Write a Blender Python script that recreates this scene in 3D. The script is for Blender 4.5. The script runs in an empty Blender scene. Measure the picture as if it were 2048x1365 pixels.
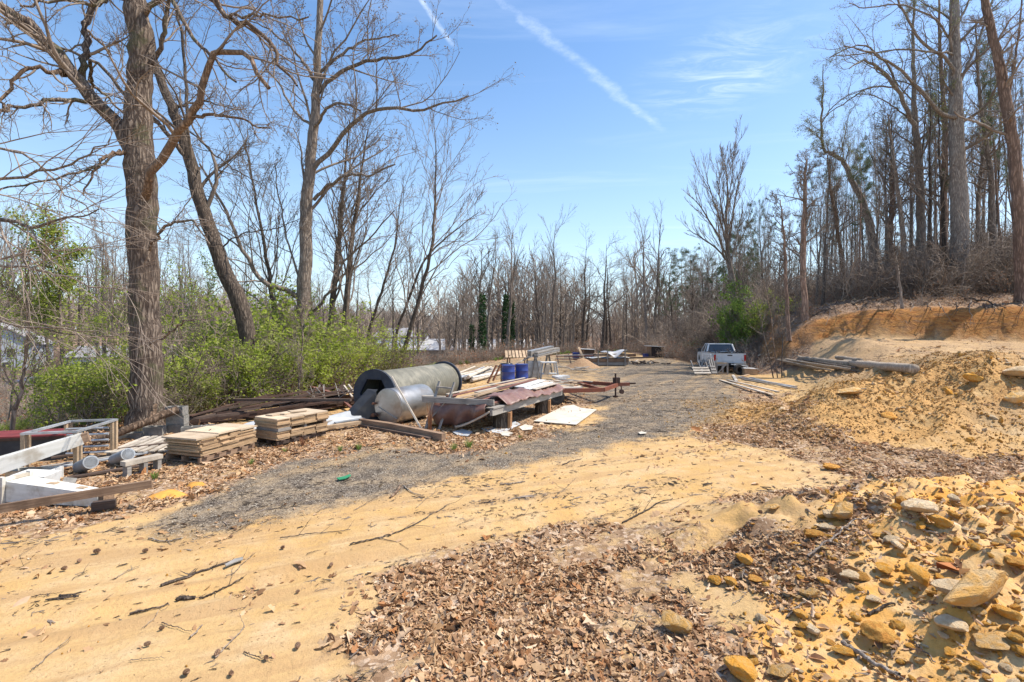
import bpy, math, random
import numpy as np
from mathutils import Vector, Matrix, Euler
random.seed(7)
RNG = np.random.default_rng(11)
S = bpy.context.scene
COL = S.collection
# ------------------------------------------------------------------ camera, sky, sun, exposure
FPX, CH, HY = 967.0, 2.3, 665.0          # focal length in photo pixels, eye height, horizon row
cam_d = bpy.data.cameras.new('camera'); cam = bpy.data.objects.new('camera', cam_d); COL.objects.link(cam)
cam_d.sensor_width = 36; cam_d.lens = 36*FPX/2048; cam_d.shift_y = -(682.5-HY)/2048
cam_d.clip_start = 0.1; cam_d.clip_end = 3000
cam.location = (0, 0, CH); cam.rotation_euler = (math.pi/2, 0, 0)
S.camera = cam
SUN_AZ, SUN_EL = math.radians(84), math.radians(57)   # clockwise from the view direction (+Y), above horizon
sd = Vector((math.sin(SUN_AZ)*math.cos(SUN_EL), math.cos(SUN_AZ)*math.cos(SUN_EL), math.sin(SUN_EL)))
sl = bpy.data.lights.new('sun', 'SUN'); sl.energy = 4.4; sl.angle = math.radians(0.6); sl.color = (1, 0.93, 0.82)
so = bpy.data.objects.new('sun', sl); COL.objects.link(so); so.rotation_euler = sd.to_track_quat('Z', 'Y').to_euler()
S.view_settings.view_transform = 'Standard'; S.view_settings.look = 'None'
S.view_settings.exposure = 0.60; S.view_settings.gamma = 1
S.render.engine = 'CYCLES'
S.cycles.max_bounces = 6; S.cycles.diffuse_bounces = 3; S.cycles.transparent_max_bounces = 6

class N:
    """tiny node-tree helper"""
    def __init__(s, tree): s.t = tree; s.n = tree.nodes; s.l = tree.links
    def add(s, typ, **kw):
        n = s.n.new(typ)
        for k, v in kw.items(): setattr(n, k, v)
        return n
    def put(s, sock, v):
        if isinstance(v, bpy.types.NodeSocket): s.l.new(v, sock)
        elif v is not None:
            if hasattr(sock, 'default_value'):
                dv = sock.default_value
                if hasattr(dv, '__len__') and not hasattr(v, '__len__'): v = [v]*len(dv)
                if hasattr(dv, '__len__') and len(dv) == 4 and len(v) == 3: v = (*v, 1)
                sock.default_value = v
    def m(s, op, a, b=None, c=None, clamp=False):
        n = s.add('ShaderNodeMath', operation=op, use_clamp=clamp)
        for i, v in enumerate((a, b, c)):
            if v is not None: s.put(n.inputs[i], v)
        return n.outputs[0]
    def v(s, op, a, b=None):
        n = s.add('ShaderNodeVectorMath', operation=op)
        s.put(n.inputs[0], a)
        if b is not None: s.put(n.inputs[1], b)
        return n.outputs['Value'] if op in ('DOT_PRODUCT', 'LENGTH', 'DISTANCE') else n.outputs[0]
    def mix(s, f, a, b, mode='MIX'):
        n = s.add('ShaderNodeMix', data_type='RGBA', blend_type=mode)
        s.put(n.inputs[0], f); s.put(n.inputs[6], a); s.put(n.inputs[7], b)
        return n.outputs[2]
    def noise(s, vec, scale, detail=4, rough=0.55, dist=0.0, dim='3D'):
        n = s.add('ShaderNodeTexNoise', noise_dimensions=dim)
        s.put(n.inputs['Vector'], vec); n.inputs['Scale'].default_value = scale
        n.inputs['Detail'].default_value = detail; n.inputs['Roughness'].default_value = rough; n.inputs['Distortion'].default_value = dist
        return n.outputs['Fac']
    def voro(s, vec, scale, out='Distance', feature='F1', rand=1.0):
        n = s.add('ShaderNodeTexVoronoi', feature=feature)
        s.put(n.inputs['Vector'], vec); n.inputs['Scale'].default_value = scale; n.inputs['Randomness'].default_value = rand
        return n.outputs[out]
    def ramp(s, f, pts, mode='LINEAR'):
        n = s.add('ShaderNodeValToRGB'); s.put(n.inputs[0], f); e = n.color_ramp.elements; n.color_ramp.interpolation = mode
        while len(e) < len(pts): e.new(0.5)
        for i, (p, c) in enumerate(pts):
            e[i].position = p; e[i].color = (*c, 1) if hasattr(c, '__len__') else (c, c, c, 1)
        return n.outputs[0]
    def map(s, vec, sc=(1, 1, 1), rot=(0, 0, 0), loc=(0, 0, 0)):
        n = s.add('ShaderNodeMapping'); s.put(n.inputs[0], vec)
        n.inputs['Location'].default_value = loc; n.inputs['Rotation'].default_value = rot; n.inputs['Scale'].default_value = sc
        return n.outputs[0]
    def rng(s, f, a, b, c=0.0, d=1.0, smooth=True):
        n = s.add('ShaderNodeMapRange', interpolation_type='SMOOTHSTEP' if smooth else 'LINEAR')
        for i, v in enumerate((f, a, b, c, d)): s.put(n.inputs[i], v)
        return n.outputs[0]
    def bump(s, h, strength=0.5, dist=0.02, normal=None):
        n = s.add('ShaderNodeBump'); s.put(n.inputs['Height'], h); n.inputs['Strength'].default_value = strength
        n.inputs['Distance'].default_value = dist
        if normal is not None: s.put(n.inputs['Normal'], normal)
        return n.outputs[0]

W = bpy.data.worlds.new('World'); S.world = W; W.use_nodes = True
w = N(W.node_tree); w.n.clear()
sky = w.add('ShaderNodeTexSky', sky_type='NISHITA'); sky.sun_disc = False
sky.sun_elevation = SUN_EL; sky.sun_rotation = SUN_AZ; sky.air_density = 1.15; sky.dust_density = 1.2; sky.ozone_density = 3.5
tc = w.add('ShaderNodeTexCoord').outputs['Generated']
sep = w.add('ShaderNodeSeparateXYZ'); w.put(sep.inputs[0], tc)
zz = w.m('MAXIMUM', sep.outputs[2], 0.03)
cx, cy = w.m('DIVIDE', sep.outputs[0], zz), w.m('DIVIDE', sep.outputs[1], zz)   # a flat cloud layer overhead
cmb = w.add('ShaderNodeCombineXYZ'); w.put(cmb.inputs[0], cx); w.put(cmb.inputs[1], cy); cp = cmb.outputs[0]
def streak(ax, ay, bx, by, wid, amp, seed):
    L = math.hypot(bx-ax, by-ay); ux, uy = (bx-ax)/L, (by-ay)/L
    al = w.m('ADD', w.m('MULTIPLY', w.m('SUBTRACT', cx, ax), ux), w.m('MULTIPLY', w.m('SUBTRACT', cy, ay), uy))
    ac = w.m('ADD', w.m('MULTIPLY', w.m('SUBTRACT', cx, ax), -uy), w.m('MULTIPLY', w.m('SUBTRACT', cy, ay), ux))
    wob = w.m('MULTIPLY', w.m('SUBTRACT', w.noise(w.map(cp, loc=(seed, 0, 0)), 5.0, 6, 0.65), 0.5), amp)
    d = w.m('ABSOLUTE', w.m('ADD', ac, wob))
    core = w.rng(d, wid, 0.0)
    pat = w.rng(w.noise(w.map(cp, loc=(0, seed, 0)), 14.0, 6, 0.7), 0.3, 0.75)
    span = w.m('MULTIPLY', w.rng(al, -0.5, -0.1), w.rng(al, L*1.15, L*0.9))
    return w.m('MULTIPLY', w.m('MULTIPLY', core, span), w.m('ADD', w.m('MULTIPLY', pat, 0.75), 0.25))
s1 = streak(-0.06, 1.42, 0.70, 2.34, 0.040, 0.13, 3.1)
s2 = streak(-0.32, 1.30, -0.215, 1.66, 0.016, 0.02, 8.2)
d3 = w.v('DISTANCE', w.map(cp, sc=(1.0, 0.8, 1)), (0.82, 1.5, 0))
wn = w.noise(w.map(cp, sc=(1.0, 2.6, 1), rot=(0, 0, 0.7)), 3.4, 8, 0.68, 1.2)
s3 = w.m('MULTIPLY', w.rng(d3, 0.42, 0.02), w.rng(wn, 0.38, 0.8))
wn2 = w.noise(w.map(cp, sc=(0.35, 1.3, 1), rot=(0, 0, -0.3), loc=(2, 5, 0)), 1.2, 7, 0.6, 0.8)
s4 = w.m('MULTIPLY', w.rng(wn2, 0.5, 0.85), 0.30)
cl = w.m('MAXIMUM', w.m('MAXIMUM', w.m('MULTIPLY', s1, 0.42), w.m('MULTIPLY', s2, 0.85)), w.m('MAXIMUM', w.m('MULTIPLY', s3, 0.65), s4), clamp=True)
hs = w.add('ShaderNodeHueSaturation'); hs.inputs['Saturation'].default_value = 1.24; hs.inputs['Value'].default_value = 1.05; hs.inputs['Hue'].default_value = 0.501
w.put(hs.inputs['Color'], sky.outputs[0])
veil = w.m('MULTIPLY', w.m('POWER', w.m('SUBTRACT', 1.0, w.m('MAXIMUM', sep.outputs[2], 0.0), clamp=True), 3.0), 0.64)   # thin high haze, thicker toward the horizon
skc = w.mix(veil, hs.outputs[0], (5.2, 6.4, 7.4))
skc = w.mix(w.m('MULTIPLY', cl, 0.7), skc, (6.5, 7.2, 8.2))
bg = w.add('ShaderNodeBackground'); w.put(bg.inputs[0], skc); bg.inputs[1].default_value = 0.135
wo = w.add('ShaderNodeOutputWorld'); w.l.new(bg.outputs[0], wo.inputs[0])

# ------------------------------------------------------------------ object helpers
def tag(o, label=None, cat=None, group=None, kind=None):
    for k, v in (('label', label), ('category', cat), ('group', group), ('kind', kind)):
        if v: o[k] = v
    return o
def link(name, me, mat=None, parent=None, loc=(0, 0, 0), rot=(0, 0, 0), smooth=False):
    o = bpy.data.objects.new(name, me); COL.objects.link(o)
    if mat is not None and not me.materials: me.materials.append(mat)
    o.location = loc; o.rotation_euler = rot
    if parent is not None: o.parent = parent
    if smooth: me.shade_smooth()
    return o
def npmesh(name, V, F, smooth=False):
    """V (n,3), F (m,k) arrays -> mesh"""
    me = bpy.data.meshes.new(name); V = np.asarray(V, np.float32); F = np.asarray(F, np.int32)
    m, k = F.shape
    me.vertices.add(len(V)); me.vertices.foreach_set('co', V.ravel())
    me.loops.add(m*k); me.loops.foreach_set('vertex_index', F.ravel())
    me.polygons.add(m); me.polygons.foreach_set('loop_start', np.arange(0, m*k, k, dtype=np.int32))
    me.update(calc_edges=True)
    if smooth: me.shade_smooth()
    return me
def pymesh(name, V, F, smooth=False):
    me = bpy.data.meshes.new(name); me.from_pydata([tuple(v) for v in V], [], [tuple(f) for f in F]); me.update()
    if smooth: me.shade_smooth()
    return me
def thing(name, label, cat, loc=(0, 0, 0), rz=0.0, group=None, rot=None):
    o = bpy.data.objects.new(name, None); COL.objects.link(o); o.location = loc
    o.rotation_euler = rot if rot else (0, 0, rz); o.empty_display_size = 0.2
    return tag(o, label, cat, group)
def copy_tree(o, loc, rz=0.0, sc=1.0, label=None, group=None, tilt=(0, 0)):
    r = o.copy(); COL.objects.link(r); r.location = loc; r.rotation_euler = (tilt[0], tilt[1], rz)
    r.scale = (sc, sc, sc) if not hasattr(sc, '__len__') else sc
    if label: r['label'] = label
    if group: r['group'] = group
    for ch in list(o.children):
        c = ch.copy(); COL.objects.link(c); c.parent = r
        for g in list(ch.children):
            d = g.copy(); COL.objects.link(d); d.parent = c
    return r
BOXF = [(0, 3, 2, 1), (4, 5, 6, 7), (0, 1, 5, 4), (1, 2, 6, 5), (2, 3, 7, 6), (3, 0, 4, 7)]
_bx = {}
def boxmesh(sx, sy, sz, tx=1.0, ty=1.0, warp=0.0):
    k = (round(sx, 3), round(sy, 3), round(sz, 3), round(tx, 3), round(ty, 3), warp)
    if k in _bx: return _bx[k]
    x, y, z = sx/2, sy/2, sz/2
    if warp:      # long weathered board: a few segments, bowed and uneven
        n = 6; V = []; F = []
        for i in range(n+1):
            t = i/n*2-1; dz = warp*(1-t*t)*0.6+random.uniform(-warp, warp)*0.25; dy = random.uniform(-warp, warp)*0.3
            for a, b in ((-1, -1), (1, -1), (1, 1), (-1, 1)): V.append((t*x, a*y+dy, b*z+dz))
        for i in range(n):
            for j in range(4): F.append((i*4+j, i*4+(j+1) % 4, i*4+4+(j+1) % 4, i*4+4+j))
        F.append((3, 2, 1, 0)); F.append((n*4, n*4+1, n*4+2, n*4+3))
        me = pymesh('board', V, F); _bx[k] = me; return me
    V = [(-x, -y, -z), (x, -y, -z), (x, y, -z), (-x, y, -z), (-x*tx, -y*ty, z), (x*tx, -y*ty, z), (x*tx, y*ty, z), (-x*tx, y*ty, z)]
    me = pymesh('box', V, BOXF)
    _bx[k] = me; return me
def _mm(me, mat):
    """share the mesh, but one copy of it per material"""
    if not me.materials: me.materials.append(mat); return me
    if me.materials[0] == mat: return me
    kk = (me.name, mat.name)
    if kk not in _bx: c = me.copy(); c.materials.clear(); c.materials.append(mat); _bx[kk] = c
    return _bx[kk]
def box(par, name, c, s, mat, rot=(0, 0, 0), **k):
    return link(name, _mm(boxmesh(*s, **k), mat), None, par, c, rot)
def bar(par, name, p0, p1, w_, t_, mat, roll=0.0, warp=0.0, **k):
    p0, p1 = Vector(p0), Vector(p1); d = p1-p0
    q = d.to_track_quat('X', 'Z') @ Euler((roll, 0, 0)).to_quaternion()
    o = link(name, _mm(boxmesh(d.length, w_, t_, warp=warp, **k), mat), None, par, (p0+p1)/2); o.rotation_euler = q.to_euler()
    return o
def lathemesh(prof, seg=24, smooth=True, sweep=None):
    V = []; F = []; n = len(prof)
    for i in range(seg):
        a = 2*math.pi*i/seg
        for r, z in prof: V.append((r*math.cos(a), r*math.sin(a), z))
    for i in range(seg):
        j = (i+1) % seg
        for k in range(n-1): F.append((i*n+k, j*n+k, j*n+k+1, i*n+k+1))
    if prof[0][0] > 1e-4: F.append(tuple(i*n for i in range(seg))[::-1])
    if prof[-1][0] > 1e-4: F.append(tuple(i*n+n-1 for i in range(seg)))
    me = pymesh('lathe', V, F)
    if smooth:
        me.shade_smooth()
        try: me.set_sharp_from_angle(angle=math.radians(40))
        except Exception: pass
    return me
def cyl(par, name, p0, p1, r, mat, r2=None, seg=20, smooth=True):
    p0, p1 = Vector(p0), Vector(p1); d = p1-p0
    k = ('c', round(r, 3), r2, round(d.length, 3), seg)
    if k not in _bx: _bx[k] = lathemesh([(r, 0), (r2 if r2 is not None else r, d.length)], seg, smooth)
    o = link(name, _mm(_bx[k], mat), None, par, p0); o.rotation_euler = d.to_track_quat('Z', 'Y').to_euler()
    return o
def lathe(par, name, p0, p1, prof, mat, seg=28):
    """prof in (radius, distance along p0->p1)"""
    p0, p1 = Vector(p0), Vector(p1)
    o = link(name, lathemesh(prof, seg), mat, par, p0); o.rotation_euler = (p1-p0).to_track_quat('Z', 'Y').to_euler()
    return o

# ------------------------------------------------------------------ noise and terrain
_perm = np.random.default_rng(5).permutation(4096)
_val = np.random.default_rng(6).random(4096)
def vnoise(x, y):
    xi = np.floor(x).astype(np.int64); yi = np.floor(y).astype(np.int64); fx = x-xi; fy = y-yi
    fx = fx*fx*(3-2*fx); fy = fy*fy*(3-2*fy)
    h = lambda a, b: _val[_perm[(a+_perm[b & 4095]) & 4095]]
    return (h(xi, yi)*(1-fx)+h(xi+1, yi)*fx)*(1-fy)+(h(xi, yi+1)*(1-fx)+h(xi+1, yi+1)*fx)*fy
def fbm(x, y, sc, oct=4, g=0.5, seed=0.0):
    a = 1.0; s = 0.0; t = 0.0; x = x*sc+seed*17.3+100.0; y = y*sc+seed*9.1+100.0
    for _ in range(oct): s = s+a*(vnoise(x, y)*2-1); t += a; x = x*2.03+13.7; y = y*2.03+7.9; a *= g
    return s/t
def sst(a, b, v):
    t = np.clip((v-a)/(b-a), 0, 1); return t*t*(3-2*t)
def psdf(poly, x, y):
    """signed distance to polygon: positive inside"""
    P = np.asarray(poly, float); d = np.full(x.shape, 1e18); ins = np.zeros(x.shape, bool)
    for i in range(len(P)):
        a = P[i]; b = P[(i+1) % len(P)]; e = b-a
        t = np.clip(((x-a[0])*e[0]+(y-a[1])*e[1])/(e@e+1e-12), 0, 1)
        d = np.minimum(d, (x-a[0]-t*e[0])**2+(y-a[1]-t*e[1])**2)
        c = ((a[1] > y) != (b[1] > y)) & (x < (b[0]-a[0])*(y-a[1])/((b[1]-a[1]) if abs(b[1]-a[1]) > 1e-12 else 1e-12)+a[0])
        ins ^= c
    d = np.sqrt(d); return np.where(ins, d, -d)
def gp(px, py):
    D = CH*FPX/(py-HY); return ((px-1024)/FPX*D, D)
YARD = [(-40, -30), (-14, 0), (-11.2, 8), (-10.0, 11.5), (-8.8, 14), (-7.9, 19), (-5.6, 26), (-3.2, 34), (0.5, 43), (7, 52), (16, 58), (400, 60), (400, -30)]
TERR = [(7.8, 9.4), (8.8, 12.2), (10.0, 16.5), (11.6, 20), (13.3, 24), (13.6, 30), (14.0, 36), (16.0, 46), (24, 60), (40, 80), (500, 80), (500, 8.5), (40, 7.8), (14, 8.6)]
BANK = [(14.2, 28.2), (14.9, 26.4), (18.2, 25.6), (21.5, 24.4), (26, 22.5), (40, 18), (500, 0), (500, 90), (60, 90), (32, 62), (23, 45), (17.5, 34)]
def height(x, y, fine=True):
    x = np.asarray(x, float); y = np.asarray(y, float)
    h = np.zeros_like(x)
    dy = psdf(YARD, x, y)+fbm(x, y, 0.25, 2, seed=1)*0.8
    h -= 2.5*sst(0.2, 9.0, -dy)+2.6*sst(22, 70, -dy)
    # left hill behind the lot and far ridges
    h += 6.0*sst(50, 140, y-0.2*x)*sst(-30, -75, x)
    h += 7.0*sst(160, 420, y)*(0.6+0.4*fbm(x, y, 0.006, 2, seed=3))
    dt = psdf(TERR, x, y)+fbm(x, y, 0.5, 3, seed=2)*0.35
    h += (1.95-1.2*np.clip((24.5-y)/14, 0, 1)*sst(11.5, 15.5, x))*sst(-0.2, 4.2, dt)*sst(-2, 2, x)
    db = psdf(BANK, x, y)+fbm(x, y, 0.9, 4, 0.6, seed=4)*0.45
    bh = 0.75+0.85*sst(14.5, 21, x)
    h += bh*sst(-0.1, 1.0, db)+0.21*np.clip(db-1.0, 0, 28)+fbm(x, y, 1.6, 3, seed=9)*0.14*sst(0, 0.8, db)
    # dirt pile with the log on its back
    u = (x-8.9)*0.80+(y-12.6)*0.60; v = -(x-8.9)*0.60+(y-12.6)*0.80
    rr = np.sqrt((u/3.9)**2+(v/2.3)**2)+fbm(x, y, 0.8, 3, seed=5)*0.12
    h += 0.92*(1-sst(0.02, 1.0, rr))
    rr = np.sqrt(((x-10.4)/2.6)**2+((y-16.5)/2.4)**2); h += 0.30*(1-sst(0.0, 1.0, rr))
    rr = np.sqrt(((x-12.2)/2.2)**2+((y-11.0)/1.6)**2)+fbm(x, y, 1.3, 3, seed=6)*0.2; h += 0.12*(1-sst(0.1, 1.0, rr))
    # orange rubble mound in the near right corner
    m = sst(1.2, 4.6, x+0.10*(y-3)+fbm(x, y, 0.9, 3, seed=7)*0.35)*(1-sst(4.9, 6.3, y-0.10*x+fbm(x, y, 0.8, 2, seed=8)*0.3))
    h += 0.55*m
    # gentle roll, wheel ruts and clods
    ry = sst(1.0, -4.0, -dy)
    h += fbm(x, y, 0.35, 3, seed=10)*0.05*ry
    ang = math.radians(24); a = x*math.cos(ang)+y*math.sin(ang); b = -x*math.sin(ang)+y*math.cos(ang)
    near = (1-sst(9, 16, y))*(1-sst(2.0, 4.0, x))
    h += fbm(a*0.10, b*1.7, 1.6, 4, 0.6, seed=12)*0.040*near
    for b0 in (3.55, 5.05):      # wheel tracks across the near sand
        q = b-b0-0.25*np.sin(a*0.25); h += (-0.042*np.exp(-(q/0.13)**2)+0.026*np.exp(-((np.abs(q)-0.22)/0.07)**2)+0.010*np.sin(a*20+q*12)*np.exp(-(q/0.12)**2))*(0.4+0.6*sst(-.3, .3, fbm(a, b, .5, 2, seed=41)))*near
    if fine:
        rough = 0.25*ry+0.9*m+1.3*np.exp(-((x-9)**2+(y-12.5)**2)/22)+0.9*sst(0, 2, dt)+1.0*sst(-1, 1, db)
        h += (fbm(x, y, 4.5, 4, 0.6, seed=13))*0.045*rough
        lump = np.abs(fbm(x, y, 2.6, 3, 0.6, seed=14)); h += lump*0.20*(1.4*m+1.3*np.exp(-((x-9.5)**2+(y-12.4)**2)/16)+0.8*np.exp(-((x-12.2)**2+(y-11)**2)/6))
        # erosion rills on the terrace face, running down and to the left
        face = sst(0.1, 1.0, dt)*(1-sst(3.6, 5.0, dt))*sst(12, 15, y)*(1-sst(25, 27, y))
        q = x*0.55-y*0.83; h += (np.abs(fbm(q, (x+y)*0.12, 1.7, 3, 0.55, seed=15)))*0.28*face
        h += (fbm(x, y, 2.2, 4, 0.65, seed=18))*0.10*sst(0.5, 2.0, dt)*(1-sst(-.5, .2, db))*sst(60, 30, y)
        cf = sst(-0.2, 0.3, db)*(1-sst(0.6, 1.1, db)); h += fbm(x, y, 2.6, 4, 0.65, seed=17)*0.42*cf+np.abs(fbm(x*1.0, y*0.5, 1.1, 4, 0.6, seed=16))*0.45*cf
    return h
def H(x, y): return float(height(np.array([x]), np.array([y]))[0])
def G(px, py, lo=1.8, hi=120.0):
    """the point of the ground seen at a photo position"""
    D = np.geomspace(lo, hi, 1500); X = (px-1024)/FPX*D; Z = CH-(py-HY)/FPX*D
    g = height(X, D); k = np.argmax(Z <= g)
    if not (Z <= g).any(): k = len(D)-1
    return Vector((X[k], D[k], g[k]))
def at(px, py, D): return Vector(((px-1024)/FPX*D, D, CH-(py-HY)/FPX*D))
def onG(x, y, dz=0.0): return Vector((x, y, H(x, y)+dz))

# zones of the ground cover, as areas of the yard
def PG(*pts): return [gp(*p) for p in pts]
Z_GRAVEL = PG((250, 1045), (420, 985), (560, 905), (740, 885), (900, 895), (1080, 870), (1200, 850), (1205, 815), (1130, 800), (1190, 760), (1180, 740), (1260, 722), (1330, 717), (1400, 730), (1480, 775), (1490, 815), (1400, 850), (1330, 868), (1200, 902), (960, 945), (700, 1000), (560, 1035), (400, 1060))
Z_LIT = [PG((-300, 900), (100, 880), (330, 845), (620, 840), (880, 800), (1130, 780), (1200, 820), (1060, 880), (960, 905), (700, 905), (560, 935), (430, 985), (330, 1020), (120, 1060), (-100, 1105), (-500, 1200)),
         PG((560, 1500), (640, 1330), (760, 1200), (720, 1150), (900, 1100), (1010, 1085), (1200, 1040), (1330, 1075), (1310, 1130), (1345, 1200), (1420, 1250), (1500, 1330), (1560, 1500)),
         PG((1240, 1060), (1330, 1045), (1470, 1110), (1650, 1120), (1760, 1110), (1660, 1230), (1560, 1260), (1480, 1180), (1380, 1130)),
         PG((1420, 1010), (1560, 985), (1700, 1000), (1760, 1060), (1640, 1085), (1520, 1060)),
         PG((1405, 880), (1560, 850), (1750, 895), (2100, 930), (2100, 975), (1700, 955), (1560, 905)),
         PG((1460, 760), (1560, 800), (1640, 850), (1450, 890), (1400, 870), (1500, 820))]
Z_ROCK = PG((1420, 1500), (1500, 1200), (1640, 1100), (1760, 1010), (2200, 985), (2300, 1500))
def pile_zone(x, y):
    return np.clip(1.25*np.exp(-((x-9.0)**2/13+(y-12.6)**2/9))-0.15+fbm(x, y, 0.9, 3, seed=26)*0.3, 0, 1)
def zones(x, y):
    wob = fbm(x, y, 1.1, 4, 0.6, seed=20)*0.5*(0.35+0.05*y)
    far = np.clip(y/9.0, 0.8, 3.0)
    grav = sst(-0.75*far, 0.65*far, psdf(Z_GRAVEL, x, y)+wob*1.3)
    grav = np.maximum(grav, 0.62*sst(18, 26, y)*sst(14, 11, x)*sst(-1, 1, psdf(YARD, x, y)))
    lit = np.zeros_like(x)
    for i, p in enumerate(Z_LIT):
        lit = np.maximum(lit, sst(-0.55*far, 0.45*far, psdf(p, x, y)+wob*1.2))
    lit *= 0.55+0.45*sst(-0.32, 0.15, fbm(x, y, 1.6, 3, 0.6, seed=21))
    rock = sst(-0.3, 0.4, psdf(Z_ROCK, x, y)+wob)
    dy = psdf(YARD, x, y); db = psdf(BANK, x, y); dt = psdf(TERR, x, y)
    forest = sst(0.8, 1.7, db+fbm(x, y, 0.9, 3, seed=22)*0.7)
    forest = np.maximum(forest, sst(-0.3, -2.0, dy+wob))
    forest = np.maximum(forest, sst(-0.4, 0.4, psdf([(13.0, 27), (14.6, 24), (17, 27), (19, 36), (40, 60), (13, 60), (13.6, 40)], x, y))*0.9)
    edge = sst(1.6, 0.0, dy+wob)*sst(-3, 0, dy)
    lit = np.maximum(lit, edge*0.8)
    lit = np.maximum(lit, sst(-0.25, 0.45, fbm(x, y, 0.9, 4, 0.65, seed=23))*sst(0, 1, dt)*0.62)
    lit = np.maximum(lit, forest)
    green = sst(0.0, -2.5, dy)*(1-sst(20, 30, -dy))*sst(0.1, -0.1, fbm(x, y, 0.4, 3, seed=24)-0.1)
    clay = sst(-0.15, 0.35, db)*(1-sst(1.0, 1.8, db))
    return grav, lit, rock, forest, green, clay
# ------------------------------------------------------------------ materials
def newmat(name, rough=0.8):
    m = bpy.data.materials.new(name); m.use_nodes = True; n = N(m.node_tree)
    b = m.node_tree.nodes['Principled BSDF']; b.inputs['Roughness'].default_value = rough
    try: b.inputs['Specular IOR Level'].default_value = 0.25
    except Exception: pass
    return m, n, b
def mat(name, c1, c2=None, sc=8.0, rough=0.8, bump=0.3, metal=0.0, stretch=(1, 1, 1), dirt=None, dsc=3.0, damt=0.5, var=0.18, bd=0.01, spec=None):
    m, n, b = newmat(name, rough); c2 = c2 or tuple(v*0.6 for v in c1)
    tc = n.add('ShaderNodeTexCoord').outputs['Object']
    oi = n.add('ShaderNodeObjectInfo').outputs['Random']
    off = n.add('ShaderNodeCombineXYZ'); n.put(off.inputs[0], n.m('MULTIPLY', oi, 13.0)); n.put(off.inputs[1], n.m('MULTIPLY', oi, 7.0))
    vec = n.map(n.v('ADD', tc, off.outputs[0]), sc=stretch)
    f = n.noise(vec, sc, 6, 0.6, 0.3)
    col = n.mix(n.rng(f, 0.3, 0.7), c1, c2)
    if dirt:
        f2 = n.noise(n.v('ADD', tc, off.outputs[0]), dsc, 5, 0.65)
        col = n.mix(n.m('MULTIPLY', n.rng(f2, 0.45, 0.68), damt), col, dirt)
    k = n.m('ADD', n.m('MULTIPLY', oi, var*2), 1-var)
    cc = n.add('ShaderNodeCombineXYZ')
    for i in range(3): n.put(cc.inputs[i], k)
    col = n.mix(1.0, col, cc.outputs[0], 'MULTIPLY')
    n.put(b.inputs['Base Color'], col); b.inputs['Metallic'].default_value = metal
    if spec is not None: b.inputs['Specular IOR Level'].default_value = spec
    if bump: n.put(b.inputs['Normal'], n.bump(f, bump, bd))
    return m
def wood(name, c1, c2, **k):
    k.setdefault('dirt', tuple(v*0.45 for v in c2)); k.setdefault('damt', 0.5)
    return mat(name, c1, c2, sc=9, stretch=(0.35, 6, 6), rough=0.85, bump=0.5, bd=0.004, **k)
def bark(name, c1, c2, vs=1.0, moss=None, sc=5.0, bump=0.9):
    m, n, b = newmat(name, 0.92)
    tc = n.add('ShaderNodeTexCoord').outputs['Object']; oi = n.add('ShaderNodeObjectInfo').outputs['Random']
    v = n.map(tc, sc=(1, 1, 0.14*vs))
    f = n.noise(v, sc*2.2, 6, 0.68, 0.5); nz = n.add('ShaderNodeTexNoise'); n.put(nz.inputs['Vector'], n.map(tc, sc=(1, 1, 0.4))); nz.inputs['Scale'].default_value = sc*0.8; nz.inputs['Detail'].default_value = 3
    wv = n.v('ADD', n.map(tc, sc=(1, 1, 0.13*vs)), n.v('MULTIPLY', nz.outputs['Color'], (1.1/sc, 1.1/sc, 0.5/sc)))
    vo = n.rng(n.voro(wv, sc*1.9, 'Distance', 'DISTANCE_TO_EDGE'), 0.0, 0.34)
    h = n.m('ADD', n.m('MULTIPLY', f, 0.72), n.m('MULTIPLY', vo, 0.30))
    col = n.mix(n.rng(h, 0.32, 0.78), c2, c1)
    big = n.noise(tc, 0.9, 4, 0.6)
    col = n.mix(n.m('MULTIPLY', n.rng(big, 0.4, 0.7), 0.45), col, tuple(0.55*a+0.45*x for a, x in zip(c2, c1)))
    if moss: col = n.mix(n.m('MULTIPLY', n.rng(n.noise(tc, 1.7, 5, 0.7), 0.52, 0.62), 0.6), col, moss)
    k = n.m('ADD', n.m('MULTIPLY', oi, 0.5), 0.75); cc = n.add('ShaderNodeCombineXYZ')
    for i in range(3): n.put(cc.inputs[i], k)
    n.put(b.inputs['Base Color'], n.mix(1.0, col, cc.outputs[0], 'MULTIPLY'))
    n.put(b.inputs['Normal'], n.bump(h, bump, 0.05))
    return m
def leafmat(name, cols, rough=0.7, trans=0.35):
    """thin leaves: colour differs from leaf to leaf"""
    m, n, b = newmat(name, rough)
    oi = n.add('ShaderNodeObjectInfo').outputs['Random']; ge = n.add('ShaderNodeNewGeometry')
    r = n.m('FRACT', n.m('ADD', oi, ge.outputs['Random Per Island']))
    col = n.ramp(r, [(i/(len(cols)), c) for i, c in enumerate(cols)], 'LINEAR')
    n.put(b.inputs['Base Color'], col)
    tr = n.add('ShaderNodeBsdfTranslucent'); n.put(tr.inputs[0], col)
    mx = n.add('ShaderNodeMixShader'); mx.inputs[0].default_value = trans
    n.l.new(b.outputs[0], mx.inputs[1]); n.l.new(tr.outputs[0], mx.inputs[2])
    n.l.new(mx.outputs[0], n.n['Material Output'].inputs[0])
    return m
M = {}
M['bark_oak'] = bark('rough grey brown bark', (0.34, 0.265, 0.205), (0.075, 0.052, 0.04), 0.9, (0.11, 0.11, 0.055), sc=9)
M['bark_grey'] = bark('grey bark', (0.38, 0.31, 0.25), (0.13, 0.10, 0.078), sc=8)
M['bark_pale'] = bark('pale grey bark', (0.44, 0.38, 0.315), (0.17, 0.135, 0.11), sc=8)
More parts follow.
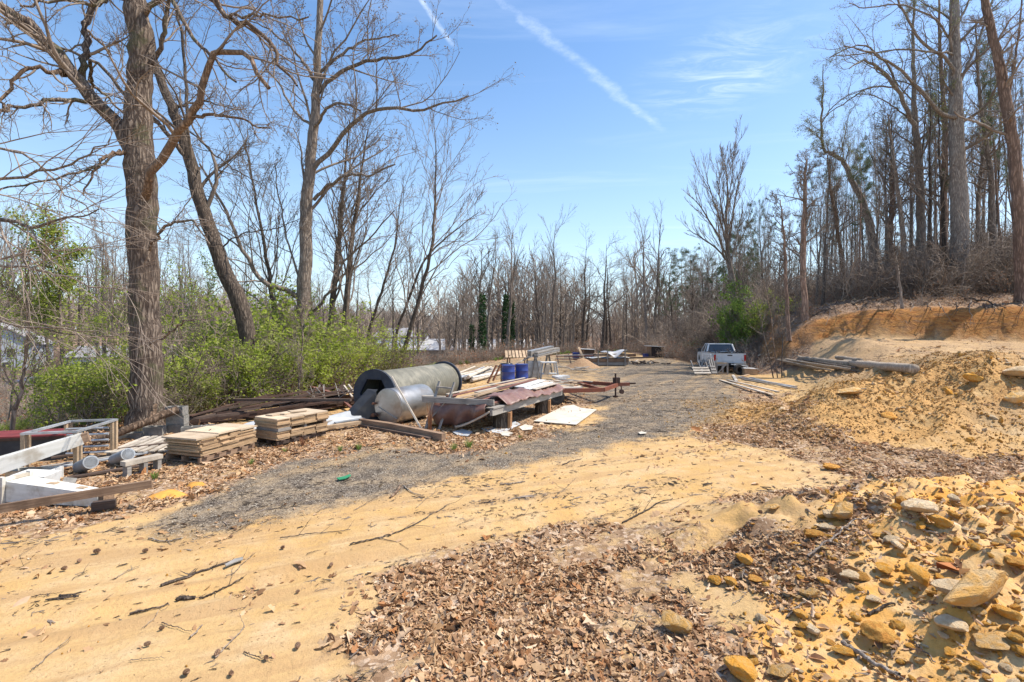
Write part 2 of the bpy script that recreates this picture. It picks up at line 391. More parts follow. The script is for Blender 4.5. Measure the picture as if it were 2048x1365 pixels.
M['bark_dark'] = bark('dark bark', (0.22, 0.17, 0.13), (0.06, 0.045, 0.035), sc=8)
M['bark_orange'] = bark('orange stripped bark', (0.32, 0.22, 0.15), (0.11, 0.07, 0.045), sc=7)
M['bark_pine'] = bark('pine bark', (0.46, 0.31, 0.225), (0.17, 0.11, 0.08), sc=6)
M['twig'] = mat('twigs', (0.27, 0.215, 0.17), (0.15, 0.115, 0.09), sc=3, bump=0, var=0.3)
M['twig_brown'] = mat('reddish twigs', (0.40, 0.32, 0.25), (0.25, 0.195, 0.15), sc=3, bump=0, var=0.3)
M['deadleaf'] = leafmat('dead leaves', [(0.42, 0.25, 0.12), (0.17, 0.075, 0.03), (0.58, 0.40, 0.23), (0.34, 0.14, 0.045), (0.68, 0.51, 0.34), (0.28, 0.15, 0.075), (0.50, 0.32, 0.17)], trans=0.15)
M['hangleaf'] = leafmat('russet hanging leaves', [(0.34, 0.15, 0.07), (0.44, 0.22, 0.11), (0.25, 0.11, 0.06)])
M['greenleaf'] = leafmat('young green leaves', [(0.24, 0.32, 0.03), (0.34, 0.42, 0.05), (0.44, 0.50, 0.09), (0.17, 0.23, 0.03), (0.40, 0.43, 0.12)], trans=0.5)
M['budleaf'] = leafmat('yellow green buds', [(0.22, 0.25, 0.06), (0.15, 0.17, 0.05), (0.28, 0.30, 0.10)], trans=0.4)
M['oliveleaf'] = leafmat('olive leaves', [(0.12, 0.13, 0.04), (0.20, 0.18, 0.07), (0.09, 0.09, 0.035)], trans=0.4)
M['needle'] = leafmat('pine needles', [(0.075, 0.12, 0.055), (0.12, 0.16, 0.075), (0.05, 0.08, 0.045), (0.16, 0.18, 0.09)], trans=0.25)
M['cedar'] = leafmat('cedar sprays', [(0.20, 0.30, 0.05), (0.27, 0.37, 0.07), (0.13, 0.20, 0.04)], trans=0.35)
M['ivy'] = leafmat('ivy leaves', [(0.03, 0.08, 0.02), (0.05, 0.12, 0.03), (0.02, 0.05, 0.015)], trans=0.2)
M['grass'] = leafmat('grass', [(0.11, 0.22, 0.03), (0.17, 0.30, 0.05), (0.25, 0.27, 0.09)], trans=0.3)

# ground
gm, n, b = newmat('sandy ground', 0.95); b.inputs['Specular IOR Level'].default_value = 0.08
tcg = n.add('ShaderNodeTexCoord').outputs['Object']
def attr(nm):
    a = n.add('ShaderNodeAttribute', attribute_name=nm); s = n.add('ShaderNodeSeparateColor'); n.l.new(a.outputs['Color'], s.inputs[0]); return s.outputs
mA, mB = attr('zone_a'), attr('zone_b')
big = n.noise(tcg, 0.45, 5, 0.6); mid = n.noise(tcg, 2.3, 6, 0.62); fin = n.noise(tcg, 22, 6, 0.7); vf = n.noise(tcg, 110, 3, 0.6)
trk = n.noise(n.map(n.map(tcg, rot=(0, 0, -math.radians(24))), sc=(0.12, 1.5, 1)), 2.2, 5, 0.65, 0.4)
sand = n.mix(n.rng(big, 0.35, 0.65), (0.53, 0.355, 0.165), (0.50, 0.305, 0.115))
sand = n.mix(n.m('MULTIPLY', n.rng(mid, 0.4, 0.72), 0.6), sand, (0.56, 0.42, 0.26))
sand = n.mix(n.m('MULTIPLY', n.rng(trk, 0.45, 0.62), 0.75), sand, (0.40, 0.25, 0.12))
sand = n.mix(n.m('MULTIPLY', n.rng(n.noise(n.map(tcg, sc=(0.5, 1.6, 1), rot=(0, 0, -0.42)), 9, 7, 0.75), 0.50, 0.66), 0.45), sand, (0.40, 0.26, 0.13))
sand = n.mix(n.m('MULTIPLY', n.rng(fin, 0.48, 0.66), 0.45), sand, (0.40, 0.25, 0.12))
sand = n.mix(n.m('MULTIPLY', n.rng(vf, 0.62, 0.72), 0.5), sand, (0.20, 0.12, 0.06))
# stray brown crumbs on the sand
cr = n.rng(n.voro(n.map(tcg, sc=(0.7, 1.5, 1), rot=(0, 0, -0.42)), 26), 0.20, 0.09); crm = n.rng(mid, 0.44, 0.60)
sand = n.mix(n.m('MULTIPLY', n.m('MULTIPLY', cr, crm), 0.85), sand, (0.13, 0.075, 0.04))
orange = n.mix(n.rng(mid, 0.35, 0.65), (0.68, 0.335, 0.07), (0.64, 0.43, 0.21))
orange = n.mix(n.m('MULTIPLY', n.rng(fin, 0.5, 0.7), 0.4), orange, (0.40, 0.20, 0.05))
col = n.mix(n.m('MULTIPLY', n.rng(n.m('ADD', mA[2], n.m('MULTIPLY', n.m('SUBTRACT', mid, 0.5), 0.6)), 0.3, 0.7), 0.9), sand, orange)
# gravel
gv = n.voro(tcg, 75, 'Color'); gs = n.add('ShaderNodeSeparateColor'); n.l.new(gv, gs.inputs[0])
grav = n.ramp(gs.outputs[0], [(0, (0.06, 0.047, 0.036)), (0.5, (0.13, 0.105, 0.082)), (0.85, (0.24, 0.195, 0.15)), (0.97, (0.50, 0.44, 0.35))])
grav = n.mix(n.m('MULTIPLY', n.rng(mid, 0.40, 0.66), 0.6), grav, (0.40, 0.30, 0.19))
gf = n.rng(n.m('ADD', mA[0], n.m('MULTIPLY', n.m('SUBTRACT', n.noise(tcg, 1.9, 8, 0.75), 0.5), 2.0)), 0.22, 0.80)
trk2 = n.noise(n.map(n.map(tcg, rot=(0, 0, -math.radians(58))), sc=(0.08, 1.0, 1)), 1.6, 5, 0.6, 0.3)
gf = n.m('MULTIPLY', gf, n.m('SUBTRACT', 1.0, n.m('MULTIPLY', n.rng(trk2, 0.5, 0.68), 0.45)))
col = n.mix(gf, col, grav)
# far yard: dusty tan
# litter: small dark and pale flecks under and beyond the real leaves
lv = n.voro(n.map(tcg, sc=(1, 1, 1)), 24, 'Color'); ls = n.add('ShaderNodeSeparateColor'); n.l.new(lv, ls.inputs[0])
lit = n.ramp(ls.outputs[1], [(0, (0.14, 0.08, 0.05)), (0.3, (0.34, 0.22, 0.14)), (0.5, (0.20, 0.12, 0.075)), (0.75, (0.56, 0.43, 0.32)), (1, (0.36, 0.22, 0.12))])
lf = n.rng(n.m('ADD', mA[1], n.m('MULTIPLY', n.m('SUBTRACT', n.noise(tcg, 5.0, 6, 0.75), 0.5), 1.2)), 0.38, 0.66)
col = n.mix(n.m('MULTIPLY', lf, 0.86), col, lit)
ts = n.mix(n.rng(fin, 0.35, 0.6), (0.47, 0.33, 0.20), (0.34, 0.225, 0.13)); col = n.mix(n.m('MULTIPLY', attr('zone_c')[1], 0.8), col, ts)
pm = attr('zone_c')[0]; pc = n.mix(n.rng(fin, 0.35, 0.6), (0.60, 0.345, 0.125), (0.42, 0.235, 0.09)); pc = n.mix(n.m('MULTIPLY', n.rng(mid, 0.5, 0.7), 0.5), pc, (0.58, 0.41, 0.20))
col = n.mix(n.m('MULTIPLY', n.rng(pm, 0.1, 0.6), 0.9), col, pc)
clay = n.ramp(n.noise(n.map(tcg, sc=(0.8, 0.8, 2.2), rot=(0.1, 0.15, 0)), 1.3, 7, 0.66, 1.0), [(0.28, (0.10, 0.038, 0.018)), (0.40, (0.33, 0.125, 0.035)), (0.50, (0.46, 0.215, 0.065)), (0.60, (0.22, 0.10, 0.045)), (0.72, (0.42, 0.27, 0.14))])
col = n.mix(n.m('MULTIPLY', mB[2], 0.92), col, clay)
frs = n.mix(n.rng(mid, 0.4, 0.65), (0.25, 0.165, 0.115), (0.16, 0.105, 0.075))
frs = n.mix(0.5, frs, lit)
col = n.mix(n.m('MULTIPLY', mB[0], n.m('SUBTRACT', 1.0, n.m('MULTIPLY', mB[2], 0.7))), col, frs)
col = n.mix(n.m('MULTIPLY', mB[1], n.rng(n.noise(tcg, 1.2, 6, 0.7), 0.42, 0.6)), col, (0.12, 0.16, 0.045))
n.put(b.inputs['Base Color'], col)
hb = n.m('ADD', n.m('ADD', n.m('MULTIPLY', fin, 0.6), n.m('MULTIPLY', mid, 0.8)), n.m('MULTIPLY', n.m('ADD', n.m('MULTIPLY', lf, gs.outputs[1]), n.m('MULTIPLY', ls.outputs[0], lf)), 0.35))
hb = n.m('ADD', hb, n.m('MULTIPLY', n.m('MULTIPLY', gs.outputs[1], gf), 0.5))
hb = n.m('ADD', hb, n.m('MULTIPLY', vf, 0.12))
cb = n.noise(n.map(tcg, sc=(1, 1, 1.8)), 2.4, 8, 0.7, 0.6)
hb = n.m('ADD', hb, n.m('MULTIPLY', n.m('MULTIPLY', cb, mB[2]), 9.0)); hb = n.m('ADD', hb, n.m('MULTIPLY', n.m('MULTIPLY', n.noise(tcg, 7, 6, 0.7), n.m('MAXIMUM', attr('zone_c')[1], pm)), 2.2))
n.put(b.inputs['Normal'], n.bump(hb, 0.8, 0.035)); M['ground'] = gm

# ------------------------------------------------------------------ the ground sheet
def axis(c, a, lo, hi, k):
    t = np.linspace(math.asinh((lo-c)/a), math.asinh((hi-c)/a), k); return c+a*np.sinh(t)
gx = axis(1.0, 3.2, -460, 460, 780); gy = axis(4.4, 3.2, -40, 640, 640)
XX, YY = np.meshgrid(gx, gy); ZZ = height(XX.ravel(), YY.ravel())
nx, ny = len(gx), len(gy); ii = (np.arange(ny-1)[:, None]*nx+np.arange(nx-1)[None]).ravel()
gme = npmesh('ground', np.stack([XX.ravel(), YY.ravel(), ZZ], 1), np.stack([ii, ii+1, ii+1+nx, ii+nx], 1), True)
za = zones(XX.ravel(), YY.ravel())
pz = pile_zone(XX.ravel(), YY.ravel()); tz = sst(0.3, 1.5, psdf(TERR, XX.ravel(), YY.ravel()))*(0.6+0.4*sst(-.3, .3, fbm(XX.ravel(), YY.ravel(), 1.1, 4, .6, seed=27)))
for nm, chs in (('zone_a', za[:3]), ('zone_b', za[3:]), ('zone_c', (pz, tz, tz))):
    at_ = gme.color_attributes.new(nm, 'FLOAT_COLOR', 'POINT')
    at_.data.foreach_set('color', np.stack([*chs, np.ones(nx*ny)], 1).astype(np.float32).ravel())
ground = link('ground', gme, M['ground']); tag(ground, 'sandy yard floor with grey gravel track and banks of orange clay', kind='structure')

# ------------------------------------------------------------------ scattering (uncountable cover)
def proto_collection(name, objs):
    c = bpy.data.collections.new(name)
    for o in objs:
        for u in list(o.users_collection): u.objects.unlink(o)
        c.objects.link(o)
    return c
def scatter(name, label, cat, P, rot, scl, idx, coll):
    me = bpy.data.meshes.new(name); me.vertices.add(len(P)); me.vertices.foreach_set('co', np.asarray(P, np.float32).ravel())
    a = me.attributes.new('rot', 'FLOAT_VECTOR', 'POINT'); a.data.foreach_set('vector', np.asarray(rot, np.float32).ravel())
    a = me.attributes.new('scl', 'FLOAT', 'POINT'); a.data.foreach_set('value', np.asarray(scl, np.float32))
    a = me.attributes.new('idx', 'INT', 'POINT'); a.data.foreach_set('value', np.asarray(idx, np.int32))
    o = bpy.data.objects.new(name, me); COL.objects.link(o); tag(o, label, cat, None, 'stuff')
    ng = bpy.data.node_groups.new(name, 'GeometryNodeTree')
    ng.interface.new_socket('Geometry', in_out='INPUT', socket_type='NodeSocketGeometry'); ng.interface.new_socket('Geometry', in_out='OUTPUT', socket_type='NodeSocketGeometry')
    q = ng.nodes; gi = q.new('NodeGroupInput'); go = q.new('NodeGroupOutput'); ip = q.new('GeometryNodeInstanceOnPoints'); ci = q.new('GeometryNodeCollectionInfo')
    ci.inputs['Collection'].default_value = coll; ci.inputs['Separate Children'].default_value = True; ci.inputs['Reset Children'].default_value = True
    def na(nm, ty):
        z = q.new('GeometryNodeInputNamedAttribute'); z.data_type = ty; z.inputs[0].default_value = nm; return [s for s in z.outputs if s.enabled and s.name == 'Attribute'][0]
    L = ng.links.new
    L(gi.outputs[0], ip.inputs['Points']); L(ci.outputs[0], ip.inputs['Instance']); ip.inputs['Pick Instance'].default_value = True
    L(na('idx', 'INT'), ip.inputs['Instance Index']); L(na('rot', 'FLOAT_VECTOR'), ip.inputs['Rotation']); L(na('scl', 'FLOAT'), ip.inputs['Scale'])
    L(ip.outputs[0], go.inputs[0]); md = o.modifiers.new('scatter', 'NODES'); md.node_group = ng
    return o
def leaf_mesh(kind, rng):
    # lobed, curled oak-like leaf about 1 unit long
    if kind == 0: out = [(0, 0.03), (0.2, 0.16), (0.34, 0.10), (0.5, 0.28), (0.64, 0.15), (0.8, 0.2), (1.0, 0.0)]
    elif kind == 1: out = [(0, 0.02), (0.15, 0.14), (0.4, 0.25), (0.7, 0.19), (1.0, 0.0)]
    elif kind == 2: out = [(0, 0.03), (0.22, 0.3), (0.4, 0.16), (0.6, 0.36), (0.7, 0.15), (1.0, 0.0)]
    else: out = [(0, 0.02), (0.3, 0.13), (0.7, 0.12), (1.0, 0.0)]
    cu = rng.uniform(-1.6, 1.6); cw = rng.uniform(-1.2, 1.6)*3; V = []; F = []
    def bend(x, y):
        z = 0.28*cu*(x-0.5)**2+cw*y*y+rng.uniform(-0.015, 0.015); return (x-0.5, y*(1-0.25*abs(cw)*abs(y)), z)
    for x, hw in out: V += [bend(x, -hw), bend(x, 0), bend(x, hw)]
    for i in range(len(out)-1):
        F.append((3*i, 3*i+3, 3*i+4, 3*i+1)); F.append((3*i+1, 3*i+4, 3*i+5, 3*i+2))
    V = [(a, b_, c-min(v[2] for v in V)+0.02) for a, b_, c in V]
    me = pymesh('leaf', V, F); me.materials.append(M['deadleaf']); return me
rl = random.Random(3)
leafcol = proto_collection('leaf kinds', [link('leaf', leaf_mesh(k % 4, rl)) for k in range(10)])
def rejection(n, xr, yr, dens, rng, ypow=1.0):
    x = rng.uniform(*xr, n); y = yr[0]*(yr[1]/yr[0])**rng.random(n) if ypow else rng.uniform(*yr, n)
    keep = rng.random(n) < dens(x, y); return x[keep], y[keep]
def in_view(x, y, z=None, pad=1.12): return (np.abs(x)/np.maximum(y, 0.1) < 1.06*pad)
def lit_d(x, y):
    g, l, r, f, gr, c = zones(x, y)
    cut = fbm(x, y, 2.4, 4, 0.65, seed=31)
    d = 0.92*l**1.5*sst(-0.30, 0.25, cut+0.9*(l-0.52))+0.05*sst(0.05, 0.5, fbm(x, y, 0.9, 4, 0.7, seed=32))+0.002+0.03*r
    d *= np.clip(1-0.8*c, 0, 1)
    return np.where(in_view(x, y), d, 0)
xs, ys = [], []
for n_, yr in ((150000, (1.9, 5.0)), (190000, (5.0, 12.0)), (210000, (12.0, 42.0))):
    # uniform over the area of each belt
    y = np.sqrt(RNG.uniform(yr[0]**2, yr[1]**2, n_)); x = RNG.uniform(-1.2, 1.2, n_)*y
    k = RNG.random(n_) < lit_d(x, y)*(1 if yr[0] < 5 else 0.85); xs.append(x[k]); ys.append(y[k])
lx = np.concatenate(xs); ly = np.concatenate(ys); nl = len(lx); print('leaves', nl)
lz = height(lx, ly)+0.004
big_ = np.where(ly > 12, 1.7, np.where(ly > 6, 1.15, 1.0))
scatter('leaf_litter', 'curled dry brown and tan leaves lying over the sand and the slopes', 'leaf litter',
        np.stack([lx, ly, lz], 1), np.stack([RNG.normal(0, 0.45, nl), RNG.normal(0, 0.45, nl), RNG.uniform(0, 6.28, nl)], 1),
        np.exp(RNG.normal(-2.96, 0.42, nl))*big_, RNG.integers(0, 10, nl), leafcol)
# ------------------------------------------------------------------ rocks, pebbles, clods, sticks
from mathutils import noise as mnoise
def rock_mesh(seed, rough=0.30, flat=0.7, sub=3, elong=1.3):
    import bmesh
    bm = bmesh.new(); bmesh.ops.create_icosphere(bm, subdivisions=sub, radius=1.0)
    r = np.random.default_rng(seed); dirs = r.normal(size=(11, 3)); dirs /= np.linalg.norm(dirs, axis=1)[:, None]; cut = r.uniform(0.50, 0.82, 11)
    for v in bm.verts:
        p = np.array(v.co); 
        for d, c in zip(dirs, cut):
            s = p@d
            if s > c: p = p-d*(s-c)*0.97
        q = Vector(p)+Vector((seed*3.1, seed, 0)); nn = mnoise.fractal(q*1.1, 0.9, 2.1, 3)+0.5*mnoise.fractal(q*3.6, 0.7, 2.1, 3)
        p = p*(1+rough*0.42*nn); v.co = (p[0]*elong, p[1], p[2]*flat)
    me = bpy.data.meshes.new('rock'); bm.to_mesh(me); bm.free(); me.shade_smooth(); me.set_sharp_from_angle(angle=math.radians(24))
    return me
def rockmat(name, c1, c2, c3, sc=3.5):
    m, n, b = newmat(name, 0.93); b.inputs['Specular IOR Level'].default_value = 0.1
    tc = n.add('ShaderNodeTexCoord').outputs['Object']; oi = n.add('ShaderNodeObjectInfo').outputs['Random']
    off = n.add('ShaderNodeCombineXYZ'); n.put(off.inputs[0], n.m('MULTIPLY', oi, 31.0)); v = n.v('ADD', tc, off.outputs[0])
    f = n.noise(v, sc*0.5, 6, 0.65, 0.5); f2 = n.noise(v, sc*4, 5, 0.7)
    col = n.mix(n.rng(f, 0.38, 0.62), c1, c2); col = n.mix(n.m('MULTIPLY', n.rng(f2, 0.5, 0.7), 0.5), col, c3)
    hs = n.add('ShaderNodeHueSaturation'); n.put(hs.inputs['Value'], n.m('ADD', n.m('MULTIPLY', oi, 0.4), 0.78)); n.put(hs.inputs['Color'], col)
    n.put(b.inputs['Base Color'], hs.outputs[0]); n.put(b.inputs['Normal'], n.bump(n.m('ADD', f, n.m('MULTIPLY', f2, 0.35)), 0.8, 0.12))
    return m
M['rk_orange'] = rockmat('ochre sandstone', (0.78, 0.36, 0.055), (0.74, 0.43, 0.13), (0.54, 0.22, 0.04))
M['rk_tan'] = rockmat('tan sandstone', (0.70, 0.49, 0.26), (0.74, 0.41, 0.12), (0.54, 0.37, 0.20))
M['rk_white'] = rockmat('pale stone', (0.86, 0.67, 0.44), (0.78, 0.55, 0.31), (0.88, 0.73, 0.52))
M['rk_rust'] = rockmat('rust coloured stone', (0.58, 0.26, 0.06), (0.70, 0.38, 0.10), (0.38, 0.16, 0.05))
RK = {}
for mn in ('rk_orange', 'rk_tan', 'rk_white', 'rk_rust'):
    RK[mn] = []
    for k in range(4):
        me = rock_mesh(k+10*len(RK), flat=(0.55, 0.7, 0.8, 0.62)[k], elong=(1.5, 1.15, 1.3, 1.0)[k]); me.materials.append(M[mn]); RK[mn].append(me)
def rock(px, py, wpx, mn, label, k=0, sink=0.3, rz=0, tilt=0, asp=1.0, zs=0.82, name='rock', group=None, pos=None):
    p = pos or G(px, py); s = wpx/FPX*p.y/2/(1.5, 1.15, 1.3, 1.0)[k]
    o = link(name, RK[mn][k], None, None, (p.x, p.y, p.z+s*0.55*(1-sink*1.4)), (tilt, tilt*0.5, rz)); o.scale = (s, s*asp, s*zs)
    return tag(o, label, 'rock', group)
R_ = rock
R_(1960, 1212, 250, 'rk_tan', 'long slab of yellow sandstone, largest stone at the lower right of the mound', 1, 0.25, 0.42, 0.0, 0.34, 0.42)
R_(1896, 1262, 66, 'rk_white', 'rounded cream boulder just below the long yellow slab', 1, 0.0)
R_(1842, 1168, 56, 'rk_orange', 'upright flat faced ochre stone left of the split rust splinter', 3, -0.1, 0.3, 0.5)
R_(1915, 1188, 95, 'rk_white', 'broad whitish stone under the rust coloured wood splinter', 0, 0.25, -0.3)
R_(1834, 1030, 72, 'rk_white', 'domed cream boulder on top of the mound behind the ochre stones', 1, 0.1, 0.2)
R_(1688, 1036, 66, 'rk_tan', 'blunt tan boulder at the left end of the mound beside dead leaves', 1, 0.1, 0.6)
R_(1624, 1080, 56, 'rk_rust', 'burnt orange flat stone standing alone in the leaves beside the sand', 0, -0.05, 0.15, 0.0, 0.7)
R_(1880, 1050, 48, 'rk_orange', 'ochre cobble just right of the domed cream boulder', 1, 0.2)
R_(1760, 1278, 66, 'rk_rust', 'rust orange block low on the mound among pale cobbles', 3, 0.35, 0.5)
R_(1697, 1160, 46, 'rk_white', 'egg shaped cream cobble left of a small brown cobble', 1, 0.1)
R_(1727, 1163, 32, 'rk_rust', 'small brown orange cobble touching the egg shaped cream cobble', 1, 0.1)
R_(1744, 1204, 32, 'rk_white', 'smooth white pebble in the middle of the mound', 1, 0.1)
R_(2012, 1236, 54, 'rk_orange', 'ochre cobble wedged under the right end of the long slab', 1, 0.1, 0.5)
R_(1488, 1127, 42, 'rk_orange', 'bright ochre cobble at the edge of the sand strip', 1, 0.1)
R_(1352, 1262, 62, 'rk_tan', 'square yellow block lying alone in the deep leaves', 3, 0.0, 0.2, 0.1)
R_(1432, 1168, 30, 'rk_orange', 'ochre cobble, left one of the row of three at the leaf edge', 3, 0.0)
R_(1460, 1172, 34, 'rk_orange', 'ochre cobble, middle one of the row of three at the leaf edge', 1, 0.0)
R_(1508, 1166, 38, 'rk_rust', 'ochre cobble, right one of the row of three at the leaf edge', 0, 0.0)
R_(1660, 940, 44, 'rk_rust', 'rust brown flat stone on a leafy rise beyond the mound', 0, 0.2, -0.2)
R_(1544, 1022, 40, 'rk_tan', 'tan knobbly stone in the leaves where two sand strips meet', 0, 0.1)
R_(2030, 760, 58, 'rk_white', 'pale boulder high on the lumpy heap at the right edge', 1, 0.1)
R_(2034, 806, 52, 'rk_tan', 'tan boulder below the pale boulder at the right edge', 1, 0.1)
R_(1945, 765, 40, 'rk_orange', 'ochre boulder at the crest of the lumpy heap', 1, 0.1)
R_(1985, 1292, 90, 'rk_tan', 'flat yellow stone half buried below the ochre cobble', 0, 0.5, 0.2)
R_(1690, 1312, 52, 'rk_orange', 'ochre stone near the bottom of the mound beside grey sticks', 0, 0.1)
R_(1560, 1352, 64, 'rk_tan', 'yellow stone at the bottom edge in front of the leaves', 0, 0.2)
R_(1480, 1352, 80, 'rk_orange', 'big yellow ochre stone cut by the bottom edge of the picture', 1, 0.2)
R_(1700, 790, 60, 'rk_tan', 'tan clod cluster half way up the dirt pile', 0, 0.4)
R_(1780, 838, 34, 'rk_rust', 'brown clod low on the right flank of the dirt pile', 1, 0.3)
R_(1895, 1130, 44, 'rk_orange', 'ochre cobble behind the tip of the rust splinter', 0, 0.2)
R_(2030, 1135, 60, 'rk_rust', 'rust ochre boulder at the right edge above the long slab', 0, 0.1)
R_(1625, 1195, 40, 'rk_tan', 'tan cobble among leaves left of the white cobbles', 1, 0.2)
R_(1655, 1060, 40, 'rk_white', 'whitish stone behind the burnt orange flat stone', 0, 0.2)
R_(1600, 1235, 34, 'rk_orange', 'ochre cobble at the lower left foot of the mound', 1, 0.2)
rr_ = np.random.default_rng(44); cnt = 0
GL = {'rk_orange': 'small ochre stone scattered among others on the rubble mound', 'rk_tan': 'small tan stone scattered among others on the rubble mound',
      'rk_white': 'small whitish stone scattered among others on the rubble mound', 'rk_rust': 'small rust coloured stone scattered among others on the rubble mound'}
def stone_label(mn, px, py, kk):
    c = {'rk_orange': 'ochre', 'rk_tan': 'tan', 'rk_white': 'whitish', 'rk_rust': 'rust coloured'}[mn]; s = ('flat ', 'rounded ', 'lumpy ', 'blocky ')[kk]
    a = 'upper rim' if py < 1080 else 'middle' if py < 1200 else 'lower part' if py < 1300 else 'bottom edge'
    b = 'leafy left side' if px < 1640 else 'centre left' if px < 1800 else 'centre right' if px < 1930 else 'far right'
    return 'small %s%s stone on the %s, %s of the rubble mound' % (s, c, b, a)
while cnt < 262:
    px = rr_.uniform(1440, 2100); py = rr_.uniform(985, 1400)
    if px < 1560+ (1150-py)*0.6 and rr_.random() < 0.85: continue
    p = G(px, py)
    if rr_.random() > float(zones(np.array([p.x]), np.array([p.y]))[2][0])*0.95+0.04: continue
    mn = ('rk_orange', 'rk_tan', 'rk_white', 'rk_rust')[rr_.choice(4, p=[0.36, 0.27, 0.27, 0.10])]
    kk = int(rr_.integers(0, 4)); R_(0, 0, rr_.choice([12, 16, 20, 26, 34], p=[.28, .28, .22, .15, .07])*rr_.uniform(0.8, 1.2), mn, stone_label(mn, px, py, kk), kk, rr_.uniform(0, 0.5), rr_.uniform(0, 6), rr_.normal(0, 0.3), rr_.uniform(0.7, 1.0),
                                          name='stone', group='small loose stones on the rubble mound', pos=p); cnt += 1
# pebbles and crumbs
pk = []
for mn in ('rk_orange', 'rk_tan', 'rk_white', 'rk_rust'):
    for k in range(2):
        me = rock_mesh(70+k, sub=1, flat=0.7); me.materials.append(M[mn]); me.polygons.foreach_set('use_smooth', [False]*len(me.polygons)); pk.append(link('pebble', me))
pkc = proto_collection('pebble kinds', pk)
n_ = 150000; y = np.sqrt(RNG.uniform(1.9**2, 20**2, n_)); x = RNG.uniform(-1.1, 1.2, n_)*y
g, l, r, f, gr, c = zones(x, y); pile = np.exp(-((x-9)**2+(y-12.5)**2)/12)+np.exp(-((x-12.2)**2+(y-11)**2)/5)
k = RNG.random(n_) < np.clip(r*1.4*(y < 8)+pile*0.12+0.010+c*0.2+0.25*(x > 8.5)*(y < 14), 0, 1); x, y, pile, r = x[k], y[k], pile[k], r[k]; n_ = len(x)
y2 = height(x, y); idx = np.where(RNG.random(n_) < 0.6, RNG.integers(0, 2, n_), RNG.integers(2, 6, n_))
scatter('pebble_cover', 'small ochre and pale pebbles and clods strewn over the mound and piles', 'pebbles', np.stack([x, y, y2+0.002], 1), RNG.uniform(0, 6.28, (n_, 3)),
        np.exp(RNG.normal(-4.72, 0.65, n_))*(1+0.6*np.clip(pile, 0, 1)), idx, pkc)
M['clod'] = rockmat('dirt clods', (0.72, 0.43, 0.165), (0.60, 0.345, 0.13), (0.76, 0.52, 0.25))
kk_ = []
for k in range(3):
    me = rock_mesh(80+k, sub=1, flat=0.75); me.materials.append(M['clod']); me.polygons.foreach_set('use_smooth', [False]*len(me.polygons)); kk_.append(link('clod', me))
n_ = 200000; y = np.sqrt(RNG.uniform(8.5**2, 18**2, n_)); x = RNG.uniform(3.5, 14.5, n_); k = RNG.random(n_) < np.clip(pile_zone(x, y)*1.3, 0, .9)+.10*(psdf(TERR, x, y) > .3); x, y = x[k], y[k]; n_ = len(x)
scatter('dirt_clods', 'crumbly orange brown clods covering the dirt pile', 'dirt clods', np.stack([x, y, height(x, y)-.003], 1), RNG.uniform(0, 6.28, (n_, 3)), np.exp(RNG.normal(-4.75, 0.55, n_)), RNG.integers(0, 3, n_), proto_collection('clod kinds', kk_))
# gravel chips on the grey track
n_ = 120000; y = np.sqrt(RNG.uniform(5.0**2, 17**2, n_)); x = RNG.uniform(-0.9, 0.6, n_)*y; g = zones(x, y)[0]
k = RNG.random(n_) < g*0.8; x, y = x[k], y[k]; n_ = len(x)
M['chip'] = mat('gravel chips', (0.21, 0.17, 0.13), (0.12, 0.095, 0.072), sc=2, bump=0, var=0.75)
ck = []
for k in range(3):
    me = rock_mesh(90+k, sub=1, flat=0.6); me.materials.append(M['chip']); ck.append(link('chip', me))
scatter('gravel', 'loose dark grey gravel chips over the curved track', 'gravel', np.stack([x, y, height(x, y)+0.002], 1), RNG.uniform(0, 6.28, (n_, 3)), RNG.uniform(0.003, 0.010, n_), RNG.integers(0, 3, n_), proto_collection('chip kinds', ck))

def stickpoly(p0, p1, n, wob, rng, lift=0.01, ground_=True):
    P = np.linspace(p0, p1, n)+np.stack([rng.normal(0, wob, n), rng.normal(0, wob, n), np.zeros(n)], 1)
    if ground_: P[:, 2] = height(P[:, 0], P[:, 1])+lift+np.abs(rng.normal(0, wob*0.3, n))
    return P
# ------------------------------------------------------------------ branch and tree machinery (arrays of polylines)
def unit(v): return v/np.maximum(np.linalg.norm(v, axis=-1, keepdims=True), 1e-9)
def tubes(P, R, sides, cap=False):
    """P (n,k,3), R (n,k) -> verts, faces"""
    n, k, _ = P.shape
    T = np.empty_like(P); T[:, 1:-1] = P[:, 2:]-P[:, :-2]; T[:, 0] = P[:, 1]-P[:, 0]; T[:, -1] = P[:, -1]-P[:, -2]; T = unit(T)
    ref = np.where(np.abs(T[..., 2:3]) > 0.9, np.array([1.0, 0, 0]), np.array([0, 0, 1.0]))
    # steady frame per polyline
    ref = np.broadcast_to(ref[:, :1], T.shape)
    A = unit(np.cross(T, ref)+1e-6); B = np.cross(T, A)
    ang = np.arange(sides)*2*math.pi/sides
    V = P[:, :, None]+(A[:, :, None]*np.cos(ang)[None, None, :, None]+B[:, :, None]*np.sin(ang)[None, None, :, None])*R[:, :, None, None]
    base = (np.arange(n)*k*sides)[:, None, None]+(np.arange(k-1)*sides)[None, :, None]+np.arange(sides)[None, None]
    nxt = base-np.arange(sides)+(np.arange(sides)+1) % sides
    F = np.stack([base, nxt, nxt+sides, base+sides], -1).reshape(-1, 4)
    return V.reshape(-1, 3), F
def joinVF(parts):
    Vs, Fs, o = [], [], 0
    for V, F in parts:
        Vs.append(V); Fs.append(F+o); o += len(V)
    return np.concatenate(Vs), np.concatenate(Fs)
